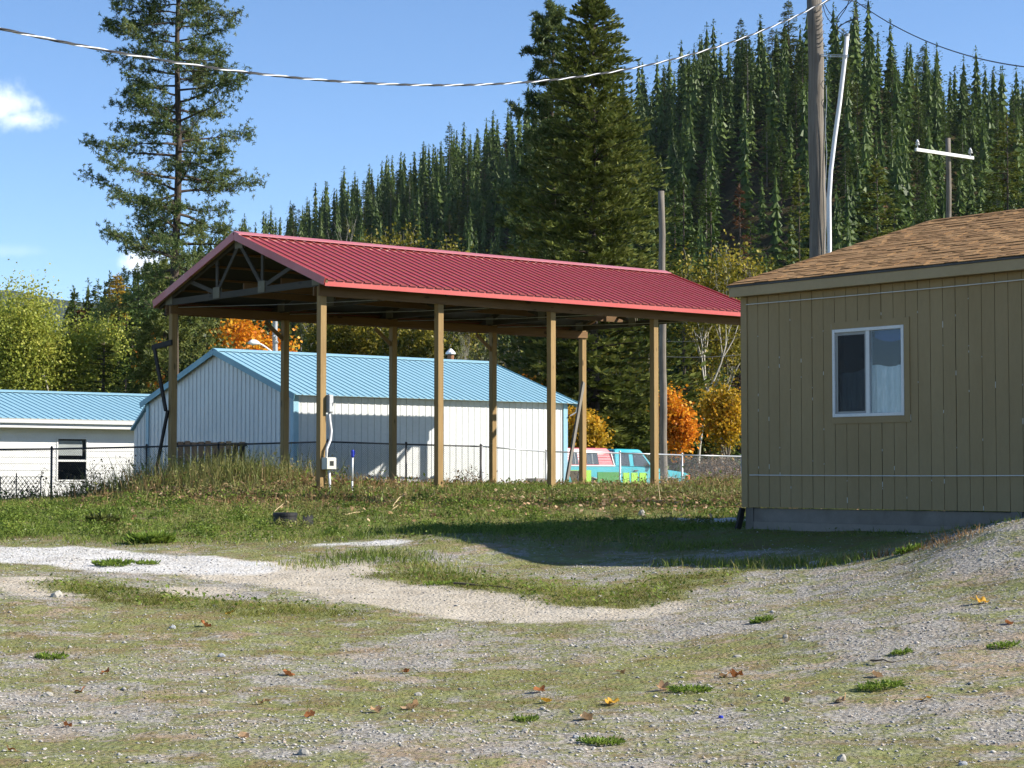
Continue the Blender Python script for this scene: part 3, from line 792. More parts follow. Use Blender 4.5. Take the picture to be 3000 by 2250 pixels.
# timbers nailed to the far-left corner post, and the props
MB().bar((-0.10, PW + 0.75, 3.20), (-0.10, PW - 0.12, 3.27), 0.04, 0.12).build('cross_arm', M['dark_board'], pav)
MB().bar((-0.16, PW + 0.55, 3.15), (-0.16, PW + 0.02, 1.75), 0.04, 0.10).build('arm_brace', M['dark_board'], pav)
MB().bar((-0.10, PW + 0.04, 1.75), (-0.12, PW + 0.60, 0.15), 0.04, 0.08).build('prop_board', M['dark_board'], pav)
MB().bar((PXS[4] - 0.06, PW - 0.10, 2.75), (PXS[4] - 1.1, PW - 0.55, -0.1), 0.05, 0.13).build('prop_board', M['grey_board'], pav)

# electrics on the near corner post
eb = empty('breaker_box', loc2w(PO, 0.0, 0.0, 1.0), ROT, 'tall grey breaker box with white conduit on the nearest pavilion post', 'electrical box')
MB().box(0.074, 0.185, -0.16, -0.02, 0.56, 0.92).build('cabinet', M['grey_box'], eb, bevel=0.006)
MB().box(0.084, 0.175, -0.172, -0.162, 0.575, 0.905).build('door', surf('grey_enamel_door', (0.48, 0.49, 0.49), None, 4, 0.4), eb, bevel=0.003)
MB().box(0.160, 0.170, -0.182, -0.172, 0.70, 0.76).build('latch', M['dark_steel'], eb)
MB().tube([(0.13, -0.10, 0.56), (0.14, -0.10, 0.40), (0.17, -0.11, 0.20), (0.15, -0.11, 0.02), (0.05, -0.13, -0.16), (0.03, -0.14, -0.345)], 0.028, 10).build('conduit', M['white_pipe'], eb, smooth=True)
mb = empty('meter_box', loc2w(PO, 0.0, 0.0, 0.0), ROT, 'small cream meter box low on the nearest pavilion post', 'electrical box')
b = MB()
b.box(-0.04, 0.20, -0.24, -0.076, 0.42, 0.66)
b.build('housing', M['cream_box'], mb, bevel=0.008)
for q in ((-0.03, 0.03, 0.43, 0.65), (0.13, 0.19, 0.43, 0.65), (0.031, 0.129, 0.43, 0.49), (0.031, 0.129, 0.59, 0.65)):
    MB().box(q[0], q[1], -0.262, -0.242, q[2], q[3]).build('bezel', M['cream_box'], mb)
MB().box(0.034, 0.126, -0.247, -0.242, 0.494, 0.586).build('meter_window', M['dark_glass'], mb)
MB().tube([(0.10, -0.14, 0.42), (0.12, -0.14, 0.1), (0.14, -0.15, -0.35)], 0.026, 10).build('conduit', M['white_pipe'], mb, smooth=True)

# ------------------------------------------------------------------ white metal shed
SO = PX(860, 1430, 50.0); SSC = 50.0 / 53.0
shed = empty('metal_shed', SO, ROT, 'white metal shed with light blue ribbed roof behind the pavilion', 'shed')
shed.scale = (SSC, SSC, SSC)
SL_, SWd, SE, SR = 9.68, 7.92, 2.50, 3.83; SY = SWd / 2; ssl = (SR - SE) / SY
ZB = -0.9
def shz(y): return SR - abs(y - SY) * ssl
k = 0; npan = 11; pw = SL_ / npan
for i in range(npan):
    o = sheet('wall_panel', rib_profile(i * pw, (i + 1) * pw, pw / 4, 0.013, 0.030), lambda x, h: (x, -h, ZB), lambda x, h: (x, -h, SE + 0.05), M['white_metal'], shed)
npg = 9; gw = SWd / npg
for xg, d in ((0, -1), (SL_, 1)):
    for i in range(npg):
        sheet('gable_panel', rib_profile(i * gw, (i + 1) * gw, gw / 4, 0.018, 0.03), lambda y, h: (xg + d * h, y, ZB), lambda y, h: (xg + d * h, y, shz(y) + 0.04), M['white_metal'], shed)
for i in range(npan):
    sheet('wall_panel', rib_profile(i * pw, (i + 1) * pw, pw / 4, 0.013, 0.030), lambda x, h: (x, SWd + h, ZB), lambda x, h: (x, SWd + h, SE + 0.05), M['white_metal'], shed)
rx0, rx1 = -0.12, SL_ + 0.30; nr = 11; rw_ = (rx1 - rx0) / nr
for sd in (0, 1):
    ya = -0.22 if sd == 0 else SWd + 0.22
    za = SR - abs(ya - SY) * ssl
    for i in range(nr):
        pr = rib_profile(rx0 + i * rw_, rx0 + (i + 1) * rw_, rw_ / 4, 0.022, 0.045)
        n = len(pr)
        v = []
        for dz in (0.07, 0.06):
            v += [(x, ya, za + h + dz) for x, h in pr] + [(x, SY, SR + h + dz) for x, h in pr]
        f = [(j, j + 1, n + j + 1, n + j) for j in range(n - 1)] + [(2 * n + j, 3 * n + j, 3 * n + j + 1, 2 * n + j + 1) for j in range(n - 1)] + [(j, 2 * n + j, 2 * n + j + 1, j + 1) for j in range(n - 1)]
        MB().add(v, f).build('roof_panel', M['blue_metal'], shed)
c = MB()
for s in (-1, 1):
    a = [(rx0 - .01, SY, SR + 0.115), (rx1 + .01, SY, SR + 0.115), (rx1 + .01, SY + s * 0.22, SR + 0.115 - 0.22 * ssl), (rx0 - .01, SY + s * 0.22, SR + 0.115 - .22 * ssl)]
    c.add(a + [(x, y, z - .015) for x, y, z in a], [(0, 1, 2, 3), (4, 7, 6, 5), (2, 3, 7, 6), (0, 3, 7, 4), (1, 2, 6, 5)])
c.build('ridge_cap', M['blue_metal'], shed)
for x in (rx0 - 0.012, rx1 + 0.012):
    for ya in (-0.22, SWd + 0.22):
        za = SR - abs(ya - SY) * ssl
        MB().bar((x, ya, za + 0.01), (x, SY, SR + 0.01), 0.02, 0.17).build('rake_trim', M['teal_trim'], shed)
MB().box(rx0, rx1, -0.205, -0.03, SE - 0.015, SE - 0.005).build('soffit', M['white_metal'], shed)
for x, y in ((0, 0), (SL_, 0), (0, SWd), (SL_, SWd)):
    sx = -1 if x == 0 else 1; sy = -1 if y == 0 else 1
    b = MB(); b.box(min(x + sx * 0.035, x - sx * 0.13), max(x + sx * 0.035, x - sx * 0.13), min(y + sy * 0.022, y + sy * 0.034), max(y + sy * 0.022, y + sy * 0.034), ZB, SE - 0.02)
    b.box(min(x + sx * 0.022, x + sx * 0.034), max(x + sx * 0.022, x + sx * 0.034), min(y + sy * 0.020, y - sy * 0.13), max(y + sy * 0.020, y - sy * 0.13), ZB, SE + 0.0)
    b.build('corner_trim', M['blue_metal'], shed)
MB().tube([(SL_ + 0.16, -0.18, SE + 0.0), (SL_ + 0.30, -0.18, SE - 0.05), (SL_ + 0.24, -0.16, SE - 0.28), (SL_ + 0.07, -0.10, SE - 0.38)], 0.022, 8).build('gutter_hook', M['grey_box'], shed)
# lean-to on the shed's far side
lt = 0.86
for i in range(1):
    sheet('lean_to_panel', rib_profile(SWd + 0.05, SWd + 0.05 + lt, lt / 4, 0.018, 0.03), lambda y, h: (0.06 - h, y, ZB), lambda y, h: (0.06 - h, y, 2.42 - (y - SWd) * 0.78), M['white_metal'], shed)
    MB().add([(-0.03, SWd + 0.02, 2.50), (6, SWd + 0.02, 2.50), (6, SWd + 0.98, 1.75), (-0.03, SWd + 0.98, 1.75), (-0.03, SWd + 0.02, 2.44), (6, SWd + 0.02, 2.44), (6, SWd + 0.98, 1.69), (-0.03, SWd + 0.98, 1.69)],
             [(0, 1, 2, 3), (4, 7, 6, 5), (0, 3, 7, 4), (1, 5, 6, 2), (2, 6, 7, 3), (0, 4, 5, 1)]).build('lean_to_roof', M['blue_metal'], shed)
# roof vent on the back slope
vent = empty('roof_vent', loc2w(SO, 9.0 * SSC, (SY + 0.8) * SSC, (SR - 0.25) * SSC), ROT, 'small rusty vent pipe with white cap poking above the shed ridge', 'vent')
MB().tube([(0, 0, 0), (0, 0, 0.55)], 0.10, 12).build('pipe', M['rusty'], vent)
MB().tube([(0, 0, 0.553), (0, 0, 0.60), (0, 0, 0.72)], [0.15, 0.15, 0.03], 12).build('cap', M['white_pipe'], vent)

# dark slatted fence panel beside the shed gable
sp0 = PX(520, 1400, 49.6)
slat = empty('slat_panel', (sp0.x, sp0.y, gz(sp0.x, sp0.y)), math.radians(17), 'dark wooden slat panel standing in weeds by the shed gable', 'fence panel')
for i in range(10):
    MB().box(i * 0.172, i * 0.172 + 0.142, 0, 0.02, -0.2, 1.36 + 0.02 * math.sin(i * 2.1)).build('slat', M['dark_board'], slat)
for z in (0.3, 1.25):
    MB().box(-0.05, 1.75, 0.022, 0.06, z, z + 0.09).build('rail', M['dark_board'], slat)

# ------------------------------------------------------------------ white house with blue roof (left)
LO = PX(390, 1470, 62.0)
lh = empty('white_house', LO, ROT, 'long white house with light blue metal roof at the left edge', 'house')
hx0, hx1 = -11.5, 3.0
wins = [(-2.641, -1.595, 0.642, 1.984), (-8.2, -7.1, 0.642, 1.984)]
def wall_with_holes(mbld, u0, u1, z0, z1, holes, put):
    us = sorted({u0, u1, *[h[0] for h in holes], *[h[1] for h in holes]})
    for a, b in zip(us[:-1], us[1:]):
        hs = [h for h in holes if h[0] <= a and h[1] >= b]
        if not hs: put(mbld, a, b, z0, z1)
        else:
            put(mbld, a, b, z0, hs[0][2]); put(mbld, a, b, hs[0][3], z1)
nb = 15
for k in range(nb):        # lapped siding courses
    z0 = -0.6 + k * (2.96 / nb); z1 = z0 + 2.96 / nb
    b = MB()
    hs = []
    for w_ in wins:
        if w_[2] < z1 and w_[3] > z0: hs.append((w_[0], w_[1], max(w_[2], z0), min(w_[3], z1)))
    def put(m, a, bb, za, zb):
        if zb - za > 0.004: m.add([(a, -0.022, za), (bb, -0.022, za), (bb, -0.008, zb), (a, -0.008, zb), (a, 0.05, za), (bb, 0.05, za), (bb, 0.05, zb), (a, 0.05, zb)],
                                  [(0, 1, 2, 3), (4, 7, 6, 5), (0, 4, 5, 1), (3, 2, 6, 7), (0, 3, 7, 4), (1, 5, 6, 2)])
    wall_with_holes(b, hx0, hx1, z0, z1, hs, put)
    b.build('siding_course', M['vinyl'], lh)
MB().box(hx0, hx1, 6.95, 7.0, -0.6, 2.3).build('rear_wall', M['vinyl'], lh)
for x in (hx0, hx1):
    MB().prism([(0, -0.6), (7, -0.6), (7, 2.36), (3.5, 3.38), (0, 2.36)], 'x', x - 0.02, x + 0.02).build('end_wall', M['vinyl'], lh)
MB().box(hx0 - .2, hx1 + .2, -0.50, -0.02, 2.25, 2.265).build('soffit', M['vinyl'], lh)
MB().box(hx0 - .2, hx1 + .2, -0.50, -0.47, 2.268, 2.37).build('fascia_board', M['vinyl'], lh)
g = MB(); g.prism([(-0.49, 2.385), (-0.585, 2.385), (-0.605, 2.49), (-0.62, 2.52), (-0.605, 2.52), (-0.575, 2.40), (-0.50, 2.40), (-0.50, 2.52), (-0.49, 2.52)], 'x', hx0 - .25, hx1 + .25)
g.build('gutter', M['vinyl'], lh)
lsl = (3.50 - 2.53) / 4.05
nr = 16; rw2 = (hx1 - hx0 + 0.6) / nr
for sd in (0, 1):
    for i in range(nr):
        pr = rib_profile(hx0 - .3 + i * rw2, hx0 - .3 + (i + 1) * rw2, rw2 / 4, 0.022, 0.045); n = len(pr); v = []
        ya = -0.55 if sd == 0 else 7.55
        for dz in (0, -0.01): v += [(x, ya, 2.53 + h + dz) for x, h in pr] + [(x, 3.5, 3.50 + h + dz) for x, h in pr]
        f = [(j, j + 1, n + j + 1, n + j) for j in range(n - 1)] + [(2 * n + j, 3 * n + j, 3 * n + j + 1, 2 * n + j + 1) for j in range(n - 1)] + [(j, 2 * n + j, 2 * n + j + 1, j + 1) for j in range(n - 1)]
        MB().add(v, f).build('roof_panel', M['blue_metal'], lh)
c = MB()
for s in (-1, 1):
    a = [(hx0 - .32, 3.5, 3.55), (hx1 + .32, 3.5, 3.55), (hx1 + .32, 3.5 + s * .28, 3.55 - .28 * lsl), (hx0 - .32, 3.5 + s * .28, 3.55 - .28 * lsl)]
    c.add(a + [(x, y, z - .015) for x, y, z in a], [(0, 1, 2, 3), (4, 7, 6, 5), (2, 3, 7, 6), (0, 3, 7, 4), (1, 2, 6, 5)])
c.build('ridge_cap', M['blue_metal'], lh)
M['blind'] = surf('pale_blind', (0.55, 0.54, 0.50), (0.48, 0.47, 0.44), 3, 0.8)
for (a, b_, z0, z1) in wins:
    w = empty('window', (0, 0, 0)); w.parent = lh
    fr = MB()
    for q in ((a, a + .05, z0, z1), (b_ - .05, b_, z0, z1), (a + .051, b_ - .051, z1 - .05, z1), (a + .051, b_ - .051, z0, z0 + .05)): fr.box(q[0], q[1], -0.035, 0.03, q[2], q[3])
    fr.build('frame', M['vinyl'], w)
    zm = z0 + (z1 - z0) * 0.47
    MB().box(a + .051, b_ - .051, -0.03, 0.02, zm - .03, zm + .03).build('meeting_rail', M['vinyl'], w)
    MB().box(a + .052, b_ - .052, 0.0, 0.006, z0 + .051, zm - .031).build('pane', M['dark_glass'], w)
    MB().box(a + .052, b_ - .052, -0.012, -0.006, zm + .031, z1 - .051).build('pane', M['glass'], w)
    MB().box(a + .052, b_ - .15, 0.04, 0.05, zm + .16, z1 - .10).build('blind', M['blind'], w)
    MB().box(a + .04, b_ - .04, 0.30, 0.33, z0, z1).build('room_backing', M['interior'], w)

# ------------------------------------------------------------------ tan house (right)
HO = PX(2182, 1486, 28.2)
th = empty('tan_house', HO, ROT, 'tan wood-sided house with brown shingle roof at the right edge', 'house')
HLEN = 13.0; HDEP = 8.7
wy0, wy1, wz0, wz1 = -2.912, -1.682, 1.238, 2.430
ty0, ty1, tz0, tz1 = wy0 - 0.09, wy1 + 0.02, wz0 - 0.09, wz1 + 0.10
bw = 0.2032
edges = [-0.085 - i * bw for i in range(64)]
for i in range(63):
    a, b_ = edges[i + 1] + 0.004, edges[i] - 0.004
    if i % 6 == 5: a += 0.004
    m_ = MB()
    if b_ > wy0 and a < wy1:
        m_.box(-0.016, 0.0, a, b_, 0.002 * (i % 2), tz0 + 0.02); m_.build('siding_board', M['tan'], th)
        m_ = MB(); m_.box(-0.016, 0.0, a, b_, tz1 - 0.02, 2.99)
        if a < wy0: m_.box(-0.016, 0.0, a, wy0 - 0.004, tz0 + 0.02, tz1 - 0.02)
        if b_ > wy1: m_.box(-0.016, 0.0, wy1 + 0.004, b_, tz0 + 0.02, tz1 - 0.02)
    else: m_.box(-0.016, 0.0, a, b_, 0.002 * (i % 2), 2.99)
    m_.build('siding_board', M['tan'], th)
# backing behind the boards (with the window opening) and the other walls
bk = MB()
def putx(m, a, bb, za, zb): m.box(0.003, 0.10, a, bb, za, zb)
wall_with_holes(bk, -HLEN, 0.0, 0.0, 3.0, [(wy0, wy1, wz0, wz1)], putx)
bk.build('sheathing', M['groove'], th)
MB().prism([(0.101, 0.0), (HDEP, 0.0), (HDEP, 3.0), (4.3, 4.32), (0.101, 3.05)], 'y', -0.10, 0.0).build('gable_wall', M['tan'], th)
MB().prism([(0.101, 0.0), (HDEP, 0.0), (HDEP, 3.0), (4.3, 4.32), (0.101, 3.05)], 'y', -HLEN, -HLEN + 0.1).build('gable_wall', M['tan'], th)
MB().box(HDEP, HDEP + 0.1, -HLEN, 0, 0, 3.0).build('rear_wall', M['tan'], th)
MB().box(-0.030, 0.0, -0.084, 0.012, -0.0, 2.985).build('corner_board', M['tan'], th)
MB().box(-0.03, 0.10, 0.013, 0.033, 0.0, 2.985).build('corner_board', M['tan'], th)
# window
w = empty('window', (0, 0, 0)); w.parent = th
for nm, q in (('trim_board', (ty0, wy0 - 0.001, tz0, tz1)), ('trim_board', (wy1 + 0.001, ty1, tz0, tz1)), ('trim_board', (wy0, wy1, wz1 + 0.001, tz1 - 0.002)), ('trim_board', (wy0, wy1, tz0 + 0.002, wz0 - 0.001))):
    MB().box(-0.030, -0.0165, *q).build(nm, M['tan'], w)
fr = MB()
for q in ((wy0, wy0 + .045, wz0, wz1), (wy1 - .045, wy1, wz0, wz1), (wy0 + .0451, wy1 - .0451, wz1 - .045, wz1), (wy0 + .0451, wy1 - .0451, wz0, wz0 + .045)): fr.box(-0.040, 0.06, *q)
fr.build('frame', M['vinyl'], w, bevel=0.004)
ym = (wy0 + wy1) / 2
MB().box(-0.030, 0.03, ym - 0.03, ym + 0.03, wz0 + .046, wz1 - .046).build('mullion', M['vinyl'], w)
sash = MB()
for q in ((ym + .031, ym + .060, wz0 + .046, wz1 - .046), (wy1 - .085, wy1 - .046, wz0 + .046, wz1 - .046), (ym + .0601, wy1 - .0851, wz1 - .085, wz1 - .046), (ym + .0601, wy1 - .0851, wz0 + .046, wz0 + .075)): sash.box(-0.018, 0.012, *q)
sash.build('sliding_sash', surf('grey_screen_frame', (0.30, 0.30, 0.28), None, 4, 0.6), w)
MB().box(-0.008, -0.003, wy0 + .046, ym - .031, wz0 + .046, wz1 - .046).build('pane', M['glass'], w)
MB().box(0.000, 0.005, ym + .0605, wy1 - .0855, wz0 + .0755, wz1 - .0855).build('pane', M['glass'], w)
scr = NT('insect_screen'); scr.n.remove(scr.bsdf)
trn = scr.n.new('ShaderNodeBsdfTransparent'); trn.inputs[0].default_value = (1, 1, 1, 1)
dfs = scr.n.new('ShaderNodeBsdfDiffuse'); dfs.inputs[0].default_value = (0.05, 0.05, 0.05, 1)
ms = scr.n.new('ShaderNodeMixShader'); ms.inputs[0].default_value = 0.45
scr.l.new(trn.outputs[0], ms.inputs[1]); scr.l.new(dfs.outputs[0], ms.inputs[2]); scr.l.new(ms.outputs[0], scr.out.inputs[0])
MB().box(-0.014, -0.0135, ym + .0605, wy1 - .0855, wz0 + .0755, wz1 - .0855).build('insect_screen', scr.m, w)
# curtain hung behind the lower half, wavy hem
def curtain(y0, y1, zt0, zt1, xo):
    n = 60; v = []; f = []
    for j in range(2):
        for i in range(n + 1):
            u = i / n; y = y0 + (y1 - y0) * u
            zt = zt0 + (zt1 - zt0) * u + 0.012 * math.sin(u * 9)
            v.append((xo + 0.015 * math.sin(u * 42) + 0.008 * math.sin(u * 17 + 1), y, zt if j else wz0 - 0.02))
    for i in range(n): f.append((i, i + 1, n + 2 + i, n + 1 + i))
    return MB().add(v, f)
ct = NT('sheer_curtain'); cc = ct.noise(ct.mapping(ct.coord(), (1, 14, 2)), 1.6, 6, 0.6, 1.0)
ct.base(ct.ramp(cc, [(0.35, (0.60, 0.70, 0.70)), (0.55, (0.74, 0.82, 0.81)), (0.66, (0.92, 0.95, 0.94))])); ct.rough(0.9)
curtain(wy0 + 0.01, ym, wz0 + 0.66, wz0 + 0.68, 0.075).build('curtain', ct.m, w, smooth=True)
curtain(ym, wy1 - 0.01, wz0 + 0.66, wz0 + 0.58, 0.075).build('curtain', ct.m, w, smooth=True)
bl = MB()
for i in range(14):
    a0 = ym - 0.55 + i * 0.5 / 14; 
n = 24; v = []
for j in range(2):
    for i in range(n + 1):
        u = i / n; y = wy0 + 0.03 + u * (ym - wy0 - 0.06); zt = wz1 - 0.02
        zb = wz1 - 0.13 - 0.07 * math.sin(math.pi * u)
        v.append((0.09 + 0.02 * math.sin(u * 6), y, zt if j else zb))
MB().add(v, [(i, i + 1, n + 2 + i, n + 1 + i) for i in range(n)]).build('blue_valance', surf('blue_cloth', (0.02, 0.075, 0.26), (0.016, 0.055, 0.20), 8, 0.8), w, smooth=True)
MB().box(0.9, 0.95, wy0 - 0.6, wy1 + 0.6, 0.6, 2.9).build('room_backing', M['interior'], w)
# eave: fascia, drip edge, soffit, roof deck
EX, EY = -0.2, 0.10
MB().box(EX, EX + 0.03, -HLEN - 0.1, EY, 2.985, 3.125).build('fascia_board', M['tan_trim'], th, bevel=0.004)
MB().box(EX + 0.031, -0.032, -HLEN - 0.1, EY - 0.005, 2.992, 3.004).build('soffit', M['tan_trim'], th)
MB().box(EX - 0.018, EX + 0.02, -HLEN - 0.12, EY + 0.02, 3.127, 3.152).build('drip_edge', M['drip'], th)
RZ0, RX1, RZ1 = 3.150, 4.33, 4.445
rs = (RZ1 - RZ0) / (RX1 - (EX - 0.02))
slope_a = math.atan(rs); slope_len = math.hypot(RX1 - EX + 0.02, RZ1 - RZ0)
MB().add([(EX - 0.02, -HLEN - .12, RZ0), (RX1, -HLEN - .12, RZ1), (RX1, EY + .02, RZ1), (EX - 0.02, EY + .02, RZ0), (EX - 0.02 + .02, -HLEN - .12, RZ0 - .02), (RX1, -HLEN - .12, RZ1 - .03), (RX1, EY + .02, RZ1 - .03), (EX + .0, EY + .02, RZ0 - .02)],
         [(0, 1, 2, 3), (4, 7, 6, 5), (0, 3, 7, 4), (1, 5, 6, 2), (0, 4, 5, 1), (3, 2, 6, 7)]).build('roof_deck', M['drip'], th)
MB().add([(RX1, -HLEN - .12, RZ1), (RX1 * 2 + .2, -HLEN - .12, RZ0), (RX1 * 2 + .2, EY + .02, RZ0), (RX1, EY + .02, RZ1), (RX1, -HLEN - .12, RZ1 - .03), (RX1 * 2 + .2, -HLEN - .12, RZ0 - .03), (RX1 * 2 + .2, EY + .02, RZ0 - .03), (RX1, EY + .02, RZ1 - .03)],
         [(0, 1, 2, 3), (4, 7, 6, 5), (0, 3, 7, 4), (1, 5, 6, 2), (0, 4, 5, 1), (3, 2, 6, 7)]).build('roof_deck', M['shingle'], th)
MB().bar((EX, EY - 0.012, 3.07), (RX1, EY - 0.012, RZ1 - 0.09), 0.025, 0.13).build('barge_board', M['tan_trim'], th)
# shingles: tapered tabs in staggered courses, each course lapping the one below
rr = random.Random(5)
expo = 0.137; rows = int(slope_len / expo); 
protos = []
for wv in (0.16, 0.21, 0.27):
    L = 0.20; m = MB()
    m.add([(0, 0, 0.0015), (L, 0, 0.0015), (L, wv, 0.0015), (0, wv, 0.0015), (0, 0, 0.011), (L, 0, 0.004), (L, wv, 0.004), (0, wv, 0.011)],
          [(0, 3, 2, 1), (4, 5, 6, 7), (0, 1, 5, 4), (3, 7, 6, 2), (0, 4, 7, 3), (1, 2, 6, 5)])
    me_ = m.mesh('shingle'); me_.materials.append(M['shingle']); protos.append((wv, me_))
rest_v = []; rest_f = []; nobj = 0
for r in range(rows + 1):
    s = r * expo - 0.012
    y = EY + 0.02 + rr.random() * 0.0
    x = EX - 0.02 + s * math.cos(slope_a); z = RZ0 + s * math.sin(slope_a)
    lift = 0.004 + 0.0022 * (r % 2)
    off = rr.random() * 0.1
    first = True
    while y > -HLEN - 0.05:
        wv, me_ = rr.choice(protos)
        wid = wv if not first else 0.1 + off
        y2 = y - wv - 0.004
        raised = rr.random() < 0.45
        dz = lift + (0.006 if raised else 0.0)
        visible = y2 > -5.2
        # row angle: rotate the tab to lie along the slope
        if visible and nobj < 300 and (r < 11 and y2 > -5.1):
            o = bpy.data.objects.new('shingle', me_); COL.objects.link(o); o.parent = th
            o.location = (x - dz * math.sin(slope_a), y2, z + dz * math.cos(slope_a)); o.rotation_euler = (0, -slope_a, 0)
            nobj += 1
        else:
            b0 = len(rest_v); cs, sn = math.cos(slope_a), math.sin(slope_a)
            for (lx, ly, lz) in [(0, 0, 0.0015), (0.2, 0, 0.0015), (0.2, wv, 0.0015), (0, wv, 0.0015), (0, 0, 0.011), (0.2, 0, 0.004), (0.2, wv, 0.004), (0, wv, 0.011)]:
                lz += dz
                rest_v.append((x + lx * cs - lz * sn, y2 + ly, z + lx * sn + lz * cs))
            rest_f += [tuple(b0 + i for i in q) for q in ((0, 3, 2, 1), (4, 5, 6, 7), (0, 1, 5, 4), (3, 7, 6, 2), (0, 4, 7, 3), (1, 2, 6, 5))]
        y = y2; first = False
tag(MB().add(rest_v, rest_f).build('upper_shingles', M['shingle'], th), kind='stuff')
# ridge cap shingles
y = EY; i = 0
while y > -HLEN:
    zz = RZ1 + 0.022 + 0.004 * (i % 2)
    m = MB()
    for s in (-1, 1):
        m.add([(RX1, y, zz), (RX1, y - 0.30, zz + .006), (RX1 + s * 0.14, y - .30, zz + .006 - .14 * rs), (RX1 + s * 0.14, y, zz - .14 * rs)], [(0, 1, 2, 3)])
        m.add([(RX1, y, zz - .008), (RX1, y - 0.30, zz - .002), (RX1 + s * 0.14, y - .30, zz - .002 - .14 * rs), (RX1 + s * 0.14, y, zz - .008 - .14 * rs)], [(0, 3, 2, 1)])
    m.build('ridge_shingle', M['shingle'], th); y -= 0.26; i += 1
# foundation: concrete skirt in two lifts, corner pier
MB().box(0.02, 0.25, -HLEN, -0.16, -0.20, -0.012).build('foundation_sill', M['concrete'], th)
MB().box(0.008, 0.26, -HLEN, -0.16, -0.75, -0.202).build('foundation_wall', surf('pale_footing_concrete', (0.235, 0.205, 0.17), (0.19, 0.165, 0.135), 1.4, 0.9, 0.3, 26), th)
MB().box(0.005, 0.15, -0.155, -0.01, -0.75, -0.004).build('corner_pier', M['grey_board'], th)
MB().box(-0.01, 0.15, -4.72, -4.56, -0.75, -0.004).build('corner_pier', M['grey_board'], th)
MB().bar((0.0, 0.045, -0.01), (-0.10, 0.13, -0.60), 0.085, 0.045, up=(0, 1, 0)).build('prop_board', M['dark_board'], th)
# white guide strings stretched along the wall
def string(name, a, b_, label):
    n = 40; A = Vector(a); B = Vector(b_)
    pts = [A.lerp(B, i / n) + Vector((0, 0, -0.012 * math.sin(math.pi * i / n))) for i in range(n + 1)]
    o = MB().tube(pts, 0.0065, 5).build(name, M['vinyl'], None, HO, (0, 0, ROT)); return tag(o, label, 'string')
string('guide_string', (-0.055, -0.10, 2.88), (-0.055, -6.5, 2.885), 'white string stretched under the tan house eave')
string('guide_string', (-0.055, -0.15, 0.457), (-0.055, -6.5, 0.458), 'white string stretched low along the tan house wall')
# paint-bare patches of sealant along grooves
rp = random.Random(9)
sl = MB()
for i in range(70):
    e = edges[rp.randrange(1, 27)]; z = rp.random() * 2.7; h = 0.015 + 0.07 * rp.random() ** 2
    if ty0 - .05 < e < ty1 + .05 and tz0 - .15 < z < tz1 + .05: continue
    sl.box(-0.0172, -0.012, e - 0.0045, e + 0.0045, z, z + h)
for q in ((ty1, ty1 + 0.012, tz1 - 0.14, tz1 - 0.02), (ty0 - 0.010, ty0, tz0 + .02, tz0 + .10)): sl.box(-0.0185, -0.0165, *q)
tag(sl.build('sealant_bead', M['sealant'], th), kind='stuff')

# ------------------------------------------------------------------ chain-link fences
def chain_mesh(p0, p1, z0a, z0b, hgt, cell=0.055, r=0.0016):
    """two families of slanting wires between p0 and p1"""
    L = math.hypot(p1[0] - p0[0], p1[1] - p0[1]); ux, uy = (p1[0] - p0[0]) / L, (p1[1] - p0[1]) / L
    V = []; F = []
    n = int((L + hgt) / cell)
    for fam in (0, 1):
        for i in range(n):
            a = i * cell - (hgt if fam == 0 else 0)
            s0, s1 = (a, a + hgt) if fam == 0 else (a, a - hgt)
            h0, h1 = 0.0, hgt
            # clip to the run
            def clip(sa, ha, sb, hb):
                pts = []
                for (s, h, so, ho) in ((sa, ha, sb, hb), (sb, hb, sa, ha)):
                    if s < 0: t = (0 - s) / (so - s); s, h = 0, h + t * (ho - h)
                    elif s > L: t = (L - s) / (so - s); s, h = L, h + t * (ho - h)
                    pts.append((s, h))
                return pts
            if max(s0, s1) <= 0 or min(s0, s1) >= L: continue
            (sa, ha), (sb, hb) = clip(s0, h0, s1, h1)
            b = len(V); off = 0.003 * (1 if fam else -1)
            for s, h in ((sa, ha), (sb, hb)):
                z = z0a + (z0b - z0a) * s / L + h
                for k in range(3):
                    an = 2.094 * k
                    V.append((p0[0] + ux * s - uy * (off + r * math.cos(an)), p0[1] + uy * s + ux * (off + r * math.cos(an)), z + r * math.sin(an) * 1.3))
            F += [(b, b + 1, b + 4, b + 3), (b + 1, b + 2, b + 5, b + 4), (b + 2, b, b + 3, b + 5)]
    return np.array(V), np.array(F)

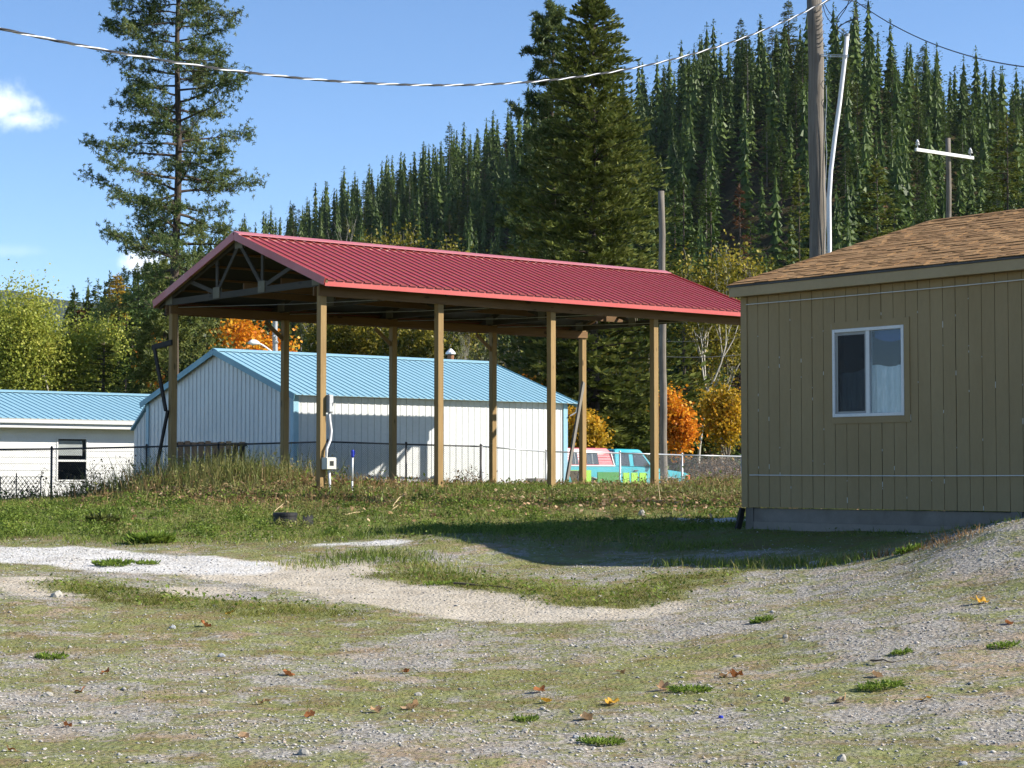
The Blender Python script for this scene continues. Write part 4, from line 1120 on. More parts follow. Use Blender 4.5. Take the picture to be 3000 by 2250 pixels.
def fence(name, stations, mat, label, rail_r=0.021, post_r=0.026, endpost=False, wire_r=0.0016):
    """stations: (photo column, distance, rail height above the eye)"""
    pts = [Vector(((px - 1500) / FPX * D, D, EYE + h)) for px, D, h in stations]
    root = empty(name, (pts[0].x, pts[0].y, gz(pts[0].x, pts[0].y)), 0, label, 'fence')
    o = Vector(root.location)
    for i, p in enumerate(pts):
        r = post_r * (1.35 if endpost and i == len(pts) - 1 else 1)
        MB().tube([(p.x - o.x, p.y - o.y, gz(p.x, p.y) - o.z - 0.4), (p.x - o.x, p.y - o.y, p.z - o.z + 0.01)], r, 8).build('post', mat, root, smooth=True)
        MB().tube([(p.x - o.x, p.y - o.y, p.z - o.z + 0.011), (p.x - o.x, p.y - o.y, p.z - o.z + 0.05), (p.x - o.x, p.y - o.y, p.z - o.z + 0.07)], [r * 1.15, r * 1.1, r * .3], 8).build('post_cap', mat, root, smooth=True)
    for a, b in zip(pts[:-1], pts[1:]):
        MB().tube([a - o, b - o], rail_r, 8).build('top_rail', mat, root, smooth=True)
        V, F = chain_mesh((a.x - o.x, a.y - o.y), (b.x - o.x, b.y - o.y), a.z - o.z - 1.19, b.z - o.z - 1.19, 1.18, r=wire_r)
        link('wire_mesh', npmesh('wire_mesh', V, F), mat, root)
    return root
fence('chain_link_fence', [(-260, 42.0, 0.55), (152, 44.5, 0.61), (430, 46.1, 0.68), (640, 47.4, 0.75), (960, 49.6, 0.86), (1190, 51.1, 0.82), (1408, 52.6, 0.79)],
      M['dark_steel'], 'dark weathered chain-link fence running past the white house and shed', wire_r=0.0026)
fence('chain_link_fence', [(1412, 52.65, 0.79), (1600, 53.7, 0.665), (1816, 55.1, 0.64), (1998, 56.5, 0.60), (2173, 57.9, 0.575)],
      M['steel'], 'bright galvanised chain-link fence in front of the teal pickup', endpost=True, wire_r=0.0018)
# brace against the end post
ep = ((2173 - 1500) / FPX * 57.9, 57.9)
# garden lattice by the white house
la = PX(0, 1470, 43.2); lz = gz(la.x, la.y)
lat = empty('lattice_panel', (la.x, la.y, lz), math.radians(12), 'low dark diamond lattice panel at the left edge before the white house', 'lattice')
for i in range(-6, 12):
    for s in (1, -1):
        x0 = i * 0.088; h = 0.56
        a0 = (x0, 0.0) if s > 0 else (x0 + h * 0.75, 0.0)
        b0 = (x0 + h * 0.75, h) if s > 0 else (x0, h)
        # keep to the panel
        (xa, za), (xb, zb) = a0, b0
        W_ = 0.86
        def cl(x, z, xo, zo):
            if x < 0: t = -x / (xo - x); return 0, z + t * (zo - z)
            if x > W_: t = (W_ - x) / (xo - x); return W_, z + t * (zo - z)
            return x, z
        if max(xa, xb) <= 0 or min(xa, xb) >= W_: continue
        pa, pb = cl(xa, za, xb, zb), cl(xb, zb, xa, za)
        MB().bar((pa[0], 0.006 * s, pa[1] + 0.06), (pb[0], 0.006 * s, pb[1] + 0.06), 0.010, 0.014, up=(0, 1, 0)).build('lattice_strip', M['dark_steel'], lat)
for x in (0.0, 0.34, 0.86):
    MB().tube([(x, 0.02, -0.25), (x, 0.02, 0.68 if x == 0.34 else 0.60)], 0.013, 6).build('stake', M['dark_steel'], lat)

# ------------------------------------------------------------------ teal pickup with red canopy
TO = PX(1650, 1473, 60.4); TO.z = gz(TO.x + 2, TO.y + 2)
tr = empty('pickup_truck', TO, ROT, 'teal pickup truck with red camper shell parked behind the galvanised fence', 'truck')
M['teal_paint'] = surf('teal_car_paint', (0.035, 0.34, 0.40), (0.03, 0.31, 0.37), 1.0, 0.25, spec=0.5, coat=0.6)
M['red_paint'] = surf('red_canopy_paint', (0.50, 0.075, 0.095), (0.44, 0.065, 0.080), 1.2, 0.38)
M['tyre'] = surf('tyre_rubber', (0.018, 0.018, 0.018), (0.03, 0.028, 0.026), 8, 0.85)
M['chrome'] = surf('chrome', (0.7, 0.7, 0.72), (0.6, 0.6, 0.62), 5, 0.15, metallic=1.0)
M['amber'] = surf('amber_lens', (0.75, 0.16, 0.02), None, 5, 0.25)
M['tail_red'] = surf('red_lens', (0.42, 0.02, 0.02), None, 5, 0.25)
WID = 1.78
def arch(cx, r, n=10): return [(cx + r * math.cos(math.pi - math.pi * i / n), 0.42 + r * math.sin(math.pi - math.pi * i / n) * 0.95) for i in range(n + 1)]
# lower body with wheel arches cut into both flanks
prof = [(0.0, 0.50), (0.45, 0.46)] + arch(1.15, 0.43) + [(1.75, 0.42), (3.9, 0.42)] + arch(4.52, 0.43) + [(5.05, 0.44), (5.34, 0.50), (5.40, 0.70), (5.36, 0.93), (5.15, 0.99), (4.1, 1.10), (3.85, 1.13), (2.16, 1.17), (0.02, 1.17), (0.0, 0.9)]
MB().prism(prof, 'y', 0.0, WID).build('body', M['teal_paint'], tr, bevel=0.022)
# cab (greenhouse), tumblehome
cabp = [(2.17, 1.165), (3.86, 1.13), (3.40, 1.66), (3.28, 1.71), (2.32, 1.72), (2.22, 1.68)]
v = [(x, 0.02 + (0.10 if z > 1.4 else 0.0), z) for x, z in cabp] + [(x, WID - 0.02 - (0.10 if z > 1.4 else 0.0), z) for x, z in cabp]
n = len(cabp)
MB().add(v, [(i, (i + 1) % n, n + (i + 1) % n, n + i) for i in range(n)] + [tuple(range(n))[::-1], tuple(range(n, 2 * n))]).build('cab', M['teal_paint'], tr, bevel=0.03)
def sidewin(name, poly, mat, proud=0.012):
    # side glass lies on the leaning cab flank
    def yy(z): return 0.02 + 0.10 * min(1, max(0, (z - 1.15) / 0.53)) - proud
    v = [(x, yy(z), z) for x, z in poly] + [(x, yy(z) + 0.02, z) for x, z in poly]; n = len(poly)
    MB().add(v, [(i, (i + 1) % n, n + (i + 1) % n, n + i) for i in range(n)] + [tuple(range(n))[::-1], tuple(range(n, 2 * n))]).build(name, mat, tr)
    v = [(x, WID - yy(z), z) for x, z in poly] + [(x, WID - yy(z) - 0.02, z) for x, z in poly]
    MB().add(v, [(i, (i + 1) % n, n + (i + 1) % n, n + i) for i in range(n)] + [tuple(range(n))[::-1], tuple(range(n, 2 * n))]).build(name, mat, tr)
M['car_glass'] = surf('tinted_car_glass', (0.03, 0.04, 0.042), (0.05, 0.06, 0.062), 2, 0.12, spec=0.8)
sidewin('quarter_window', [(2.40, 1.20), (2.80, 1.19), (2.80, 1.60), (2.40, 1.62)], M['car_glass'])
sidewin('door_window', [(2.98, 1.19), (3.70, 1.165), (3.35, 1.60), (2.98, 1.61)], M['car_glass'])
MB().add([(3.88, 0.10, 1.15), (3.88, WID - .10, 1.15), (3.42, WID - .17, 1.65), (3.42, 0.17, 1.65), (3.85, 0.10, 1.14), (3.85, WID - .10, 1.14), (3.39, WID - .17, 1.64), (3.39, .17, 1.64)],
         [(0, 1, 2, 3), (4, 7, 6, 5), (0, 3, 7, 4), (1, 5, 6, 2), (0, 4, 5, 1), (2, 6, 7, 3)]).build('windscreen', M['car_glass'], tr)
# door shut lines and handle
for x in (2.88, 3.82):
    MB().box(x - .006, x + .006, -0.024, -0.0225, 0.50, 1.14).build('door_seam', M['dark_steel'], tr)
MB().box(2.94, 3.10, -0.045, -0.024, 1.02, 1.06).build('door_handle', M['dark_steel'], tr)
mir = MB(); mir.box(3.62, 3.72, -0.22, -0.03, 1.18, 1.34); mir.build('wing_mirror', M['red_paint'], tr, bevel=0.02)
# canopy
canp = [(0.03, 1.185), (2.13, 1.185), (2.06, 1.62), (1.98, 1.74), (0.22, 1.74), (0.10, 1.62)]
n = len(canp)
v = [(x, 0.03 + (0.08 if z > 1.3 else 0.0) + (0.10 if z > 1.7 else 0), z) for x, z in canp] + [(x, WID - 0.03 - (0.08 if z > 1.3 else 0) - (0.10 if z > 1.7 else 0), z) for x, z in canp]
can = MB().add(v, [(i, (i + 1) % n, n + (i + 1) % n, n + i) for i in range(n)] + [tuple(range(n))[::-1], tuple(range(n, 2 * n))]).build('canopy', M['red_paint'], tr, bevel=0.025)
MB().box(0.01, 2.16, -0.005, 0.035, 1.172, 1.205).build('canopy_rail', M['vinyl'], can)
MB().bar((2.13, 0.018, 1.20), (2.05, 0.09, 1.62), 0.035, 0.02, up=(0, 1, 0)).build('canopy_edge', M['vinyl'], can)
for k in range(4):
    z = 1.28 + k * 0.085
    yv = 0.03 + 0.08 * (z - 1.185) / 0.435 - 0.004
    MB().bar((0.10, yv, z), (2.06, yv, z), 0.012, 0.010).build('canopy_rib', M['red_paint'], can)
for (xa, xb) in ((0.40, 0.66), (1.00, 1.50)):
    poly = [(xa, 1.23), (xb, 1.23), (xb - .02, 1.58), (xa + .02, 1.58)]
    v = [(x, 0.03 + 0.08 * (z - 1.185) / 0.435 - 0.014, z) for x, z in poly] + [(x, 0.03 + 0.08 * (z - 1.185) / 0.435 + 0.006, z) for x, z in poly]
    o = MB().add(v, [(0, 1, 5, 4), (1, 2, 6, 5), (2, 3, 7, 6), (3, 0, 4, 7), (3, 2, 1, 0), (4, 5, 6, 7)]).build('canopy_window', M['car_glass'], can)
    MB().bar(((xa + xb) / 2, 0.022, 1.23), ((xa + xb) / 2, 0.088, 1.58), 0.015, 0.010, up=(0, 1, 0)).build('window_bar', M['grey_box'], can)
# wheels
def wheel(x, y):
    wv = empty('wheel', (x, y, 0.36)); wv.parent = tr
    s = -1 if y < 1 else 1
    MB().tube([(0, -0.10, 0), (0, -0.085, 0), (0, 0.085, 0), (0, 0.10, 0)], [0.30, 0.36, 0.36, 0.30], 24).build('tyre', M['tyre'], wv, smooth=False)
    MB().tube([(0, s * 0.101, 0), (0, s * 0.108, 0), (0, s * 0.103, 0)], [0.21, 0.19, 0.06], 20).build('rim', M['chrome'], wv)
for x in (1.15, 4.52):
    for y in (0.10, WID - 0.10): wheel(x, y)
    MB().tube([(x - 0.44, -0.026, 0.42), (x - 0.38, -0.026, 0.64), (x - 0.22, -0.026, 0.79), (x, -0.026, 0.84), (x + 0.22, -0.026, 0.79), (x + 0.38, -0.026, 0.64), (x + 0.44, -0.026, 0.42)], 0.022, 6).build('arch_trim', M['chrome'], tr)
MB().box(-0.025, 0.03, -0.006, 0.10, 0.78, 1.08).build('tail_light', M['tail_red'], tr)
MB().box(-0.16, -0.03, -0.02, WID + 0.02, 0.46, 0.62).build('rear_bumper', M['chrome'], tr, bevel=0.02)
MB().box(5.43, 5.54, -0.02, WID + 0.02, 0.46, 0.62).build('front_bumper', M['chrome'], tr, bevel=0.02)
MB().box(5.22, 5.39, -0.03, 0.06, 0.76, 0.90).build('indicator', M['amber'], tr)
MB().box(5.405, 5.43, 0.12, 0.50, 0.70, 0.90).build('headlight', M['vinyl'], tr)
MB().box(5.405, 5.43, WID - 0.50, WID - 0.12, 0.70, 0.90).build('headlight', M['vinyl'], tr)
# ------------------------------------------------------------------ painted boards standing before the pickup
M['lime'] = surf('lime_paint', (0.26, 0.56, 0.028), (0.22, 0.50, 0.024), 2, 0.6)
M['green_paint'] = surf('dark_green_paint', (0.028, 0.20, 0.022), (0.022, 0.16, 0.018), 2, 0.6)
def board_at(pxs, pyt, D, wid, thick, mat, name, label, lean=0.0, rz=ROT, group=None, cat='board'):
    p = PX(pxs, 1400, D); z0 = gz(p.x, p.y); top = PX(pxs, pyt, D).z
    o = MB().box(0, wid, 0, thick, 0, top - z0).build(name, mat, None, (p.x, p.y, z0 - 0.02), (lean, 0, rz), bevel=0.004)
    return tag(o, label, cat, group)
# A-frame: plywood face leaning one way, lime face the other
p = PX(1672, 1400, 59.2); z0 = gz(p.x, p.y); af = empty('a_frame_ramp', (p.x, p.y, z0), ROT, 'plywood and lime A-frame ramp beside the shed corner', 'ramp')
MB().bar((0.62, 0.0, 0.0), (0.16, 0.0, 0.92), 0.60, 0.025, up=(1, 0, 0)).build('plywood_face', M['plywood'], af)
MB().bar((0.02, -0.28, 0.0), (0.13, -0.28, 0.93), 0.04, 0.05, up=(1, 0, 0)).build('leg', M['dark_board'], af)
MB().bar((-0.25, -0.28, 0.0), (0.12, -0.28, 0.93), 0.04, 0.05, up=(1, 0, 0)).build('leg', M['dark_board'], af)
MB().add([(0.20, 0.33, 0.94), (1.12, 0.33, 0.94), (1.12, 0.33, 0.0), (0.66, 0.33, 0.0), (0.20, 0.36, 0.94), (1.12, 0.36, 0.94), (1.12, 0.36, 0.0), (0.66, 0.36, 0.0)],
         [(0, 1, 2, 3), (4, 7, 6, 5), (0, 4, 5, 1), (1, 5, 6, 2), (2, 6, 7, 3), (3, 7, 4, 0)]).build('lime_face', M['lime'], af)
board_at(1751, 1381, 59.75, 0.93, 0.03, M['green_paint'], 'painted_board', 'dark green painted board before the pickup bed')
for i, (x0, wd) in enumerate(((1826, 0.26), (1850, 0.27), (1874, 0.29))):
    board_at(x0, 1383, 60.3 + i * 0.2, wd, 0.03, M['lime'], 'painted_board',
             ['narrow lime board nearest the dark green board', 'middle one of three narrow lime boards before the pickup cab', 'rightmost narrow lime board before the pickup cab'][i], group='narrow lime boards')
# mossy concrete block at the shed foot
p = PX(1573, 1400, 53.9); z0 = gz(p.x, p.y)
o = MB().box(0, 0.44, 0, 0.42, -0.3, PX(1573, 1401, 53.9).z - z0).build('concrete_block', M['concrete'], None, (p.x, p.y, z0), (0, 0, ROT + 0.2), bevel=0.03)
tag(o, 'squat mossy concrete block at the foot of the white shed wall', 'block')

# ------------------------------------------------------------------ marker pipe, black drum
p = PX(1032, 1432, 39.0); z0 = gz(p.x, p.y); zt = PX(1032, 1318, 39.0).z - z0
mp = empty('marker_pipe', (p.x, p.y, z0), 0, 'thin white marker pipe with bright blue cap beside the meter post', 'marker')
MB().tube([(0, 0, -0.3), (0, 0, zt * 0.29), ], 0.017, 10).build('pipe', M['white_pipe'], mp, smooth=True)
MB().tube([(0, 0, zt * 0.29), (0.0, 0, zt * 0.31)], 0.020, 10).build('band', M['black_plastic'], mp)
MB().tube([(0, 0, zt * 0.31), (0.004, 0, zt - 0.14)], 0.017, 10).build('pipe', M['white_pipe'], mp, smooth=True)
MB().tube([(0.004, 0, zt - 0.145), (0.004, 0, zt - 0.12), (0.004, 0, zt - 0.02), (0.004, 0, zt)], [0.028, 0.034, 0.034, 0.020], 10).build('cap', M['blue_cap'], mp)
MB().box(0.03, 0.052, -0.015, 0.015, zt - 0.10, zt - 0.02).build('cap_tab', M['blue_cap'], mp)

gp = px_ground(850, 1538)
dr = empty('plastic_drum', (gp[0], gp[1], gp[2]), 0.1, 'broken black plastic drum base sunk in the grass', 'drum')
d = MB(); nseg = 28
ring = []
for r_, z in ((0.185, -0.1), (0.190, 0.14), (0.198, 0.15), (0.198, 0.19), (0.182, 0.20), (0.170, 0.19), (0.165, -0.1)):
    ring.append([(r_ * math.cos(2 * math.pi * k / nseg) - 0.08, r_ * math.sin(2 * math.pi * k / nseg), z) for k in range(nseg)])
vv = [q for rg in ring for q in rg]; ff2 = []
for a in range(len(ring) - 1):
    for k in range(nseg): ff2.append((a * nseg + k, a * nseg + (k + 1) % nseg, (a + 1) * nseg + (k + 1) % nseg, (a + 1) * nseg + k))
MB().add(vv, ff2).build('rim', M['black_plastic'], dr)
rq = random.Random(3); v = []; n = 14
for j in range(2):
    for i in range(n + 1):
        an = -1.5 + i * 2.3 / n; rad = 0.17
        for t_ in (0, 0.012):
            v.append((0.19 + (rad + t_) * math.cos(an), (rad + t_) * math.sin(an), -0.1 if j == 0 else 0.145 + 0.03 * rq.random() - 0.02 * (i % 3)))
f = []
for i in range(n):
    a = 2 * i; b_ = 2 * (n + 1) + 2 * i
    f += [(a, a + 2, b_ + 2, b_), (a + 1, b_ + 1, b_ + 3, a + 3), (b_, b_ + 2, b_ + 3, b_ + 1)]
MB().add(v, f).build('torn_side', M['black_plastic'], dr)

# ------------------------------------------------------------------ poles and wires
def pole(name, pts, rads, label, mat=None, cat='pole'):
    base = Vector(pts[-1]); root = empty(name, base, 0, label, cat)
    n = 14; a, b_ = Vector(pts[0]) - base, Vector(pts[-1]) - base
    q = [b_.lerp(a, i / n) + Vector((0.012 * math.sin(i * 1.7), 0.012 * math.cos(i * 2.3), 0)) for i in range(n + 1)]
    q[0] = b_ + Vector((0, 0, -0.8))
    MB().tube(q, [rads[1] + (rads[0] - rads[1]) * i / n for i in range(n + 1)], 16).build('shaft', mat or M['pole'], root, smooth=True)
    return root
def base_of(px, D):
    x = (px - 1500) / FPX * D; return Vector((x, D, gz(x, D)))
# big service pole behind the tan house
D1 = 36.0
top = PX(2387, -14, D1); bot = base_of(2404, D1)
sp = pole('service_pole', [top, bot], (0.138, 0.165), 'thick weathered service pole with white conduit behind the tan house', cat='utility pole')
def rel(root, *pp): return [Vector(q) - Vector(root.location) for q in pp]
cpts = [PX(2482, 105, 35.75), PX(2474, 180, 35.75), PX(2460, 300, 35.74), PX(2446, 400, 35.72), PX(2434, 500, 35.70), PX(2429, 580, 35.70), PX(2430, 700, 35.70), PX(2431, 900, 35.7), PX(2432, 1380, 35.7)]
MB().tube(rel(sp, *cpts), 0.040, 12).build('conduit', M['white_pipe'], sp, smooth=True)
MB().tube(rel(sp, PX(2483, 99, 35.75), PX(2482, 107, 35.75)), 0.044, 12).build('weatherhead', M['grey_box'], sp)
for dy in (0, 5):
    a, b_ = rel(sp, PX(2405, 160 + dy, 35.86), PX(2484, 162 + dy, 35.70))
    MB().bar(a, b_, 0.03, 0.012).build('standoff_bracket', M['steel'], sp)
g1 = rel(sp, *[PX(2413 + 2 * math.sin(i * 1.3), y, 35.80) for i, y in enumerate(range(300, 1300, 60))])
MB().tube(g1, 0.012, 6).build('ground_wire_moulding', M['grey_board'], sp)
g2 = rel(sp, *[PX(2420 + 2.2 * math.sin(i * 1.9), y, 35.84) for i, y in enumerate(range(250, 1300, 50))])
MB().tube(g2, 0.006, 6).build('ground_wire', M['steel'], sp)
for i in range(9):
    y = 22 + i * 13
    a, b_, c_ = rel(sp, PX(2389 + i * .5, y + 14, 35.855), PX(2402 + i * .5, y + 9 + 4 * (i % 2), 35.86), PX(2411 + i * .6, y - 8 + 5 * (i % 3), 35.92))
    MB().tube([a, b_, c_], 0.006, 5).build('climbing_scar', M['dark_steel'], sp)
for pts in (((2412, 235), (2405, 246), (2412, 262), (2416, 250)), ((2412, 290), (2406, 300), (2415, 322))):
    MB().tube(rel(sp, *[PX(x, y, 35.84) for x, y in pts]), 0.007, 5).build('wire_clip', M['dark_steel'], sp)
# looping service leads
leads = [((2411, 15, 35.8), (2420, 45, 35.7), (2440, 72, 35.6), (2458, 82, 35.6), (2476, 92, 35.7), (2481, 104, 35.75)),
         ((2414, 10, 35.8), (2432, 40, 35.7), (2450, 56, 35.6), (2457, 44, 35.5), (2480, 18, 35.4), (2497, 0, 35.3), (2510, -18, 35.2)),
         ((2481, 104, 35.75), (2455, 90, 35.6), (2448, 78, 35.5), (2460, 52, 35.5), (2478, 25, 35.4), (2488, 0, 35.3), (2496, -20, 35.2)),
         ((2450, 90, 35.6), (2462, 74, 35.5), (2490, 62, 35.4), (2509, 54, 35.35), (2506, 30, 35.3), (2512, 17, 35.2), (2530, 14, 35.0), (2545, 20, 34.8)),
         ((2452, 86, 35.6), (2470, 70, 35.5), (2488, 60, 35.4), (2508, 53, 35.35))]
def smooth_pts(pts, n=6):
    P_ = [PX(*p) for p in pts]; out = []
    for i in range(len(P_) - 1):
        p0, p1, p2, p3 = P_[max(i - 1, 0)], P_[i], P_[i + 1], P_[min(i + 2, len(P_) - 1)]
        for k in range(n):
            t = k / n
            out.append(0.5 * ((2 * p1) + (p2 - p0) * t + (2 * p0 - 5 * p1 + 4 * p2 - p3) * t * t + (3 * p1 - p0 - 3 * p2 + p3) * t ** 3))
    out.append(P_[-1]); return out
for l in leads:
    MB().tube([q - Vector(sp.location) for q in smooth_pts(l)], 0.0075, 6).build('service_lead', M['black_cable'], sp)
bx = PX(2509, 54, 35.35) - Vector(sp.location)
MB().box(bx.x - .02, bx.x + .03, bx.y - .02, bx.y + .02, bx.z - .025, bx.z + .025).build('splice_connector', M['dark_steel'], sp, bevel=.006)

def twisted_cable(name, A, B, sag, label, pitch=0.38, off=0.0085, r=0.0075, bare=True, seed=0):
    A, B = Vector(A), Vector(B); L = (B - A).length; n = int(L / pitch * 12)
    root = empty(name, A, 0, label, 'cable')
    d = (B - A).normalized(); side = d.cross(Vector((0, 0, 1))).normalized()
    for s in range(3):
        pts = []
        for i in range(n + 1):
            t = i / n; c_ = A.lerp(B, t) + Vector((0, 0, -4 * sag * t * (1 - t)))
            ph = 2 * math.pi * t * L / pitch + s * 2.0944
            pts.append(c_ - A + side * (math.cos(ph) * off) + Vector((0, 0, math.sin(ph) * off)))
        MB().tube(pts, r * (0.95 if s == 0 else 1.0), 6).build('bare_strand' if s == 0 and bare else 'insulated_strand', M['cable_steel'] if s == 0 and bare else M['black_cable'], root, smooth=True)
    return root
twisted_cable('service_cable', PX(-60, 70, 17.9), PX(2440, -8, 35.6), 1.02, 'twisted service cable with silvery glints sagging across the sky to the pole', pitch=0.74, off=0.0080, r=0.0076)
twisted_cable('service_cable', PX(2505, 2, 35.3), PX(3140, 205, 26.0), 0.30, 'dark twisted cable dropping from the pole towards the upper right corner', pitch=0.30, off=0.005, r=0.0048, bare=False)
# dead-end clamp where the two drops meet
dc = empty('wire_clamp', PX(2452, -4, 35.5), 0, 'wire clamp joining the two service cables at the pole top', 'clamp')
o_ = Vector(dc.location)
MB().tube([PX(2405, 14, 35.8) - o_, PX(2440, -6, 35.6) - o_, PX(2475, 0, 35.4) - o_, PX(2508, 4, 35.3) - o_], 0.012, 8).build('clamp_rod', M['steel'], dc)

# bare old pole by the pickup
pole('bare_pole', [PX(1938, 560, 58.4), base_of(1944, 58.4)], (0.092, 0.118), 'tall bare weathered pole standing at the right end of the pavilion', cat='pole')
# far pole with white crossarm
D2 = 90.0
fp = pole('crossarm_pole', [PX(2778, 405, D2), base_of(2782, D2)], (0.115, 0.16), 'wooden pole with white crossarm rising above the tan house roof', cat='utility pole')
a, b_ = rel(fp, PX(2683, 438, 88.3), PX(2851, 463, 90.6))
arm = MB().bar(a, b_, 0.11, 0.145).build('crossarm', M['vinyl'], fp)
for px_, py_, Dd in ((2688, 432, 88.4), (2843, 456, 90.4)):
    c_ = rel(fp, PX(px_, py_, Dd))[0]
    MB().tube([c_ + Vector((0, 0, z)) for z in (-0.06, 0.10)], 0.02, 8).build('insulator_pin', M['steel'], fp)
    MB().tube([c_ + Vector((0, 0, z)) for z in (0.10, 0.13, 0.2, 0.21, 0.28, 0.36)], [0.10, 0.105, 0.07, 0.095, 0.06, 0.03], 12).build('insulator', surf('porcelain', (0.62, 0.62, 0.6), (0.45, 0.45, 0.44), 9, 0.25), fp, smooth=True)
# street lamp seen through the pavilion
D3 = 72.0
sl_ = pole('street_lamp', [PX(806, 800, D3), base_of(808, D3)], (0.085, 0.105), 'grey street lamp pole with curved white arm above the shed roof', M['grey_box'], 'street lamp')
armp = [(806, 1037, D3), (790, 1026, 71.9), (772, 1013, 71.7), (758, 1006, 71.6), (745, 1003, 71.5)]
MB().tube([q - Vector(sl_.location) for q in smooth_pts(armp)], 0.035, 8).build('lamp_arm', M['white_pipe'], sl_, smooth=True)
hd = [PX(758, 1005, 71.6), PX(748, 1003, 71.5), PX(738, 1003, 71.4), PX(728, 1004, 71.3)]
MB().tube([q - Vector(sl_.location) for q in hd], [0.05, 0.10, 0.105, 0.04], 12).build('lamp_head', M['vinyl'], sl_, smooth=True)
for (x, y) in ((817, 981), (806, 992), (811, 1003), (802, 986)):
    c_ = PX(x, y, 71.85) - Vector(sl_.location)
    MB().tube([c_ + Vector((0, 0, -0.05)), c_, c_ + Vector((0, 0, 0.05))], [0.03, 0.065, 0.03], 8).build('line_fitting', M['steel'], sl_)
# thin lines behind the pavilion and across the hillside
def wire(A, B, sag, label, r=0.012):
    A, B = PX(*A), PX(*B); pts = [A.lerp(B, i / 30) + Vector((0, 0, -4 * sag * (i / 30) * (1 - i / 30))) - A for i in range(31)]
    tag(MB().tube(pts, r, 5).build('overhead_wire', M['black_cable'], None, A), label, 'wire')
wire((1952, 1045, 58.4), (2420, 985, 70), 0.25, 'thin black wire running right from the bare pole below the red roof', 0.010)
wire((1952, 1000, 58.4), (2420, 930, 75), 0.25, 'faint upper wire running right from the bare pole', 0.005)

# ------------------------------------------------------------------ trees
def unit(v): return v / (np.linalg.norm(v, axis=-1, keepdims=True) + 1e-9)
def sprays(P, d, L, Wd, R, tilt=0.5):
    """kite-shaped leaf sprays at P pointing along d"""
    n = len(P); up = unit(np.stack([R.normal(0, tilt, n), R.normal(0, tilt, n), np.ones(n)], -1))
    side = unit(np.cross(d, up)) * (Wd[:, None] * 0.5)
    mid = P + d * (L[:, None] * 0.45)
    V = np.stack([P, mid + side, P + d * L[:, None], mid - side], 1).reshape(-1, 3)
    F = np.arange(4 * n).reshape(n, 4)
    return V, F
def merge(parts):
    Vs, Fs, o = [], [], 0
    for V, F in parts:
        Vs.append(V); Fs.append(np.asarray(F) + o); o += len(V)
    return np.concatenate(Vs), Fs

def conifer_crown(seed, H, R, z0=0.08, nb=220, nsp=9, ll=0.7, lw=0.28, rise=-0.12, power=0.75, jitter=0.3, per=2, gap=0.0, tipup=0.05):
    g = np.random.default_rng(seed)
    t = np.sort(g.random(nb)) ** 0.9
    z = H * (z0 + (0.985 - z0) * t)
    # uneven outline: lobes by height and bearing
    az = g.random(nb) * 2 * math.pi
    lob = 1 + jitter * np.sin(az * 2 + 5 * t * math.pi + seed) * 0.5 + g.normal(0, jitter * 0.45, nb)
    L = R * np.clip((1 - t) ** power, 0.03, 1) * np.clip(lob, 0.35, 1.5) + 0.15
    low = np.clip(t / 0.12, 0, 1); L *= 0.55 + 0.45 * low
    if gap: keep = g.random(nb) > gap; t, z, az, L = t[keep], z[keep], az[keep], L[keep]
    nb = len(t); m = nb * nsp * per
    bi = np.repeat(np.arange(nb), nsp * per)
    f = 0.15 + 0.85 * g.random(m) ** 0.75
    rad = np.stack([np.cos(az), np.sin(az), np.zeros(nb)], -1)[bi]
    lat = np.stack([-np.sin(az), np.cos(az), np.zeros(nb)], -1)[bi]
    slope = (rise + 0.35 * t)[bi]
    P = rad * (f * L[bi])[:, None]
    P[:, 2] += z[bi] + f * L[bi] * slope - 0.10 * L[bi] * f * f + g.normal(0, 0.06 * ll, m)
    sgn = np.where(g.random(m) < 0.5, -1, 1); ang = g.uniform(0.2, 1.15, m)
    d = rad * np.cos(ang)[:, None] + lat * (sgn * np.sin(ang))[:, None]
    d[:, 2] += slope * 0.8 - 0.18 + tipup + g.normal(0, 0.25, m)
    d = unit(d)
    sz = (0.55 + 0.6 * g.random(m)) * np.clip(0.45 + 0.7 * (1 - t[bi]), 0.4, 1.1)
    V, F = sprays(P, d, ll * sz, lw * sz, g, 0.55)
    # leader
    k = 14; Pt = np.stack([np.zeros(k), np.zeros(k), H * (0.95 + 0.05 * np.linspace(0, 1, k))], -1)
    dt = unit(np.stack([g.normal(0, .6, k), g.normal(0, .6, k), np.full(k, 0.8)], -1))
    V2, F2 = sprays(Pt, dt, np.full(k, ll * 0.5), np.full(k, lw * 0.5), g)
    V, F = merge([(V, F), (V2, F2)])
    return V, F, (z, az, L, rise + 0.35 * t)
def conifer_trunk(H, r, branches=None, nbr=0, seed=0):
    m = MB(); n = 8
    m.tube([(0.02 * math.sin(i), 0.02 * math.cos(i * 1.4), -0.6 + (H + 0.55) * i / n) for i in range(n + 1)], [r * (1 - 0.93 * (i / n)) + 0.015 for i in range(n + 1)], 7)
    if branches is not None:
        z, az, L, sl = branches; g = np.random.default_rng(seed)
        for i in g.choice(len(z), min(nbr, len(z)), False):
            dx, dy = math.cos(az[i]), math.sin(az[i]); l = L[i] * 0.9
            m.tube([(dx * l * q, dy * l * q, z[i] + l * q * sl[i] - 0.10 * l * q * q) for q in (0, .35, .7, 1)], [0.045 * r / 0.2 + 0.01, 0.035, 0.022, 0.008], 4, False)
    return m

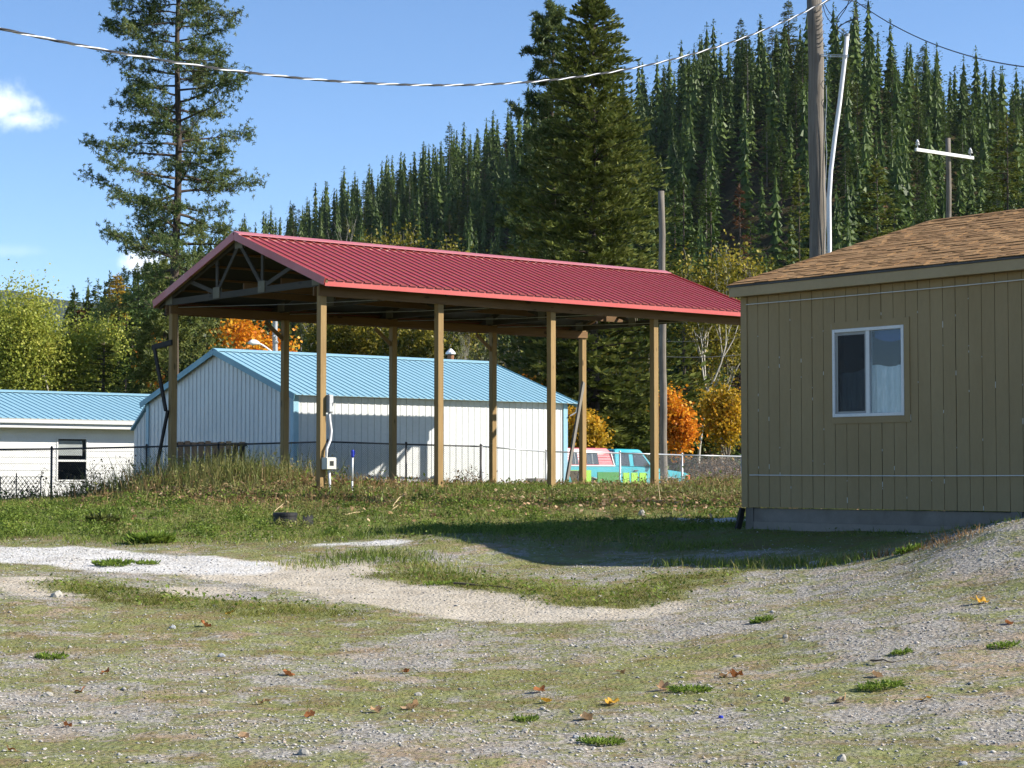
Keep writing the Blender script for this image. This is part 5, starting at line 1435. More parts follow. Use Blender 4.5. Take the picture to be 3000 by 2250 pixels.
# --- hillside conifers: a few individuals of each look, then copies
def proto_conifer(seed, H, R, mat, **kw):
    V, F, br = conifer_crown(seed, H, R, **kw)
    cm = npmesh('crown', V, F); cm.materials.append(mat)
    tm = conifer_trunk(H, 0.17 + 0.004 * H, br, 26, seed).mesh('trunk'); tm.materials.append(M['bark_grey'] if seed % 3 == 0 else M['bark'])
    return tm, cm, H
PROT = []
for s_, (H, R, p_, z0, mt) in enumerate([(22, 3.4, 0.58, 0.10, 'hill_fir'), (20, 3.0, 0.5, 0.20, 'hill_fir'), (24, 3.6, 0.62, 0.12, 'hill_fir'), (18, 2.9, 0.5, 0.06, 'hill_yellow'),
                                         (21, 2.6, 0.5, 0.30, 'hill_fir'), (19, 3.2, 0.58, 0.05, 'hill_yellow'), (23, 2.8, 0.45, 0.34, 'hill_fir'), (17, 2.2, 0.8, 0.15, 'hill_dead')]):
    PROT.append(proto_conifer(40 + s_, H, R, M[mt], z0=z0 * 0.7, nb=260, nsp=8, ll=0.95, lw=0.36, power=p_, per=2, gap=0.05 if mt != 'hill_dead' else 0.45, jitter=0.34))
def hill_label(key, q, frac):
    where = ('left of the tall pine' if q < 520 else 'left of the huge fir' if q < 1620 else 'between the huge fir and the service pole' if q < 2390 else 'right of the service pole')
    band = 'skyline' if frac > 0.88 else 'upper slope' if frac > 0.70 else 'lower slope'
    look = {'hill_fir': 'dark green conifer', 'hill_yellow': 'yellow-green conifer', 'hill_dead': 'rusty dying conifer'}[key]
    return '%s on the hillside %s %s' % (look, band, where), 'hillside %s trees %s, %s' % (look.split()[0], where, band)
def plant(proto, X, Y, Z, sc, rz, label, group, name='conifer_tree', zs=1.0):
    tm, cm, H = proto
    e = empty(name, (X, Y, Z), rz, label, 'tree', group); e.scale = (sc, sc, sc * zs)
    link('trunk', tm, None, e); link('crown', cm, None, e)
    return e
g = np.random.default_rng(11)
spots = []
tries = 0
while len(spots) < 292 and tries < 60000:
    tries += 1
    q = g.uniform(-120, 3120); dr_ = float(np.interp(q, _q, _dr))
    D = g.uniform(dr_ * 0.50, dr_ * 1.03)
    X = (q - 1500) / FPX * D
    md = 3.4
    # small clearing on the slope
    if math.hypot((q - 2190) / 190, (D - dr_ * 0.76) / 46) < 1 and g.random() < 0.70: continue
    if q < 200 or (q < 560 and D < 235): continue
    if all((X - a) ** 2 + (D - b) ** 2 > md * md for a, b, _ in spots): spots.append((X, D, q))
for X, D, q in spots:
    k = int(g.choice(8, p=[.19, .15, .17, .12, .12, .10, .10, .05]))
    mt = PROT[k][1].materials[0].name
    key = {'hill_conifer_needles': 'hill_fir', 'hill_yellow_green_needles': 'hill_yellow', 'rusty_dead_needles': 'hill_dead'}[mt]
    sc = g.uniform(0.40, 0.70) * (0.85 if 500 < q < 1500 else 1.0) * (1.0 + 0.35 * (g.random() < 0.12))
    lb_, gr_ = hill_label(key, q, D / float(np.interp(q, _q, _dr)))
    plant(PROT[k], X, D, float(hill_z(np.array(X), np.array(D))) - 0.2, sc, g.uniform(0, 6.28), lb_, gr_, 'hillside_conifer', g.uniform(0.95, 1.2))
# the rest of the wood, too many to tell apart
parts = []; fm = []
cnt = 0; tries = 0; more = []
taken = np.array([(x_, d_) for x_, d_, _ in spots]); buf = np.full((2200, 2), 1e9); buf[:len(taken)] = taken; nb_ = len(taken)
while cnt < 1400 and tries < 60000:
    tries += 1
    q = g.uniform(-250, 3300); dr_ = float(np.interp(q, _q, _dr)); D = dr_ * (0.50 + 0.58 * math.sqrt(g.random())); X = (q - 1500) / FPX * D
    if math.hypot((q - 2190) / 150, (D - dr_ * 0.76) / 36) < 1 and g.random() < 0.85: continue
    if q < 210 or (q < 560 and D < 235): continue
    if ((buf[:nb_, 0] - X) ** 2 + (buf[:nb_, 1] - D) ** 2).min() > 6.5:
        buf[nb_] = (X, D); nb_ += 1; more.append((X, D)); cnt += 1
def layered_conifer(seed, H, R):
    """small far conifer: drooping jagged skirts of branches with loose sprays over them"""
    g = np.random.default_rng(seed); Vs, Fs, o = [], [], 0
    nl = 12
    for i in range(nl):
        t = i / nl; z1 = H * (0.08 + 0.86 * t) + H * 0.085; r = R * (1 - t) ** 0.66 * g.uniform(0.55, 0.80) + 0.08; n = 6
        a = np.arange(2 * n) * math.pi / n + g.uniform(0, 6.28)
        rr = r * np.where(np.arange(2 * n) % 2 == 0, g.uniform(0.65, 1.15, 2 * n), g.uniform(0.40, 0.75, 2 * n))
        zz = z1 - H * 0.085 - 0.10 * rr + g.normal(0, .25, 2 * n)
        V = np.concatenate([np.array([[g.normal(0, .08), g.normal(0, .08), min(z1, H)]]), np.stack([rr * np.cos(a), rr * np.sin(a), zz], -1)])
        F = np.stack([np.zeros(2 * n, int), 1 + np.arange(2 * n), 1 + (np.arange(2 * n) + 1) % (2 * n)], -1)
        # each spoke its own island so that tones differ from branch to branch
        Vi = V[F].reshape(-1, 3); Vs.append(Vi); Fs.append(np.arange(len(Vi)).reshape(-1, 3) + o); o += len(Vi)
    V2, F2, _ = conifer_crown(seed, H, R * 1.12, nb=52, nsp=4, ll=1.15, lw=0.52, per=1, power=0.6, z0=0.06, jitter=0.38)
    F2 = np.concatenate(F2); F3 = np.concatenate([F2[:, [0, 1, 2]], F2[:, [0, 2, 3]]])
    return np.concatenate(Vs + [V2]), np.concatenate(Fs + [F3 + o]), None
LOW = [layered_conifer(70 + i, 16 + 1.5 * i, 2.7 + 0.2 * i) for i in range(5)]
for X, D in more:
    V, F, _b = LOW[g.integers(5)]; a = g.uniform(0, 6.28); s = g.uniform(0.42, 0.82)
    c_, n_ = math.cos(a), math.sin(a)
    W3 = np.stack([V[:, 0] * c_ - V[:, 1] * n_, V[:, 0] * n_ + V[:, 1] * c_, V[:, 2]], -1) * s + np.array([X, D, float(hill_z(np.array(X), np.array(D)))])
    fx_ = np.concatenate([np.asarray(f) for f in F]) if isinstance(F, list) else F
    parts.append((W3, fx_))
V, F = merge(parts)
o = link('forest_infill', npmesh('forest_infill', V, F), M['hill_fir'])
tag(o, 'mass of smaller conifers filling the hillside forest', 'forest', kind='stuff')

# --- named trees nearer by
def zg(X, Y): return gz(X, Y) if Y < 130 else float(hill_z(np.array(X), np.array(Y)))
def single_conifer(name, px, D, ytop, R, seed, mat, label, bark='bark', trunk_r=0.2, nbr=60, group=None, **kw):
    x = (px - 1500) / FPX * D; z0_ = zg(x, D); H = PX(px, ytop, D).z - z0_
    V, F, br = conifer_crown(seed, H, R, **kw)
    e = empty(name, (x, D, z0_), 0, label, 'tree', group)
    conifer_trunk(H, trunk_r, br, nbr, seed).build('trunk', M[bark], e, smooth=True)
    link('crown', npmesh('crown', V, F), M[mat], e)
    return e
single_conifer('fir_tree', 1738, 92, -22, 4.5, 301, 'fir', 'huge dense dark green fir rising behind the pavilion roof', nb=1500, nsp=20, ll=0.48, lw=0.21, z0=0.03, power=0.58, per=2, jitter=0.36, rise=0.02, tipup=0.45, trunk_r=0.34, nbr=120)
single_conifer('fir_tree', 2575, 165, 470, 4.6, 302, 'hill_yellow', 'broad bushy fir whose tip shows above the tan house roof', nb=300, nsp=10, ll=0.9, lw=0.36, z0=0.05, power=0.7, per=2)
single_conifer('fir_tree', 2960, 150, 330, 4.2, 303, 'hill_yellow', 'broad thin-topped fir at the right edge above the tan house roof', nb=300, nsp=9, ll=0.85, lw=0.32, z0=0.1, power=0.62, per=2)
single_conifer('fir_tree', 2345, 170, 500, 3.0, 304, 'hill_yellow', 'slim yellow-green fir directly left of the service pole', nb=240, nsp=9, ll=0.8, lw=0.32, z0=0.05, per=2)
single_conifer('fir_tree', 2005, 150, 520, 2.7, 305, 'hill_fir', 'young dark fir just right of the bare pole top', nb=240, nsp=9, ll=0.7, lw=0.28, z0=0.05, per=2)
single_conifer('fir_tree', 2170, 175, 540, 2.2, 306, 'hill_dead', 'thin rusty fir left of the tan house roof', nb=160, nsp=6, ll=0.8, lw=0.28, z0=0.15, per=2)
single_conifer('fir_tree', 2085, 150, 560, 2.0, 307, 'hill_fir', 'slender dark fir between the bare pole and the tan roof', nb=200, nsp=8, ll=0.7, lw=0.28, z0=0.05, per=2)
for i, (px, D, yt, R, mt) in enumerate([(215, 210, 850, 2.6, 'hill_fir'), (255, 205, 858, 2.2, 'hill_yellow'), (283, 200, 820, 2.4, 'hill_fir'), (318, 215, 800, 2.2, 'hill_fir'), (368, 190, 850, 2.6, 'hill_fir'), (402, 180, 800, 2.6, 'hill_fir'), (232, 190, 900, 2.0, 'hill_dead'), (345, 170, 905, 2.6, 'hill_yellow'), (300, 165, 960, 2.2, 'hill_fir'), (200, 215, 890, 2.2, 'hill_fir'), (440, 165, 860, 2.8, 'hill_fir'), (425, 110, 1000, 1.9, 'hill_fir'), (385, 120, 930, 2.0, 'hill_fir'), (270, 140, 935, 2.0, 'hill_fir')]):
    single_conifer('spruce_tree', px, D, yt, R, 320 + i, mt, ['tall green conifer in the stand between the cottonwood and the pavilion', 'rusty brown conifer in the stand left of the pavilion'][mt == 'hill_dead'], nb=220, nsp=8, ll=0.8, lw=0.3, z0=0.04, per=2, nbr=30, group='conifers left of the pavilion' if mt != 'hill_dead' else None)
single_conifer('larch_tree', 340, 205, 802, 1.7, 340, 'larch', 'golden larch standing out among the conifers left of the pavilion', nb=200, nsp=9, ll=0.6, lw=0.3, z0=0.55, power=0.45, per=2, jitter=0.4)
single_conifer('young_pine', 302, 96, 1000, 1.9, 342, 'hill_yellow', 'bushy young green pine beside the yellow cottonwood', nb=200, nsp=10, ll=0.45, lw=0.16, z0=0.02, power=0.6, per=3)
single_conifer('spruce_sapling', 366, 93, 1108, 0.7, 343, 'hill_fir', 'small blue-green spruce above the white house roof end', nb=90, nsp=7, ll=0.28, lw=0.11, z0=0.02, per=2)

def needle_tufts(C, rad, k, g, wid=0.05, upb=0.35):
    """starbursts of needles: k thin triangles round each centre"""
    n = len(C); c_ = np.repeat(C, k, 0); r = np.repeat(rad, k) * g.uniform(0.6, 1.1, n * k)
    d = g.normal(0, 1, (n * k, 3)); d[:, 2] += upb; d = unit(d)
    s = unit(np.cross(d, g.normal(0, 1, (n * k, 3)))) * (wid * 0.5)
    V = np.stack([c_ + d * (r * 0.15)[:, None] - s, c_ + d * (r * 0.15)[:, None] + s, c_ + d * r[:, None]], 1).reshape(-1, 3)
    return V, np.arange(3 * n * k).reshape(-1, 3)
def pine(name, px, D, ytop, R, seed, label, zlow, nbr, tuft=0.30, ntuft=9, knee=26, shape=0.5, trunk_r=0.18, mat='pine', xlean=0.0, wid=0.05, plumes=1.0):
    g = np.random.default_rng(seed); x = (px - 1500) / FPX * D; z0_ = zg(x, D); H = PX(px, ytop, D).z - z0_
    e = empty(name, (x, D, z0_), 0, label, 'tree')
    m = MB(); n = 16
    m.tube([(xlean * i / n + 0.05 * math.sin(i * .9), 0.05 * math.cos(i * 1.3), -0.6 + (H + 0.5) * i / n) for i in range(n + 1)], [trunk_r * (1 - 0.9 * (i / n) ** 1.1) + 0.02 for i in range(n + 1)], 10)
    C = []; rr_ = []
    for i in range(nbr):
        t = (i + g.random()) / nbr; z = zlow + (H - zlow) * t
        az = i * 2.399 + g.normal(0, .35)
        L = R * (1 - t) ** shape * g.uniform(0.55, 1.18) * (0.65 + 0.35 * min(1, t / 0.12)) + 0.15
        sl = g.uniform(-0.22, 0.10) + 0.30 * t
        p = np.array([xlean * z / H, 0, z]); d = np.array([math.cos(az), math.sin(az), sl]); pts = [p.copy()]
        ns = 6
        for s in range(ns):
            d = d + np.array([g.normal(0, .12), g.normal(0, .12), g.normal(0.02, .08) + (0.07 if s > 2 else -0.04)])
            p = p + d / np.linalg.norm(d) * L / ns; pts.append(p.copy())
        m.tube([tuple(q) for q in pts], [0.055 * (1 - t) + 0.018, 0.045 * (1 - t) + .016, 0.035 * (1 - t) + .014, .02, .015, .011, .006], 5, False)
        # side twigs carry the tufts
        for s in range(int(ntuft * (0.5 + L / R))):
            f = g.uniform(0.10, 1.0) ** 0.75; fi = f * ns; k = min(int(fi), ns - 1); q = pts[k] + (pts[k + 1] - pts[k]) * (fi - k)
            az2 = az + (1 if s % 2 else -1) * g.uniform(0.4, 1.2); tl = g.uniform(0.15, 0.75) * (1.2 - 0.6 * f) * min(1, L / 1.5)
            q2 = q + np.array([math.cos(az2) * tl, math.sin(az2) * tl, g.normal(0.05, .18)])
            if tl > .3 and s % 2 == 0: m.tube([tuple(q), tuple((q + q2) / 2 + np.array([0, 0, .03])), tuple(q2)], [.012, .010, .005], 3, False)
            for u in (0.55, 1.0):
                C.append(q + (q2 - q) * u + g.normal(0, .05, 3)); rr_.append(tuft * g.uniform(.7, 1.15))
        C.append(pts[-1]); rr_.append(tuft)
    C = np.array(C); rr_ = np.array(rr_)
    V, F = needle_tufts(C, rr_, knee, g, wid)
    m.build('trunk', M['bark'], e, smooth=True)
    link('crown', npmesh('crown', V, F), M[mat], e)
    return e
pine('pine_tree', 507, 70, -330, 3.35, 401, 'very tall open-branched pine rising left of the pavilion gable', 6.9, 108, tuft=0.165, ntuft=46, knee=12, shape=0.40, trunk_r=0.19, xlean=0.12, wid=0.035)
pine('pine_tree', 1620, 101, 18, 3.6, 402, 'tufted pine crowding the left flank of the huge fir', 3.0, 120, tuft=0.32, ntuft=24, knee=16, shape=0.55, trunk_r=0.24, mat='pine', wid=0.07)
pine('scrub_pine', 485, 82, 790, 2.0, 403, 'dark twiggy pine tangled below the tall pine beside the gable', 0.6, 70, tuft=0.30, ntuft=13, knee=22, shape=0.45, trunk_r=0.14, mat='fir', wid=0.06)
pine('scrub_pine', 1330, 108, 1010, 1.9, 404, 'low dark pine behind the right part of the shed roof', 0.4, 40, tuft=0.34, ntuft=10, knee=20, shape=0.4, trunk_r=0.12, mat='fir', wid=0.07)
pine('scrub_pine', 1560, 100, 960, 2.3, 405, 'dark pine left of the huge fir trunk below the red roof', 0.4, 60, tuft=0.34, ntuft=11, knee=20, shape=0.4, trunk_r=0.14, mat='fir', wid=0.07)

def broadleaf(name, px, D, ytop, wpx, seed, mat, label, bark='bark_grey', nleaf=9000, leaf=0.16, levels=4, sparse=0.0, zlow=0.15, trunk_r=0.16, bare=False, lean=0.0, forks=(3, 4), upright=0.5, clump=0.35, group=None, basez=None):
    g = np.random.default_rng(seed); R_ = random.Random(seed)
    x = (px - 1500) / FPX * D; z0_ = zg(x, D) if basez is None else basez; H = PX(px, ytop, D).z - z0_; Wm = wpx / FPX * D / 2
    e = empty(name, (x, D, z0_), 0, label, 'tree', group)
    m = MB(); tips = []
    def grow(p, d, L, r, lv):
        ns = 4; pts = [p.copy()]; q = p.copy(); dd = d.copy()
        for s in range(ns):
            dd = dd + g.normal(0, .13, 3) + np.array([0, 0, 0.06 * upright]); dd /= np.linalg.norm(dd)
            q = q + dd * L / ns; pts.append(q.copy())
        m.tube([tuple(a) for a in pts], [r, r * .88, r * .76, r * .66, r * .55], 6 if lv < 2 else 4, False)
        if lv >= levels:
            tips.append((pts, L)); return
        for k in range(R_.randint(*forks)):
            f = R_.uniform(0.45, 1.0) if k else 1.0
            fi = min(int(f * ns), ns - 1); st = pts[fi] + (pts[fi + 1] - pts[fi]) * (f * ns - fi)
            an = R_.uniform(0, 6.28); sp_ = R_.uniform(0.45, 0.95) * (1.2 - 0.35 * upright)
            ax = np.array([math.cos(an) * sp_, math.sin(an) * sp_, 0.25 * upright + 0.15])
            nd = dd * 0.75 + ax; nd /= np.linalg.norm(nd)
            grow(st, nd, L * R_.uniform(0.58, 0.80), r * R_.uniform(0.45, 0.62), lv + 1)
        if lv >= 1: tips.append((pts[2:], L * .5))
    nst = 1 if trunk_r > 0.1 else 4
    for s in range(nst):
        a = g.uniform(0, 6.28); o_ = 0.25 * Wm * (nst > 1)
        grow(np.array([o_ * math.cos(a), o_ * math.sin(a), -0.3]), unit(np.array([lean + .25 * (nst > 1) * math.cos(a), .25 * (nst > 1) * math.sin(a), 1.0])), H * (0.36 if nst == 1 else .45), trunk_r, 0)
    # bring the skeleton to the wanted height and width
    A = np.array(m.v); top = max(A[:, 2].max(), 0.1); ext = np.percentile(np.hypot(A[:, 0], A[:, 1]), 97)
    sxy, sz = Wm * 0.92 / max(ext, .1), H * 0.96 / top
    sxy = min(max(sxy, 0.5 * sz), 1.8 * sz)
    m.v = [(a * (sxy if c > 0 else 1), b * (sxy if c > 0 else 1), c * sz) for a, b, c in m.v]
    m.build('trunk', M[bark], e, smooth=True)
    if not bare:
        S = np.array([sxy, sxy, sz])
        T = [(np.array(p) * S, l) for p, l in tips]
        per = max(1, nleaf // len(T)); P = []
        for pts, l in T:
            if R_.random() < sparse: continue
            u = g.random(per) ** 0.7 * (len(pts) - 1); k = np.minimum(u.astype(int), len(pts) - 2)
            c = pts[k] + (pts[k + 1] - pts[k]) * (u - k)[:, None]
            P.append(c + g.normal(0, clump, (per, 3)) * np.array([1, 1, 0.8]))
        P = np.concatenate(P); P = P[P[:, 2] > H * zlow]
        d = unit(g.normal(0, 1, P.shape) + np.array([0, 0, -0.25])); n = len(P)
        L = leaf * g.uniform(.65, 1.25, n)
        V, F = sprays(P, d, L, L * 0.85, g, 1.2)
        link('crown', npmesh('crown', V, F), M[mat], e)
    return e
broadleaf('cottonwood_tree', 148, 104, 818, 330, 501, 'cotton', 'broad yellow-green cottonwood behind the white house roof', 'bark_pale', 46000, 0.15, 4, 0.0, 0.04, 0.20, upright=0.6, clump=0.75)
broadleaf('cottonwood_tree', -70, 108, 855, 260, 502, 'cotton', 'yellow-green cottonwood cut off by the left edge of the picture', 'bark_pale', 34000, 0.14, 4, 0.0, 0.04, 0.20, upright=0.6, clump=0.75)
broadleaf('cottonwood_tree', 25, 125, 905, 200, 503, 'cotton', 'smaller cottonwood between the two bigger ones at the left', 'bark_pale', 16000, 0.15, 4, 0.0, 0.05, 0.16, clump=0.6)
broadleaf('maple_tree', 745, 88, 905, 165, 510, 'maple', 'bright orange maple seen through the pavilion left of the lamp pole', 'bark_grey', 12000, 0.19, 4, 0.02, 0.05, 0.14, clump=0.4)
broadleaf('maple_tree', 868, 87, 950, 80, 511, 'maple', 'red-orange maple right of the lamp pole above the shed roof', 'bark_grey', 6000, 0.17, 4, 0.02, 0.05, 0.11, clump=0.32)
broadleaf('maple_tree', 548, 90, 975, 80, 512, 'maple', 'small orange maple behind the far-left pavilion post', 'bark_grey', 3500, 0.16, 3, 0.05, 0.2, 0.11, clump=0.35)
broadleaf('maple_tree', 1995, 79, 1128, 165, 513, 'maple', 'fiery orange maple behind the hood of the pickup', 'bark_grey', 11000, 0.14, 4, 0.30, 0.02, 0.12, upright=0.8, clump=0.24)
broadleaf('maple_tree', 2135, 83, 1128, 170, 514, 'maple_gold', 'gold and brown maple beside the tan house corner', 'bark_grey', 11000, 0.14, 4, 0.30, 0.0, 0.12, upright=0.7, clump=0.28)
broadleaf('maple_tree', 1688, 86, 1185, 110, 515, 'maple_gold', 'golden maple beyond the right corner of the white shed', 'bark_grey', 7000, 0.15, 4, 0.0, 0.02, 0.11, clump=0.3)
broadleaf('maple_tree', 1570, 90, 1095, 90, 516, 'maple', 'small red-orange maple peeking over the shed roof right end', 'bark_grey', 3500, 0.15, 3, 0.05, 0.25, 0.11, clump=0.3)
broadleaf('birch_tree', 2045, 92, 690, 300, 520, 'olive', 'half-bare birch with white branches between the pavilion and the tan house', 'bark_pale', 5200, 0.17, 4, 0.15, 0.10, 0.15, upright=0.45, clump=0.45)
broadleaf('birch_tree', 2120, 97, 800, 220, 521, 'olive', 'leafy lower birch close to the tan house roof edge', 'bark_pale', 5200, 0.17, 4, 0.1, 0.05, 0.12, upright=0.4, clump=0.45)
broadleaf('birch_tree', 1960, 99, 730, 130, 522, 'olive', 'thin pale birch behind the bare pole', 'bark_pale', 2800, 0.17, 4, 0.15, 0.15, 0.11, upright=0.7, clump=0.4)
broadleaf('poplar_tree', 1150, 112, 630, 150, 530, 'olive', 'gold-leaved poplar topping the red roof ridge', 'bark_pale', 9000, 0.20, 4, 0.1, 0.15, 0.16, upright=0.8, clump=0.42)
broadleaf('poplar_tree', 1235, 113, 655, 110, 531, 'olive', 'thinner gold poplar just right of the one topping the roof ridge', 'bark_pale', 5500, 0.20, 4, 0.1, 0.15, 0.14, upright=0.8, clump=0.4)
broadleaf('poplar_tree', 1010, 106, 905, 210, 532, 'olive', 'olive and gold poplar filling the second pavilion bay', 'bark_grey', 15000, 0.18, 4, 0.02, 0.02, 0.14, upright=0.5, clump=0.5)
broadleaf('poplar_tree', 1200, 104, 925, 190, 533, 'olive', 'gold poplar filling the third pavilion bay left side', 'bark_pale', 14000, 0.18, 4, 0.02, 0.02, 0.14, upright=0.5, clump=0.5)
broadleaf('bare_tree', 1003, 118, 600, 130, 534, 'olive', 'leafless pale tree sticking up above the red roof ridge', 'bark_pale', 0, 0.1, 4, 0, 0, 0.13, True, upright=0.8)
broadleaf('bare_shrub', 1345, 99, 900, 190, 535, 'olive', 'tall bare pale-stemmed shrub behind the shed ridge end', 'bark_pale', 700, 0.14, 4, 0.6, 0.1, 0.07, upright=0.9, clump=0.3)
broadleaf('bare_shrub', 1425, 102, 905, 170, 536, 'olive', 'bare twiggy shrub behind the third back post of the pavilion', 'bark_grey', 500, 0.14, 4, 0.6, 0.1, 0.06, upright=0.9, clump=0.3)
broadleaf('bare_shrub', 1530, 96, 945, 180, 537, 'olive', 'bare pale shrub left of the huge fir below the red roof', 'bark_pale', 1200, 0.14, 4, 0.5, 0.1, 0.07, upright=0.8, clump=0.35)
broadleaf('understory_tree', 640, 100, 895, 200, 540, 'understory', 'dull green leafy tree in the first pavilion bay', 'bark_grey', 14000, 0.20, 4, 0, 0.0, 0.13, clump=0.55)
broadleaf('understory_tree', 590, 80, 985, 210, 541, 'understory', 'grey-green bush rising over the shed gable peak', 'bark_grey', 11000, 0.16, 4, 0, 0.0, 0.11, clump=0.45)
broadleaf('understory_tree', 930, 110, 900, 160, 542, 'understory', 'dark green tree behind the nearest pavilion post', 'bark_grey', 10000, 0.20, 4, 0, 0.0, 0.13, clump=0.5)
broadleaf('understory_tree', 2080, 100, 1120, 220, 544, 'understory', 'shadowy bush behind the orange and gold maples', 'bark_grey', 8000, 0.18, 4, 0, 0.0, 0.11, clump=0.5)
broadleaf('understory_tree', 1450, 112, 985, 300, 545, 'understory', 'dark thicket behind the bare shrubs', 'bark_grey', 9000, 0.22, 4, 0.1, 0.0, 0.11, clump=0.6)
broadleaf('thicket_bush', 2110, 72, 1345, 190, 546, 'brush', 'brown bramble thicket behind the fence end post', 'bark_grey', 7000, 0.10, 4, 0, 0.0, 0.06, clump=0.3)
broadleaf('understory_tree', 1860, 96, 1180, 160, 547, 'understory', 'dark undergrowth right of the huge fir trunk', 'bark_grey', 6000, 0.18, 4, 0, 0.0, 0.11, clump=0.45)

# ------------------------------------------------------------------ ground cover
R2 = np.random.default_rng(23)
def in_view(n, d0, d1, margin=420):
    """random ground spots inside the picture, evenly spread over the ground"""
    u = R2.random(n); D = np.sqrt(d0 * d0 + u * (d1 * d1 - d0 * d0))
    q = R2.uniform(-margin, 3000 + margin, n); return (q - 1500) / FPX * D, D, q
def blades(X, Y, h, w, lean, seed, simple=False):
    g = np.random.default_rng(seed); n = len(X); Z = ground_z(X, Y)
    a = g.uniform(0, 6.28, n); b = g.uniform(0, 6.28, n)
    base = np.stack([X, Y, Z - 0.01], -1); s = np.stack([np.cos(a), np.sin(a), np.zeros(n)], -1) * (w * 0.5)[:, None]
    ln = np.stack([np.cos(b), np.sin(b), np.zeros(n)], -1) * (h * lean * g.uniform(0.2, 1.2, n))[:, None]
    tip = base + ln + np.stack([np.zeros(n), np.zeros(n), h], -1)
    if simple: return np.stack([base - s, base + s, tip], 1).reshape(-1, 3), np.arange(3 * n).reshape(-1, 3)
    mid = base + ln * 0.35 + np.stack([np.zeros(n), np.zeros(n), h * 0.58], -1)
    V = np.stack([base - s, base + s, mid + s * 0.8, mid - s * 0.8, tip], 1).reshape(-1, 3)
    k = np.arange(n)[:, None] * 5
    return V, [np.concatenate([k, k + 1, k + 2, k + 3], 1), np.concatenate([k + 3, k + 2, k + 4], 1)]
HOUSEV = lambda X, Y: ((X - HO.x) * CU + (Y - HO.y) * SU, -(X - HO.x) * SU + (Y - HO.y) * CU)
def free(X, Y):
    lx, ly = HOUSEV(X, Y); inh = (lx > -0.02) & (lx < 9) & (ly < 0.05) & (ly > -10)
    return ~inh
def mosspatch(X, Y): return np.clip((0.45 * fbm(X, Y, 0.5, 4, 41) + 0.55 * fbm(X, Y, 1.9, 4, 43) - 0.46) / 0.07, 0, 1)
# low growth across the yard
X, Y, q = in_view(500000, 10.6, 29)
mkk, gnn = masks(X, Y)
pr = (0.12 + 0.62 * mosspatch(X, Y)) * (1 - 0.90 * mkk[:, 0]) * (1 - 0.85 * mkk[:, 1]) * (1 - 0.9 * mkk[:, 3]) + 0.9 * gnn
clump = np.clip((vnoise(X, Y, 7.0, 50) - 0.32) * 2.4, 0, 1)
keep = (R2.random(len(X)) < pr * (0.25 + 0.75 * clump)) & free(X, Y); X, Y = X[keep], Y[keep]
gk = gnn[keep]
h = (0.012 + 0.028 * R2.random(len(X)) ** 2) * (1 + 1.6 * gk)
V, F = blades(X, Y, h, R2.uniform(0.005, 0.012, len(X)), 1.6, 1, True)
tag(link('low_growth', npmesh('low_growth', V, F), M['moss']), 'thin low green growth spread over the gravel yard', 'ground cover', kind='stuff')
# grass on the bank and in the green strips
X, Y, q = in_view(360000, 25.5, 45)
mkk, gnn = masks(X, Y)
dens = mkk[:, 2] * np.clip(0.25 + 1.2 * (fbm(X, Y, 0.5, 4, 61) - 0.32) * 2, 0.05, 1) * (1 - mkk[:, 3]) * (1 - mkk[:, 0])
keep = (R2.random(len(X)) < dens * (0.25 + 0.75 * np.clip((vnoise(X, Y, 4.0, 51) - 0.3) * 2.2, 0, 1))) & free(X, Y); X, Y = X[keep], Y[keep]
h = (0.03 + 0.10 * R2.random(len(X)) ** 2) * (0.7 + 0.9 * fbm(X, Y, 0.8, 3, 62))
lx_, ly_ = HOUSEV(X, Y); h = h * np.where((lx_ > -1.6) & (ly_ < 1) & (lx_ < 1), 0.35, 1.0)
V, F = blades(X, Y, h, R2.uniform(0.010, 0.021, len(X)), 1.0, 2, True)
tag(link('bank_grass', npmesh('bank_grass', V, F), M['grass']), 'green grass growing on the bank below the pavilion', 'grass', kind='stuff')
# leafy weeds: small flat leaves
X, Y, q = in_view(110000, 20, 45)
mkk, gnn = masks(X, Y)
dens = (mkk[:, 2] * np.clip((fbm(X, Y, 0.55, 4, 71) - 0.45) / 0.12, 0, 1) + gnn) * (1 - mkk[:, 3])
keep = (R2.random(len(X)) < dens) & free(X, Y); X, Y = X[keep], Y[keep]
n = len(X); Z = ground_z(X, Y) + R2.random(n) ** 1.5 * 0.10 + 0.005
d = unit(np.stack([R2.normal(0, 1, n), R2.normal(0, 1, n), R2.normal(0.25, .4, n)], -1)); L = R2.uniform(0.02, 0.055, n)
V, F = sprays(np.stack([X, Y, Z], -1), d, L, L * 0.7, R2, 0.6)
tag(link('leafy_weeds', npmesh('leafy_weeds', V, F), M['weed']), 'leafy green weeds scattered over the bank', 'weeds', kind='stuff')
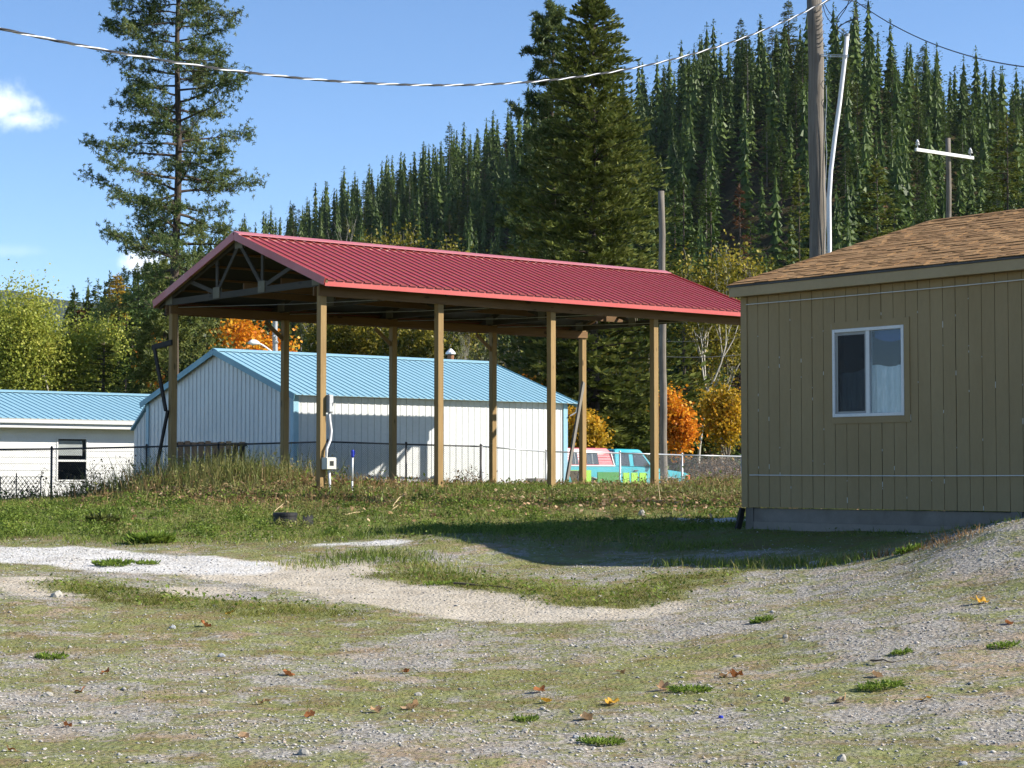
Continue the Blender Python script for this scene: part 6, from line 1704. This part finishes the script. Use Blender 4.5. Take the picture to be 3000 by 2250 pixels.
# tall dry weeds near the fence and the far-left post
def patch(specs, seed):
    g = np.random.default_rng(seed); XS, YS, HS = [], [], []
    for px, D, rx, ry, n, h0, h1 in specs:
        x0 = (px - 1500) / FPX * D
        XS.append(x0 + g.normal(0, rx, n)); YS.append(D + g.normal(0, ry, n)); HS.append(g.uniform(h0, h1, n) * g.uniform(.5, 1, n))
    return np.concatenate(XS), np.concatenate(YS), np.concatenate(HS)
dryspec = [(420, 43.0, 1.0, 1.0, 500, .2, .7), (520, 42.0, 0.9, 0.9, 550, .25, .8), (620, 42.0, 0.9, 1.0, 600, .3, .9), (720, 42.5, 0.9, 1.0, 550, .25, .75), (820, 42.5, 0.9, 1.0, 500, .2, .6), (900, 40.6, 0.5, 0.5, 700, .15, .5),
           (1000, 41.2, 0.9, 0.6, 1000, .10, .42), (1110, 42.0, 0.9, 0.6, 800, .08, .30), (1220, 43.5, 0.8, 0.6, 500, .06, .26), (1340, 45.5, 0.9, 0.8, 400, .06, .26), (1480, 47, 0.9, 0.8, 350, .05, .20), (1620, 47, 1.0, 0.8, 350, .05, .18), (1750, 49, 1.2, 0.9, 500, .06, .22),
           (1880, 45, 1.0, 1.0, 700, .06, .22), (2020, 43.5, 1.0, 1.2, 1000, .08, .30), (2130, 44, 0.9, 1.2, 1000, .12, .45), (2120, 50, 1.0, 1.0, 700, .2, .6), (600, 38, 1.6, 1.2, 1200, .08, .28), (800, 37.5, 1.3, 1.0, 1000, .08, .28), (1400, 37.5, 2.2, 1.2, 1000, .03, .12), (1800, 37.5, 2.0, 1.5, 1400, .03, .16), (2080, 38, 1.2, 1.5, 1100, .05, .22), (200, 43, 1.3, .8, 900, .1, .4)]
X, Y, H_ = patch(dryspec, 31)
k = free(X, Y); X, Y, H_ = X[k], Y[k], H_[k]
V, F = blades(X, Y, H_, np.random.default_rng(2).uniform(0.006, 0.016, len(X)), 0.55, 3)
tag(link('dry_weeds', npmesh('dry_weeds', V, F), M['dry']), 'tall dry brown weeds round the pavilion posts and fence', 'weeds', kind='stuff')
X3, Y3, H3 = patch([(400, 43.2, 0.9, 0.8, 500, .3, .8), (480, 42.4, 0.7, 0.7, 700, .35, 1.0), (580, 42.0, 0.8, 0.8, 1000, .45, 1.2), (670, 41.6, 0.7, 0.8, 1000, .5, 1.25), (760, 41.8, 0.7, 0.7, 800, .4, 1.0), (840, 42.2, .7, .7, 500, .3, .75), (650, 39.5, 1.2, 1.0, 900, .12, .45), (900, 38.5, 1.0, .8, 500, .1, .3), (1130, 39.0, 1.2, .8, 500, .08, .26),
                    (1950, 42.0, .9, 1.0, 600, .05, .22), (2080, 42.0, .9, 1.2, 900, .08, .32), (2150, 46, .8, 1.2, 700, .15, .45), (1750, 39.5, 1.4, 1.0, 900, .05, .2), (1900, 38.5, 1.3, 1.0, 1100, .05, .22), (2080, 38.5, .9, 1.0, 1000, .06, .26), (1550, 39, 1.6, .9, 800, .04, .15), (90, 42.6, 1.0, .6, 500, .1, .35), (1300, 37, 2.4, 1.4, 700, .05, .18)], 47)
k3 = free(X3, Y3); X3, Y3, H3 = X3[k3], Y3[k3], H3[k3]
V, F = blades(X3, Y3, H3, np.random.default_rng(12).uniform(0.008, 0.020, len(X3)), 0.5, 13)
tag(link('tall_weeds', npmesh('tall_weeds', V, F), M['tallweed']), 'tall olive weeds standing along the fence and bank', 'weeds', kind='stuff')
g = np.random.default_rng(78); sel = g.choice(len(X3), 16000); zz = ground_z(X3[sel], Y3[sel]) + H3[sel] * g.uniform(0.1, 0.95, len(sel))
P_ = np.stack([X3[sel] + g.normal(0, .06, len(sel)), Y3[sel] + g.normal(0, .06, len(sel)), zz], -1); d = unit(g.normal(0, 1, P_.shape)); L = g.uniform(0.03, 0.09, len(sel))
V, F = sprays(P_, d, L, L * .4, g, 1.0)
tag(link('tall_weed_leaves', npmesh('tall_weed_leaves', V, F), M['tallweed']), 'small olive leaves on the tall weeds', 'weeds', kind='stuff')
# rounded weed clumps over the bank
g = np.random.default_rng(99); CX, CY, CS, CH = [], [], [], []
for i in range(150):
    D = g.uniform(28.5, 41); q = g.uniform(-60, 2180); x = (q - 1500) / FPX * D
    if not free(np.array([x]), np.array([D]))[0] or masks(np.array([x]), np.array([D]))[0][0, 2] < .6: continue
    r = g.uniform(.10, .34) * (1.25 if q < 900 else .85); n = int(260 * r / .25); a = g.uniform(0, 6.28, n); rr2 = r * np.sqrt(g.random(n))
    CX.append(x + rr2 * np.cos(a)); CY.append(D + rr2 * np.sin(a)); CS.append(g.random(n)); CH.append(np.full(n, r * g.uniform(.35, .8)) * np.sqrt(np.clip(1 - (rr2 / r) ** 2, 0, 1)) * g.random(n) ** .5)
CX, CY, CH = np.concatenate(CX), np.concatenate(CY), np.concatenate(CH); n = len(CX)
P_ = np.stack([CX, CY, ground_z(CX, CY) + CH], -1); d = unit(np.stack([g.normal(0, 1, n), g.normal(0, 1, n), g.normal(.3, .6, n)], -1)); L = g.uniform(.02, .06, n)
half = vnoise(CX, CY, .6, 81) < .62
V, F = sprays(P_[half], d[half], L[half], L[half] * .6, g, .9)
tag(link('green_weed_clumps', npmesh('green_weed_clumps', V, F), M['weed']), 'rounded clumps of green weeds on the bank', 'weeds', kind='stuff')
V, F = sprays(P_[~half], d[~half], L[~half], L[~half] * .35, g, .9)
tag(link('olive_weed_clumps', npmesh('olive_weed_clumps', V, F), M['tallweed']), 'rounded clumps of olive and straw weeds on the bank', 'weeds', kind='stuff')
# seed heads and leaves on the tall weeds
g = np.random.default_rng(77); sel = g.choice(len(X), 14000); zz = ground_z(X[sel], Y[sel]) + H_[sel] * g.uniform(0.25, 1.0, len(sel))
P_ = np.stack([X[sel] + g.normal(0, .07, len(sel)), Y[sel] + g.normal(0, .07, len(sel)), zz], -1)
d = unit(g.normal(0, 1, P_.shape)); L = g.uniform(0.03, 0.08, len(sel))
half = g.random(len(sel)) < 0.55
V, F = sprays(P_[half], d[half], L[half], L[half] * .55, g, 1.0)
tag(link('weed_seed_heads', npmesh('weed_seed_heads', V, F), M['dry']), 'dry seed heads on the tall weeds', 'weeds', kind='stuff')
V, F = sprays(P_[~half], d[~half], L[~half] * 1.3, L[~half] * .7, g, 1.0)
tag(link('weed_leaves', npmesh('weed_leaves', V, F), M['weed']), 'green leaves on the tall weeds', 'weeds', kind='stuff')
# brush litter on the bank
X, Y, H_ = patch([(1300, 37.5, 2.2, 1.5, 1500, .01, .05), (1600, 38.0, 1.6, 1.2, 1500, .01, .07), (1900, 38.0, 1.2, 1.2, 1300, .01, .12), (2080, 38.5, .8, 1.2, 1100, .02, .18), (1450, 39.5, 1.5, .8, 900, .01, .05), (1150, 36, 1.5, 1.2, 800, .01, .05), (650, 38.5, 1.2, 1.2, 1800, .03, .25), (330, 36, 1.6, 1.6, 900, .01, .06)], 33)
k = free(X, Y); X, Y, H_ = X[k], Y[k], H_[k]; n = len(X); g = np.random.default_rng(5)
d = unit(np.stack([g.normal(0, 1, n), g.normal(0, 1, n), g.normal(0, .35, n)], -1)); L = g.uniform(0.03, 0.13, n)
V, F = sprays(np.stack([X, Y, ground_z(X, Y) + H_], -1), d, L, L * g.uniform(.10, .4, n), g, .8)
tag(link('brush_litter', npmesh('brush_litter', V, F), M['brush']), 'brown dead brush and leaf litter on the bank', 'brush', kind='stuff')
X, Y, H_ = patch([(1500, 38, 3.0, 1.8, 700, .01, .06), (1950, 37.5, 1.6, 1.5, 600, .02, .15), (800, 36, 3, 2.5, 350, .01, .05), (1700, 36, 2.5, 1.5, 350, .01, .05)], 36)
n = len(X); d = unit(np.stack([g.normal(0, 1, n), g.normal(0, 1, n), g.normal(0, .3, n)], -1)); L = g.uniform(0.05, 0.11, n)
V, F = sprays(np.stack([X, Y, ground_z(X, Y) + H_], -1), d, L, L * .75, g, .7)
tag(link('leaf_litter', npmesh('leaf_litter', V, F), M['litter']), 'pale curled dead leaves littering the bank', 'leaf litter', kind='stuff')
# loose sticks and canes lying on the bank, each one told apart
def stick(pa, pb, r, mat, label, lift=(0.02, 0.02), group=None):
    a = px_ground(*pa); b_ = px_ground(*pb); A = Vector((a[0], a[1], a[2] + lift[0])); B = Vector((b_[0], b_[1], b_[2] + lift[1]))
    rs_ = random.Random(int(pa[0] * 7 + pa[1])); n = 6
    pts = [A.lerp(B, i / n) - A + Vector((0, rs_.gauss(0, .01), rs_.gauss(0, .008) + 0.05 * math.sin(math.pi * i / n) * (lift[1] > .1))) for i in range(n + 1)]
    tag(MB().tube(pts, [r * (1.1 - .6 * i / n) for i in range(n + 1)], 5).build('fallen_stick', mat, None, A), label, 'stick', group)
straw = surf('straw_cane', (0.46, 0.36, 0.20), (0.38, 0.28, 0.14), 8, 0.8)
twig = surf('dark_twig', (0.10, 0.075, 0.05), (0.07, 0.05, 0.035), 8, 0.85)
stick((1150, 1490), (1185, 1470), 0.012, straw, 'straw-coloured cane leaning out of the bank below the second post', (0.02, .12))
stick((1148, 1495), (1180, 1478), 0.010, straw, 'shorter straw cane just under the leaning one', (0.02, .05))
stick((1005, 1512), (1065, 1502), 0.011, straw, 'long straw cane lying right of the black drum')
stick((790, 1515), (830, 1492), 0.011, straw, 'bent straw cane lying left above the black drum', (.02, .10))
stick((230, 1500), (272, 1456), 0.013, straw, 'pale bent cane in the grass near the left fence post', (.02, .16))
stick((400, 1526), (470, 1518), 0.012, twig, 'dark twig lying on the grassy bank at the left')
stick((1330, 1716), (1500, 1728), 0.014, twig, 'dark twig lying at the edge of the sandy patch')
stick((1960, 1480), (2000, 1430), 0.010, straw, 'straw cane leaning in the brush near the pavilion right end', (.02, .12))
stick((1935, 1480), (1928, 1420), 0.009, straw, 'upright dry stalk in front of the last pavilion post', (.0, .25))
stick((2553, 1947), (2625, 1951), 0.008, twig, 'thin dark twig on the gravel at the right')
# pebbles
def pebbles(n, d0, d1, size, seed, weight, power=2.2):
    X, Y, q = in_view(n, d0, d1); m_, g_ = masks(X, Y); keep = (R2.random(n) < weight(m_, g_, X, Y)) & free(X, Y); X, Y = X[keep], Y[keep]; n = len(X)
    g = np.random.default_rng(seed); s = size[0] + (size[1] - size[0]) * g.random(n) ** power
    O = np.array([[1, 0, 0], [0, 1, 0], [-1, 0, 0], [0, -1, 0], [0, 0, .75], [0, 0, -.6]], float)
    V = O[None] * s[:, None, None] * g.uniform(.55, 1.15, (n, 6, 1)); V[:, :, 0] *= g.uniform(.8, 1.5, (n, 1))
    a = g.uniform(0, 6.28, n); c_, s_ = np.cos(a)[:, None], np.sin(a)[:, None]
    V = np.stack([V[:, :, 0] * c_ - V[:, :, 1] * s_, V[:, :, 0] * s_ + V[:, :, 1] * c_, V[:, :, 2] * .8], -1)
    V += np.stack([X, Y, ground_z(X, Y) + s * 0.12], -1)[:, None]
    T = np.array([[0, 1, 4], [1, 2, 4], [2, 3, 4], [3, 0, 4], [1, 0, 5], [2, 1, 5], [3, 2, 5], [0, 3, 5]])
    return V.reshape(-1, 3), (T[None] + (np.arange(n) * 6)[:, None, None]).reshape(-1, 3)
def peb_mat(name, stops):
    t = NT(name); c = t.ramp(t.island(), stops); t.base(c); t.rough(0.85); t.bsdf.inputs['Specular IOR Level'].default_value = 0.25
    t.normal(t.bump(t.noise(t.coord(), 90, 4), .4, .004)); return t.m
PM = peb_mat('mixed_pebbles', [(0, (0.16, 0.155, 0.15)), (0.25, (0.27, 0.265, 0.255)), (0.55, (0.37, 0.355, 0.33)), (0.8, (0.43, 0.41, 0.38)), (0.93, (0.36, 0.27, 0.20)), (1, (0.50, 0.48, 0.45))])
V, F = pebbles(112000, 10.6, 29, (0.004, 0.018), 3, lambda m, g_, X, Y: (0.22 + 0.78 * np.maximum(m[:, 1], .6 * m[:, 3])) * (1 - .8 * m[:, 2]) * (1 - .6 * m[:, 0]) * (1 - .5 * mosspatch(X, Y)) * (1 - .8 * g_))
tag(link('gravel', npmesh('gravel', V, F), PM), 'loose grey gravel scattered over the yard', 'gravel', kind='stuff')
V, F = pebbles(3600, 10.6, 30, (0.010, 0.030), 4, lambda m, g_, X, Y: (0.30 + 0.25 * m[:, 1]) * (1 - .7 * m[:, 2]), 3.0)
tag(link('coarse_gravel', npmesh('coarse_gravel', V, F), PM), 'coarser stones scattered among the gravel', 'gravel', kind='stuff')

# single stones that stand out
def rock(px, py, wpx, hpx, label, mat, seed):
    x, y, z = px_ground(px, py); sc = 0.8 * y / FPX; w_, h_ = wpx * sc / 2, hpx * sc
    g = np.random.default_rng(seed)
    import bmesh
    bm = bmesh.new(); bmesh.ops.create_icosphere(bm, subdivisions=2, radius=1)
    for v in bm.verts:
        k = 1 + 0.22 * math.sin(v.co.x * 3 + seed) * math.cos(v.co.y * 2.4 + seed * 2) + g.normal(0, .06)
        v.co = Vector((v.co.x * k * w_, v.co.y * k * w_ * .8, max(v.co.z, -.5) * k * h_ * .75))
    me = bpy.data.meshes.new('stone'); bm.to_mesh(me); bm.free()
    tag(link('stone', me, mat, None, (x, y, z + h_ * .18), (0, 0, seed)), label, 'stone')
for i, (px, py, w_, h_, lb, mt) in enumerate([
    (165, 1750, 42, 26, 'tan rounded stone in the grass at the left bank', 'stone'), (140, 2040, 48, 16, 'flat pale stone in the left foreground', 'stone'),
    (890, 2212, 42, 24, 'white stone near the bottom edge left of centre', 'stone'), (2465, 2232, 36, 26, 'pale rounded stone at the bottom edge right of centre', 'stone'),
    (2390, 1655, 60, 18, 'long pale stone lying in the shadow edge grass', 'stone'), (650, 1925, 36, 14, 'flat blue-grey stone left of centre', 'stone_grey'),
    (505, 1842, 26, 12, 'dark flat stone at the edge of the green strip', 'stone_grey'), (1538, 2146, 34, 18, 'pale grey stone below the green tufts', 'stone'),
    (1688, 2164, 32, 12, 'flat bluish stone right of the pale grey one', 'stone_grey'), (2820, 2243, 34, 14, 'flat grey stone at the bottom right', 'stone_grey'),
    (1225, 2040, 30, 14, 'pale stone in the centre foreground', 'stone'), (1590, 2080, 24, 12, 'small tan stone near the centre bottom', 'stone'),
    (2300, 1870, 22, 14, 'small white stone on the right gravel', 'stone'), (1880, 1512, 34, 26, 'pale lump of stone on the bank right of centre', 'stone'),
    (1510, 2205, 40, 10, 'long low stone at the bottom centre', 'stone'), (2160, 1927, 30, 10, 'flat white stone right of centre', 'stone')]):
    rock(px, py, w_, h_, lb, M[mt], 60 + i)

# big fallen leaves, each with its own curl
def leaf(px, py, wpx, label, mat, seed):
    x, y, z = px_ground(px, py); w_ = wpx * y / FPX; g = random.Random(seed)
    out = []; n = 22
    for k in range(n):
        a = 2 * math.pi * k / n; r = (0.36 + 0.14 * abs(math.sin(2.5 * a)) ** .7) * w_
        out.append((r * math.cos(a) * 1.15, r * math.sin(a)))
    v = []; cu = g.uniform(0.6, 1.4) / w_
    def bend(p): return (p[0], p[1], cu * (p[0] ** 2 * .9 + p[1] ** 2 * g.uniform(.3, 1.0)) + 0.12 * w_ * math.sin(p[0] * 9 / w_ + seed))
    v.append(bend((0, 0)))
    for f_ in (0.5, 1.0):
        for p in out: v.append(bend((p[0] * f_, p[1] * f_)))
    f = [(0, 1 + k, 1 + (k + 1) % n) for k in range(n)] + [(1 + k, 1 + n + k, 1 + n + (k + 1) % n, 1 + (k + 1) % n) for k in range(n)]
    e = empty('fallen_leaf', (x, y, z + 0.012), g.uniform(0, 6.28), label, 'leaf', None); e.rotation_euler = (g.uniform(-.5, .5), g.uniform(-.5, .5), g.uniform(0, 6.28))
    MB().add(v, f).build('blade', mat, e, smooth=True)
    MB().tube([(0.38 * w_, 0, 0.05 * w_), (0.7 * w_, 0.05 * w_, 0.12 * w_), (0.95 * w_, 0.02 * w_, 0.2 * w_)], 0.025 * w_, 4).build('stalk', mat, e)
LV = [(235, 2030, 34, 'rust_leaf', 'curled rust-brown leaf beside the flat pale stone at the left'), (845, 1980, 40, 'rust_leaf', 'orange-brown leaf left of centre'), (775, 2065, 36, 'litter', 'pale grey-brown curled leaf left of centre'),
      (908, 2103, 36, 'rust_leaf', 'orange-brown leaf below the pale curled one'), (1205, 2078, 56, 'litter', 'large pale cream leaf in the centre foreground'), (1100, 2090, 34, 'litter', 'pale leaf left of the large cream leaf'),
      (712, 2162, 34, 'litter', 'beige leaf near the bottom left of centre'), (30, 2205, 30, 'rust_leaf', 'brown curled leaf in the bottom left corner'), (1580, 2028, 36, 'rust_leaf', 'dark brown curled leaf at the centre'),
      (1600, 2062, 34, 'yellow_leaf', 'yellow leaf below the dark brown curled leaf'), (1795, 2066, 40, 'yellow_leaf', 'tan-gold leaf right of centre'), (2158, 1985, 38, 'rust_leaf', 'two-toned brown leaf near the small green tuft'),
      (2125, 1987, 34, 'litter', 'pale leaf touching the two-toned brown leaf'), (2570, 1985, 40, 'litter', 'folded cream leaf above the right green tuft'), (2465, 2060, 42, 'litter', 'curled cream leaf below the right green tuft'),
      (2715, 2055, 38, 'yellow_leaf', 'orange leaf at the right foreground'), (2875, 1768, 38, 'yellow_leaf', 'bright yellow-orange leaf on the right gravel'), (1940, 2025, 40, 'litter', 'dry beige leaf left of the small green tuft'),
      (1718, 2110, 40, 'litter', 'beige leaf with a long stalk below centre'), (2306, 2060, 26, 'litter', 'small pink-brown leaf right of centre'), (310, 1975, 24, 'rust_leaf', 'small dark brown leaf on the left gravel'),
      (675, 1800, 26, 'yellow_leaf', 'orange leaf on the green strip'), (600, 1836, 34, 'rust_leaf', 'rust leaf at the edge of the green strip'), (198, 2133, 26, 'rust_leaf', 'tiny orange leaf in the left foreground'), (2955, 1830, 26, 'rust_leaf', 'small rust leaf near the right edge'), (1190, 1975, 22, 'rust_leaf', 'small reddish leaf above the large cream leaf'), (1818, 1975, 26, 'litter', 'small orange-tan leaf standing on edge at the centre')]
for i, (px, py, w_, mt, lb) in enumerate(LV): leaf(px, py, w_, lb, M[mt], 200 + i)

# separate green tufts in the gravel
def tuft(px, py, wpx, n, hgt, label, seed, mat='tuft'):
    x, y, z = px_ground(px, py); w_ = wpx * y / FPX / 2; g = np.random.default_rng(seed)
    a = g.uniform(0, 6.28, n); r = w_ * np.sqrt(g.random(n)); X = r * np.cos(a); Y = r * np.sin(a) * .55
    Z = ground_z(X + x, Y + y) - z + g.random(n) * hgt * .6
    d = unit(np.stack([np.cos(a) * .7 + g.normal(0, .5, n), np.sin(a) * .7 + g.normal(0, .5, n), g.uniform(.2, 1.1, n)], -1)); L = g.uniform(.4, 1.0, n) * hgt
    V, F = sprays(np.stack([X, Y, Z], -1), d, L, L * .38, g, .7)
    o = link('green_tuft', npmesh('green_tuft', V, F), M[mat], None, (x, y, z)); tag(o, label, 'plant')
tuft(2022, 2026, 120, 420, .045, 'bright green tuft right of centre in the foreground', 1)
tuft(2578, 2018, 130, 420, .045, 'green leafy tuft in the right foreground', 2)
tuft(2235, 1822, 70, 260, .05, 'dark green tuft on the gravel right of centre', 3)
tuft(1760, 2185, 130, 380, .04, 'low green tuft near the bottom edge', 4)
tuft(1540, 2115, 70, 220, .035, 'small green tuft at the bottom left of the centre tuft', 5)
tuft(150, 1932, 90, 300, .05, 'green tuft on the left gravel', 6)
tuft(2660, 1620, 70, 260, .07, 'green tuft at the foot of the gravel rise', 7)
tuft(2640, 1920, 60, 180, .04, 'dark flat tuft on the right gravel', 8)
tuft(1290, 1715, 100, 240, .05, 'green tuft on the pale sandy patch', 9)
tuft(330, 1660, 110, 420, .08, 'leafy tuft spilling over the white gravel', 10)
tuft(430, 1655, 70, 260, .06, 'smaller leafy tuft on the white gravel', 11)
tuft(440, 1590, 130, 700, .14, 'dark green dock plant at the edge of the white gravel', 12)
tuft(300, 1540, 80, 500, .16, 'silvery plant among the grass at the left', 13, 'understory')
tuft(2940, 1900, 90, 300, .04, 'flat green tuft near the right edge', 14)
# grass fringe along the shadow edge and weeds by the foundation
def fringe(name, pts, n, h0, h1, mat, label, seed, spread=.18):
    g = np.random.default_rng(seed); Wp = [px_ground(*p)[:2] for p in pts]; XS, YS = [], []
    for a, b_ in zip(Wp[:-1], Wp[1:]):
        u = g.random(n // (len(Wp) - 1)); XS.append(a[0] + (b_[0] - a[0]) * u + g.normal(0, spread, len(u))); YS.append(a[1] + (b_[1] - a[1]) * u + g.normal(0, spread, len(u)))
    X = np.concatenate(XS); Y = np.concatenate(YS); k = free(X, Y); X, Y = X[k], Y[k]
    V, F = blades(X, Y, g.uniform(h0, h1, len(X)) * g.random(len(X)) ** .6, g.uniform(.006, .013, len(X)), .7, seed)
    tag(link(name, npmesh(name, V, F), M[mat]), label, 'grass', kind='stuff')
fringe('grass_fringe', [(1950, 1655), (2200, 1655), (2330, 1652), (2520, 1640)], 2200, .04, .18, 'grass', 'green grass fringe along the edge of the house shadow', 91)
fringe('weed_fringe', [(2480, 1640), (2700, 1605), (2850, 1570)], 420, .04, .16, 'dry', 'dry weed fringe at the foot of the gravel rise', 92, .12)
fringe('foundation_weeds', [(2215, 1556), (2500, 1562), (2700, 1562), (2860, 1545), (2990, 1525)], 500, .03, .12, 'weed', 'weeds along the tan house foundation', 93, .12)
fringe('grass_fringe', [(880, 1660), (1050, 1630), (1200, 1640), (1330, 1690)], 2600, .04, .15, 'grass', 'grass fringe above the sandy patch', 94, .25)
# blue bottle cap
x, y, z = px_ground(2112, 2104)
cp_ = empty('bottle_cap', (x, y, z), 0, 'tiny blue bottle cap lying in the foreground', 'cap')
MB().tube([(0, 0, 0), (0, 0, .012), (0, 0, .015)], [.016, .016, .012], 12).build('shell', M['blue_cap'], cp_)
# twiggy climber on the fence by the white house
def climber(px0, px1, D0, D1, n, seed, hmax, label):
    g = np.random.default_rng(seed); rv = random.Random(seed); x0, x1 = (px0 - 1500) / FPX * D0, (px1 - 1500) / FPX * D1
    e = empty('fence_climber', (x0, D0, gz(x0, D0)), 0, label, 'plant'); m = MB(); L_ = []
    for i in range(n):
        u = rv.random(); p = np.array([(x1 - x0) * u, (D1 - D0) * u + rv.gauss(0, .05) - .04, 0.0]); d = np.array([rv.gauss(0, .4), 0, 1.0]); pts = [tuple(p)]; Lt = rv.uniform(.3, hmax)
        for s in range(6):
            d = d + np.array([rv.gauss(0, .45), rv.gauss(0, .08), rv.gauss(0, .15)]); d /= np.linalg.norm(d); p = p + d * Lt / 6; pts.append(tuple(p))
            if rv.random() < .85: L_.append(p + g.normal(0, .03, 3))
        m.tube(pts, [.008, .007, .006, .005, .004, .004, .002], 4, False)
    m.build('stem', twig, e)
    P_ = np.repeat(np.array(L_), 2, 0) + g.normal(0, .04, (len(L_) * 2, 3)); dd = unit(g.normal(0, 1, P_.shape)); L = g.uniform(.03, .075, len(P_))
    V, F = sprays(P_, dd, L, L * .7, g, 1.0); link('leaves', npmesh('leaves', V, F), M['brush'], e)
climber(215, 395, 44.6, 45.7, 75, 1, 1.25, 'dark twiggy climber on the fence before the white house wall')
climber(20, 110, 43.4, 44.0, 22, 2, .9, 'sparse climber behind the lattice panel')
climber(1310, 1420, 51.5, 52.2, 30, 3, .75, 'dry twiggy weeds before the white shed wall right of the second post')

SC.cycles.use_adaptive_sampling = True
SC.cycles.adaptive_threshold = 0.02

# ------------------------------------------------------------------ the air over the valley
hz = NT('valley_haze'); hz.n.remove(hz.bsdf)
pv = hz.n.new('ShaderNodeVolumePrincipled'); pv.inputs['Color'].default_value = (0.80, 0.88, 1.0, 1); pv.inputs['Density'].default_value = 0.00003
pv.inputs['Anisotropy'].default_value = 0.2
hz.l.new(pv.outputs[0], hz.out.inputs['Volume'])
tag(MB().box(-5200, 5200, -700, 12500, -6, 640).build('haze', hz.m), 'thin pale haze filling the valley air', 'haze', kind='stuff')
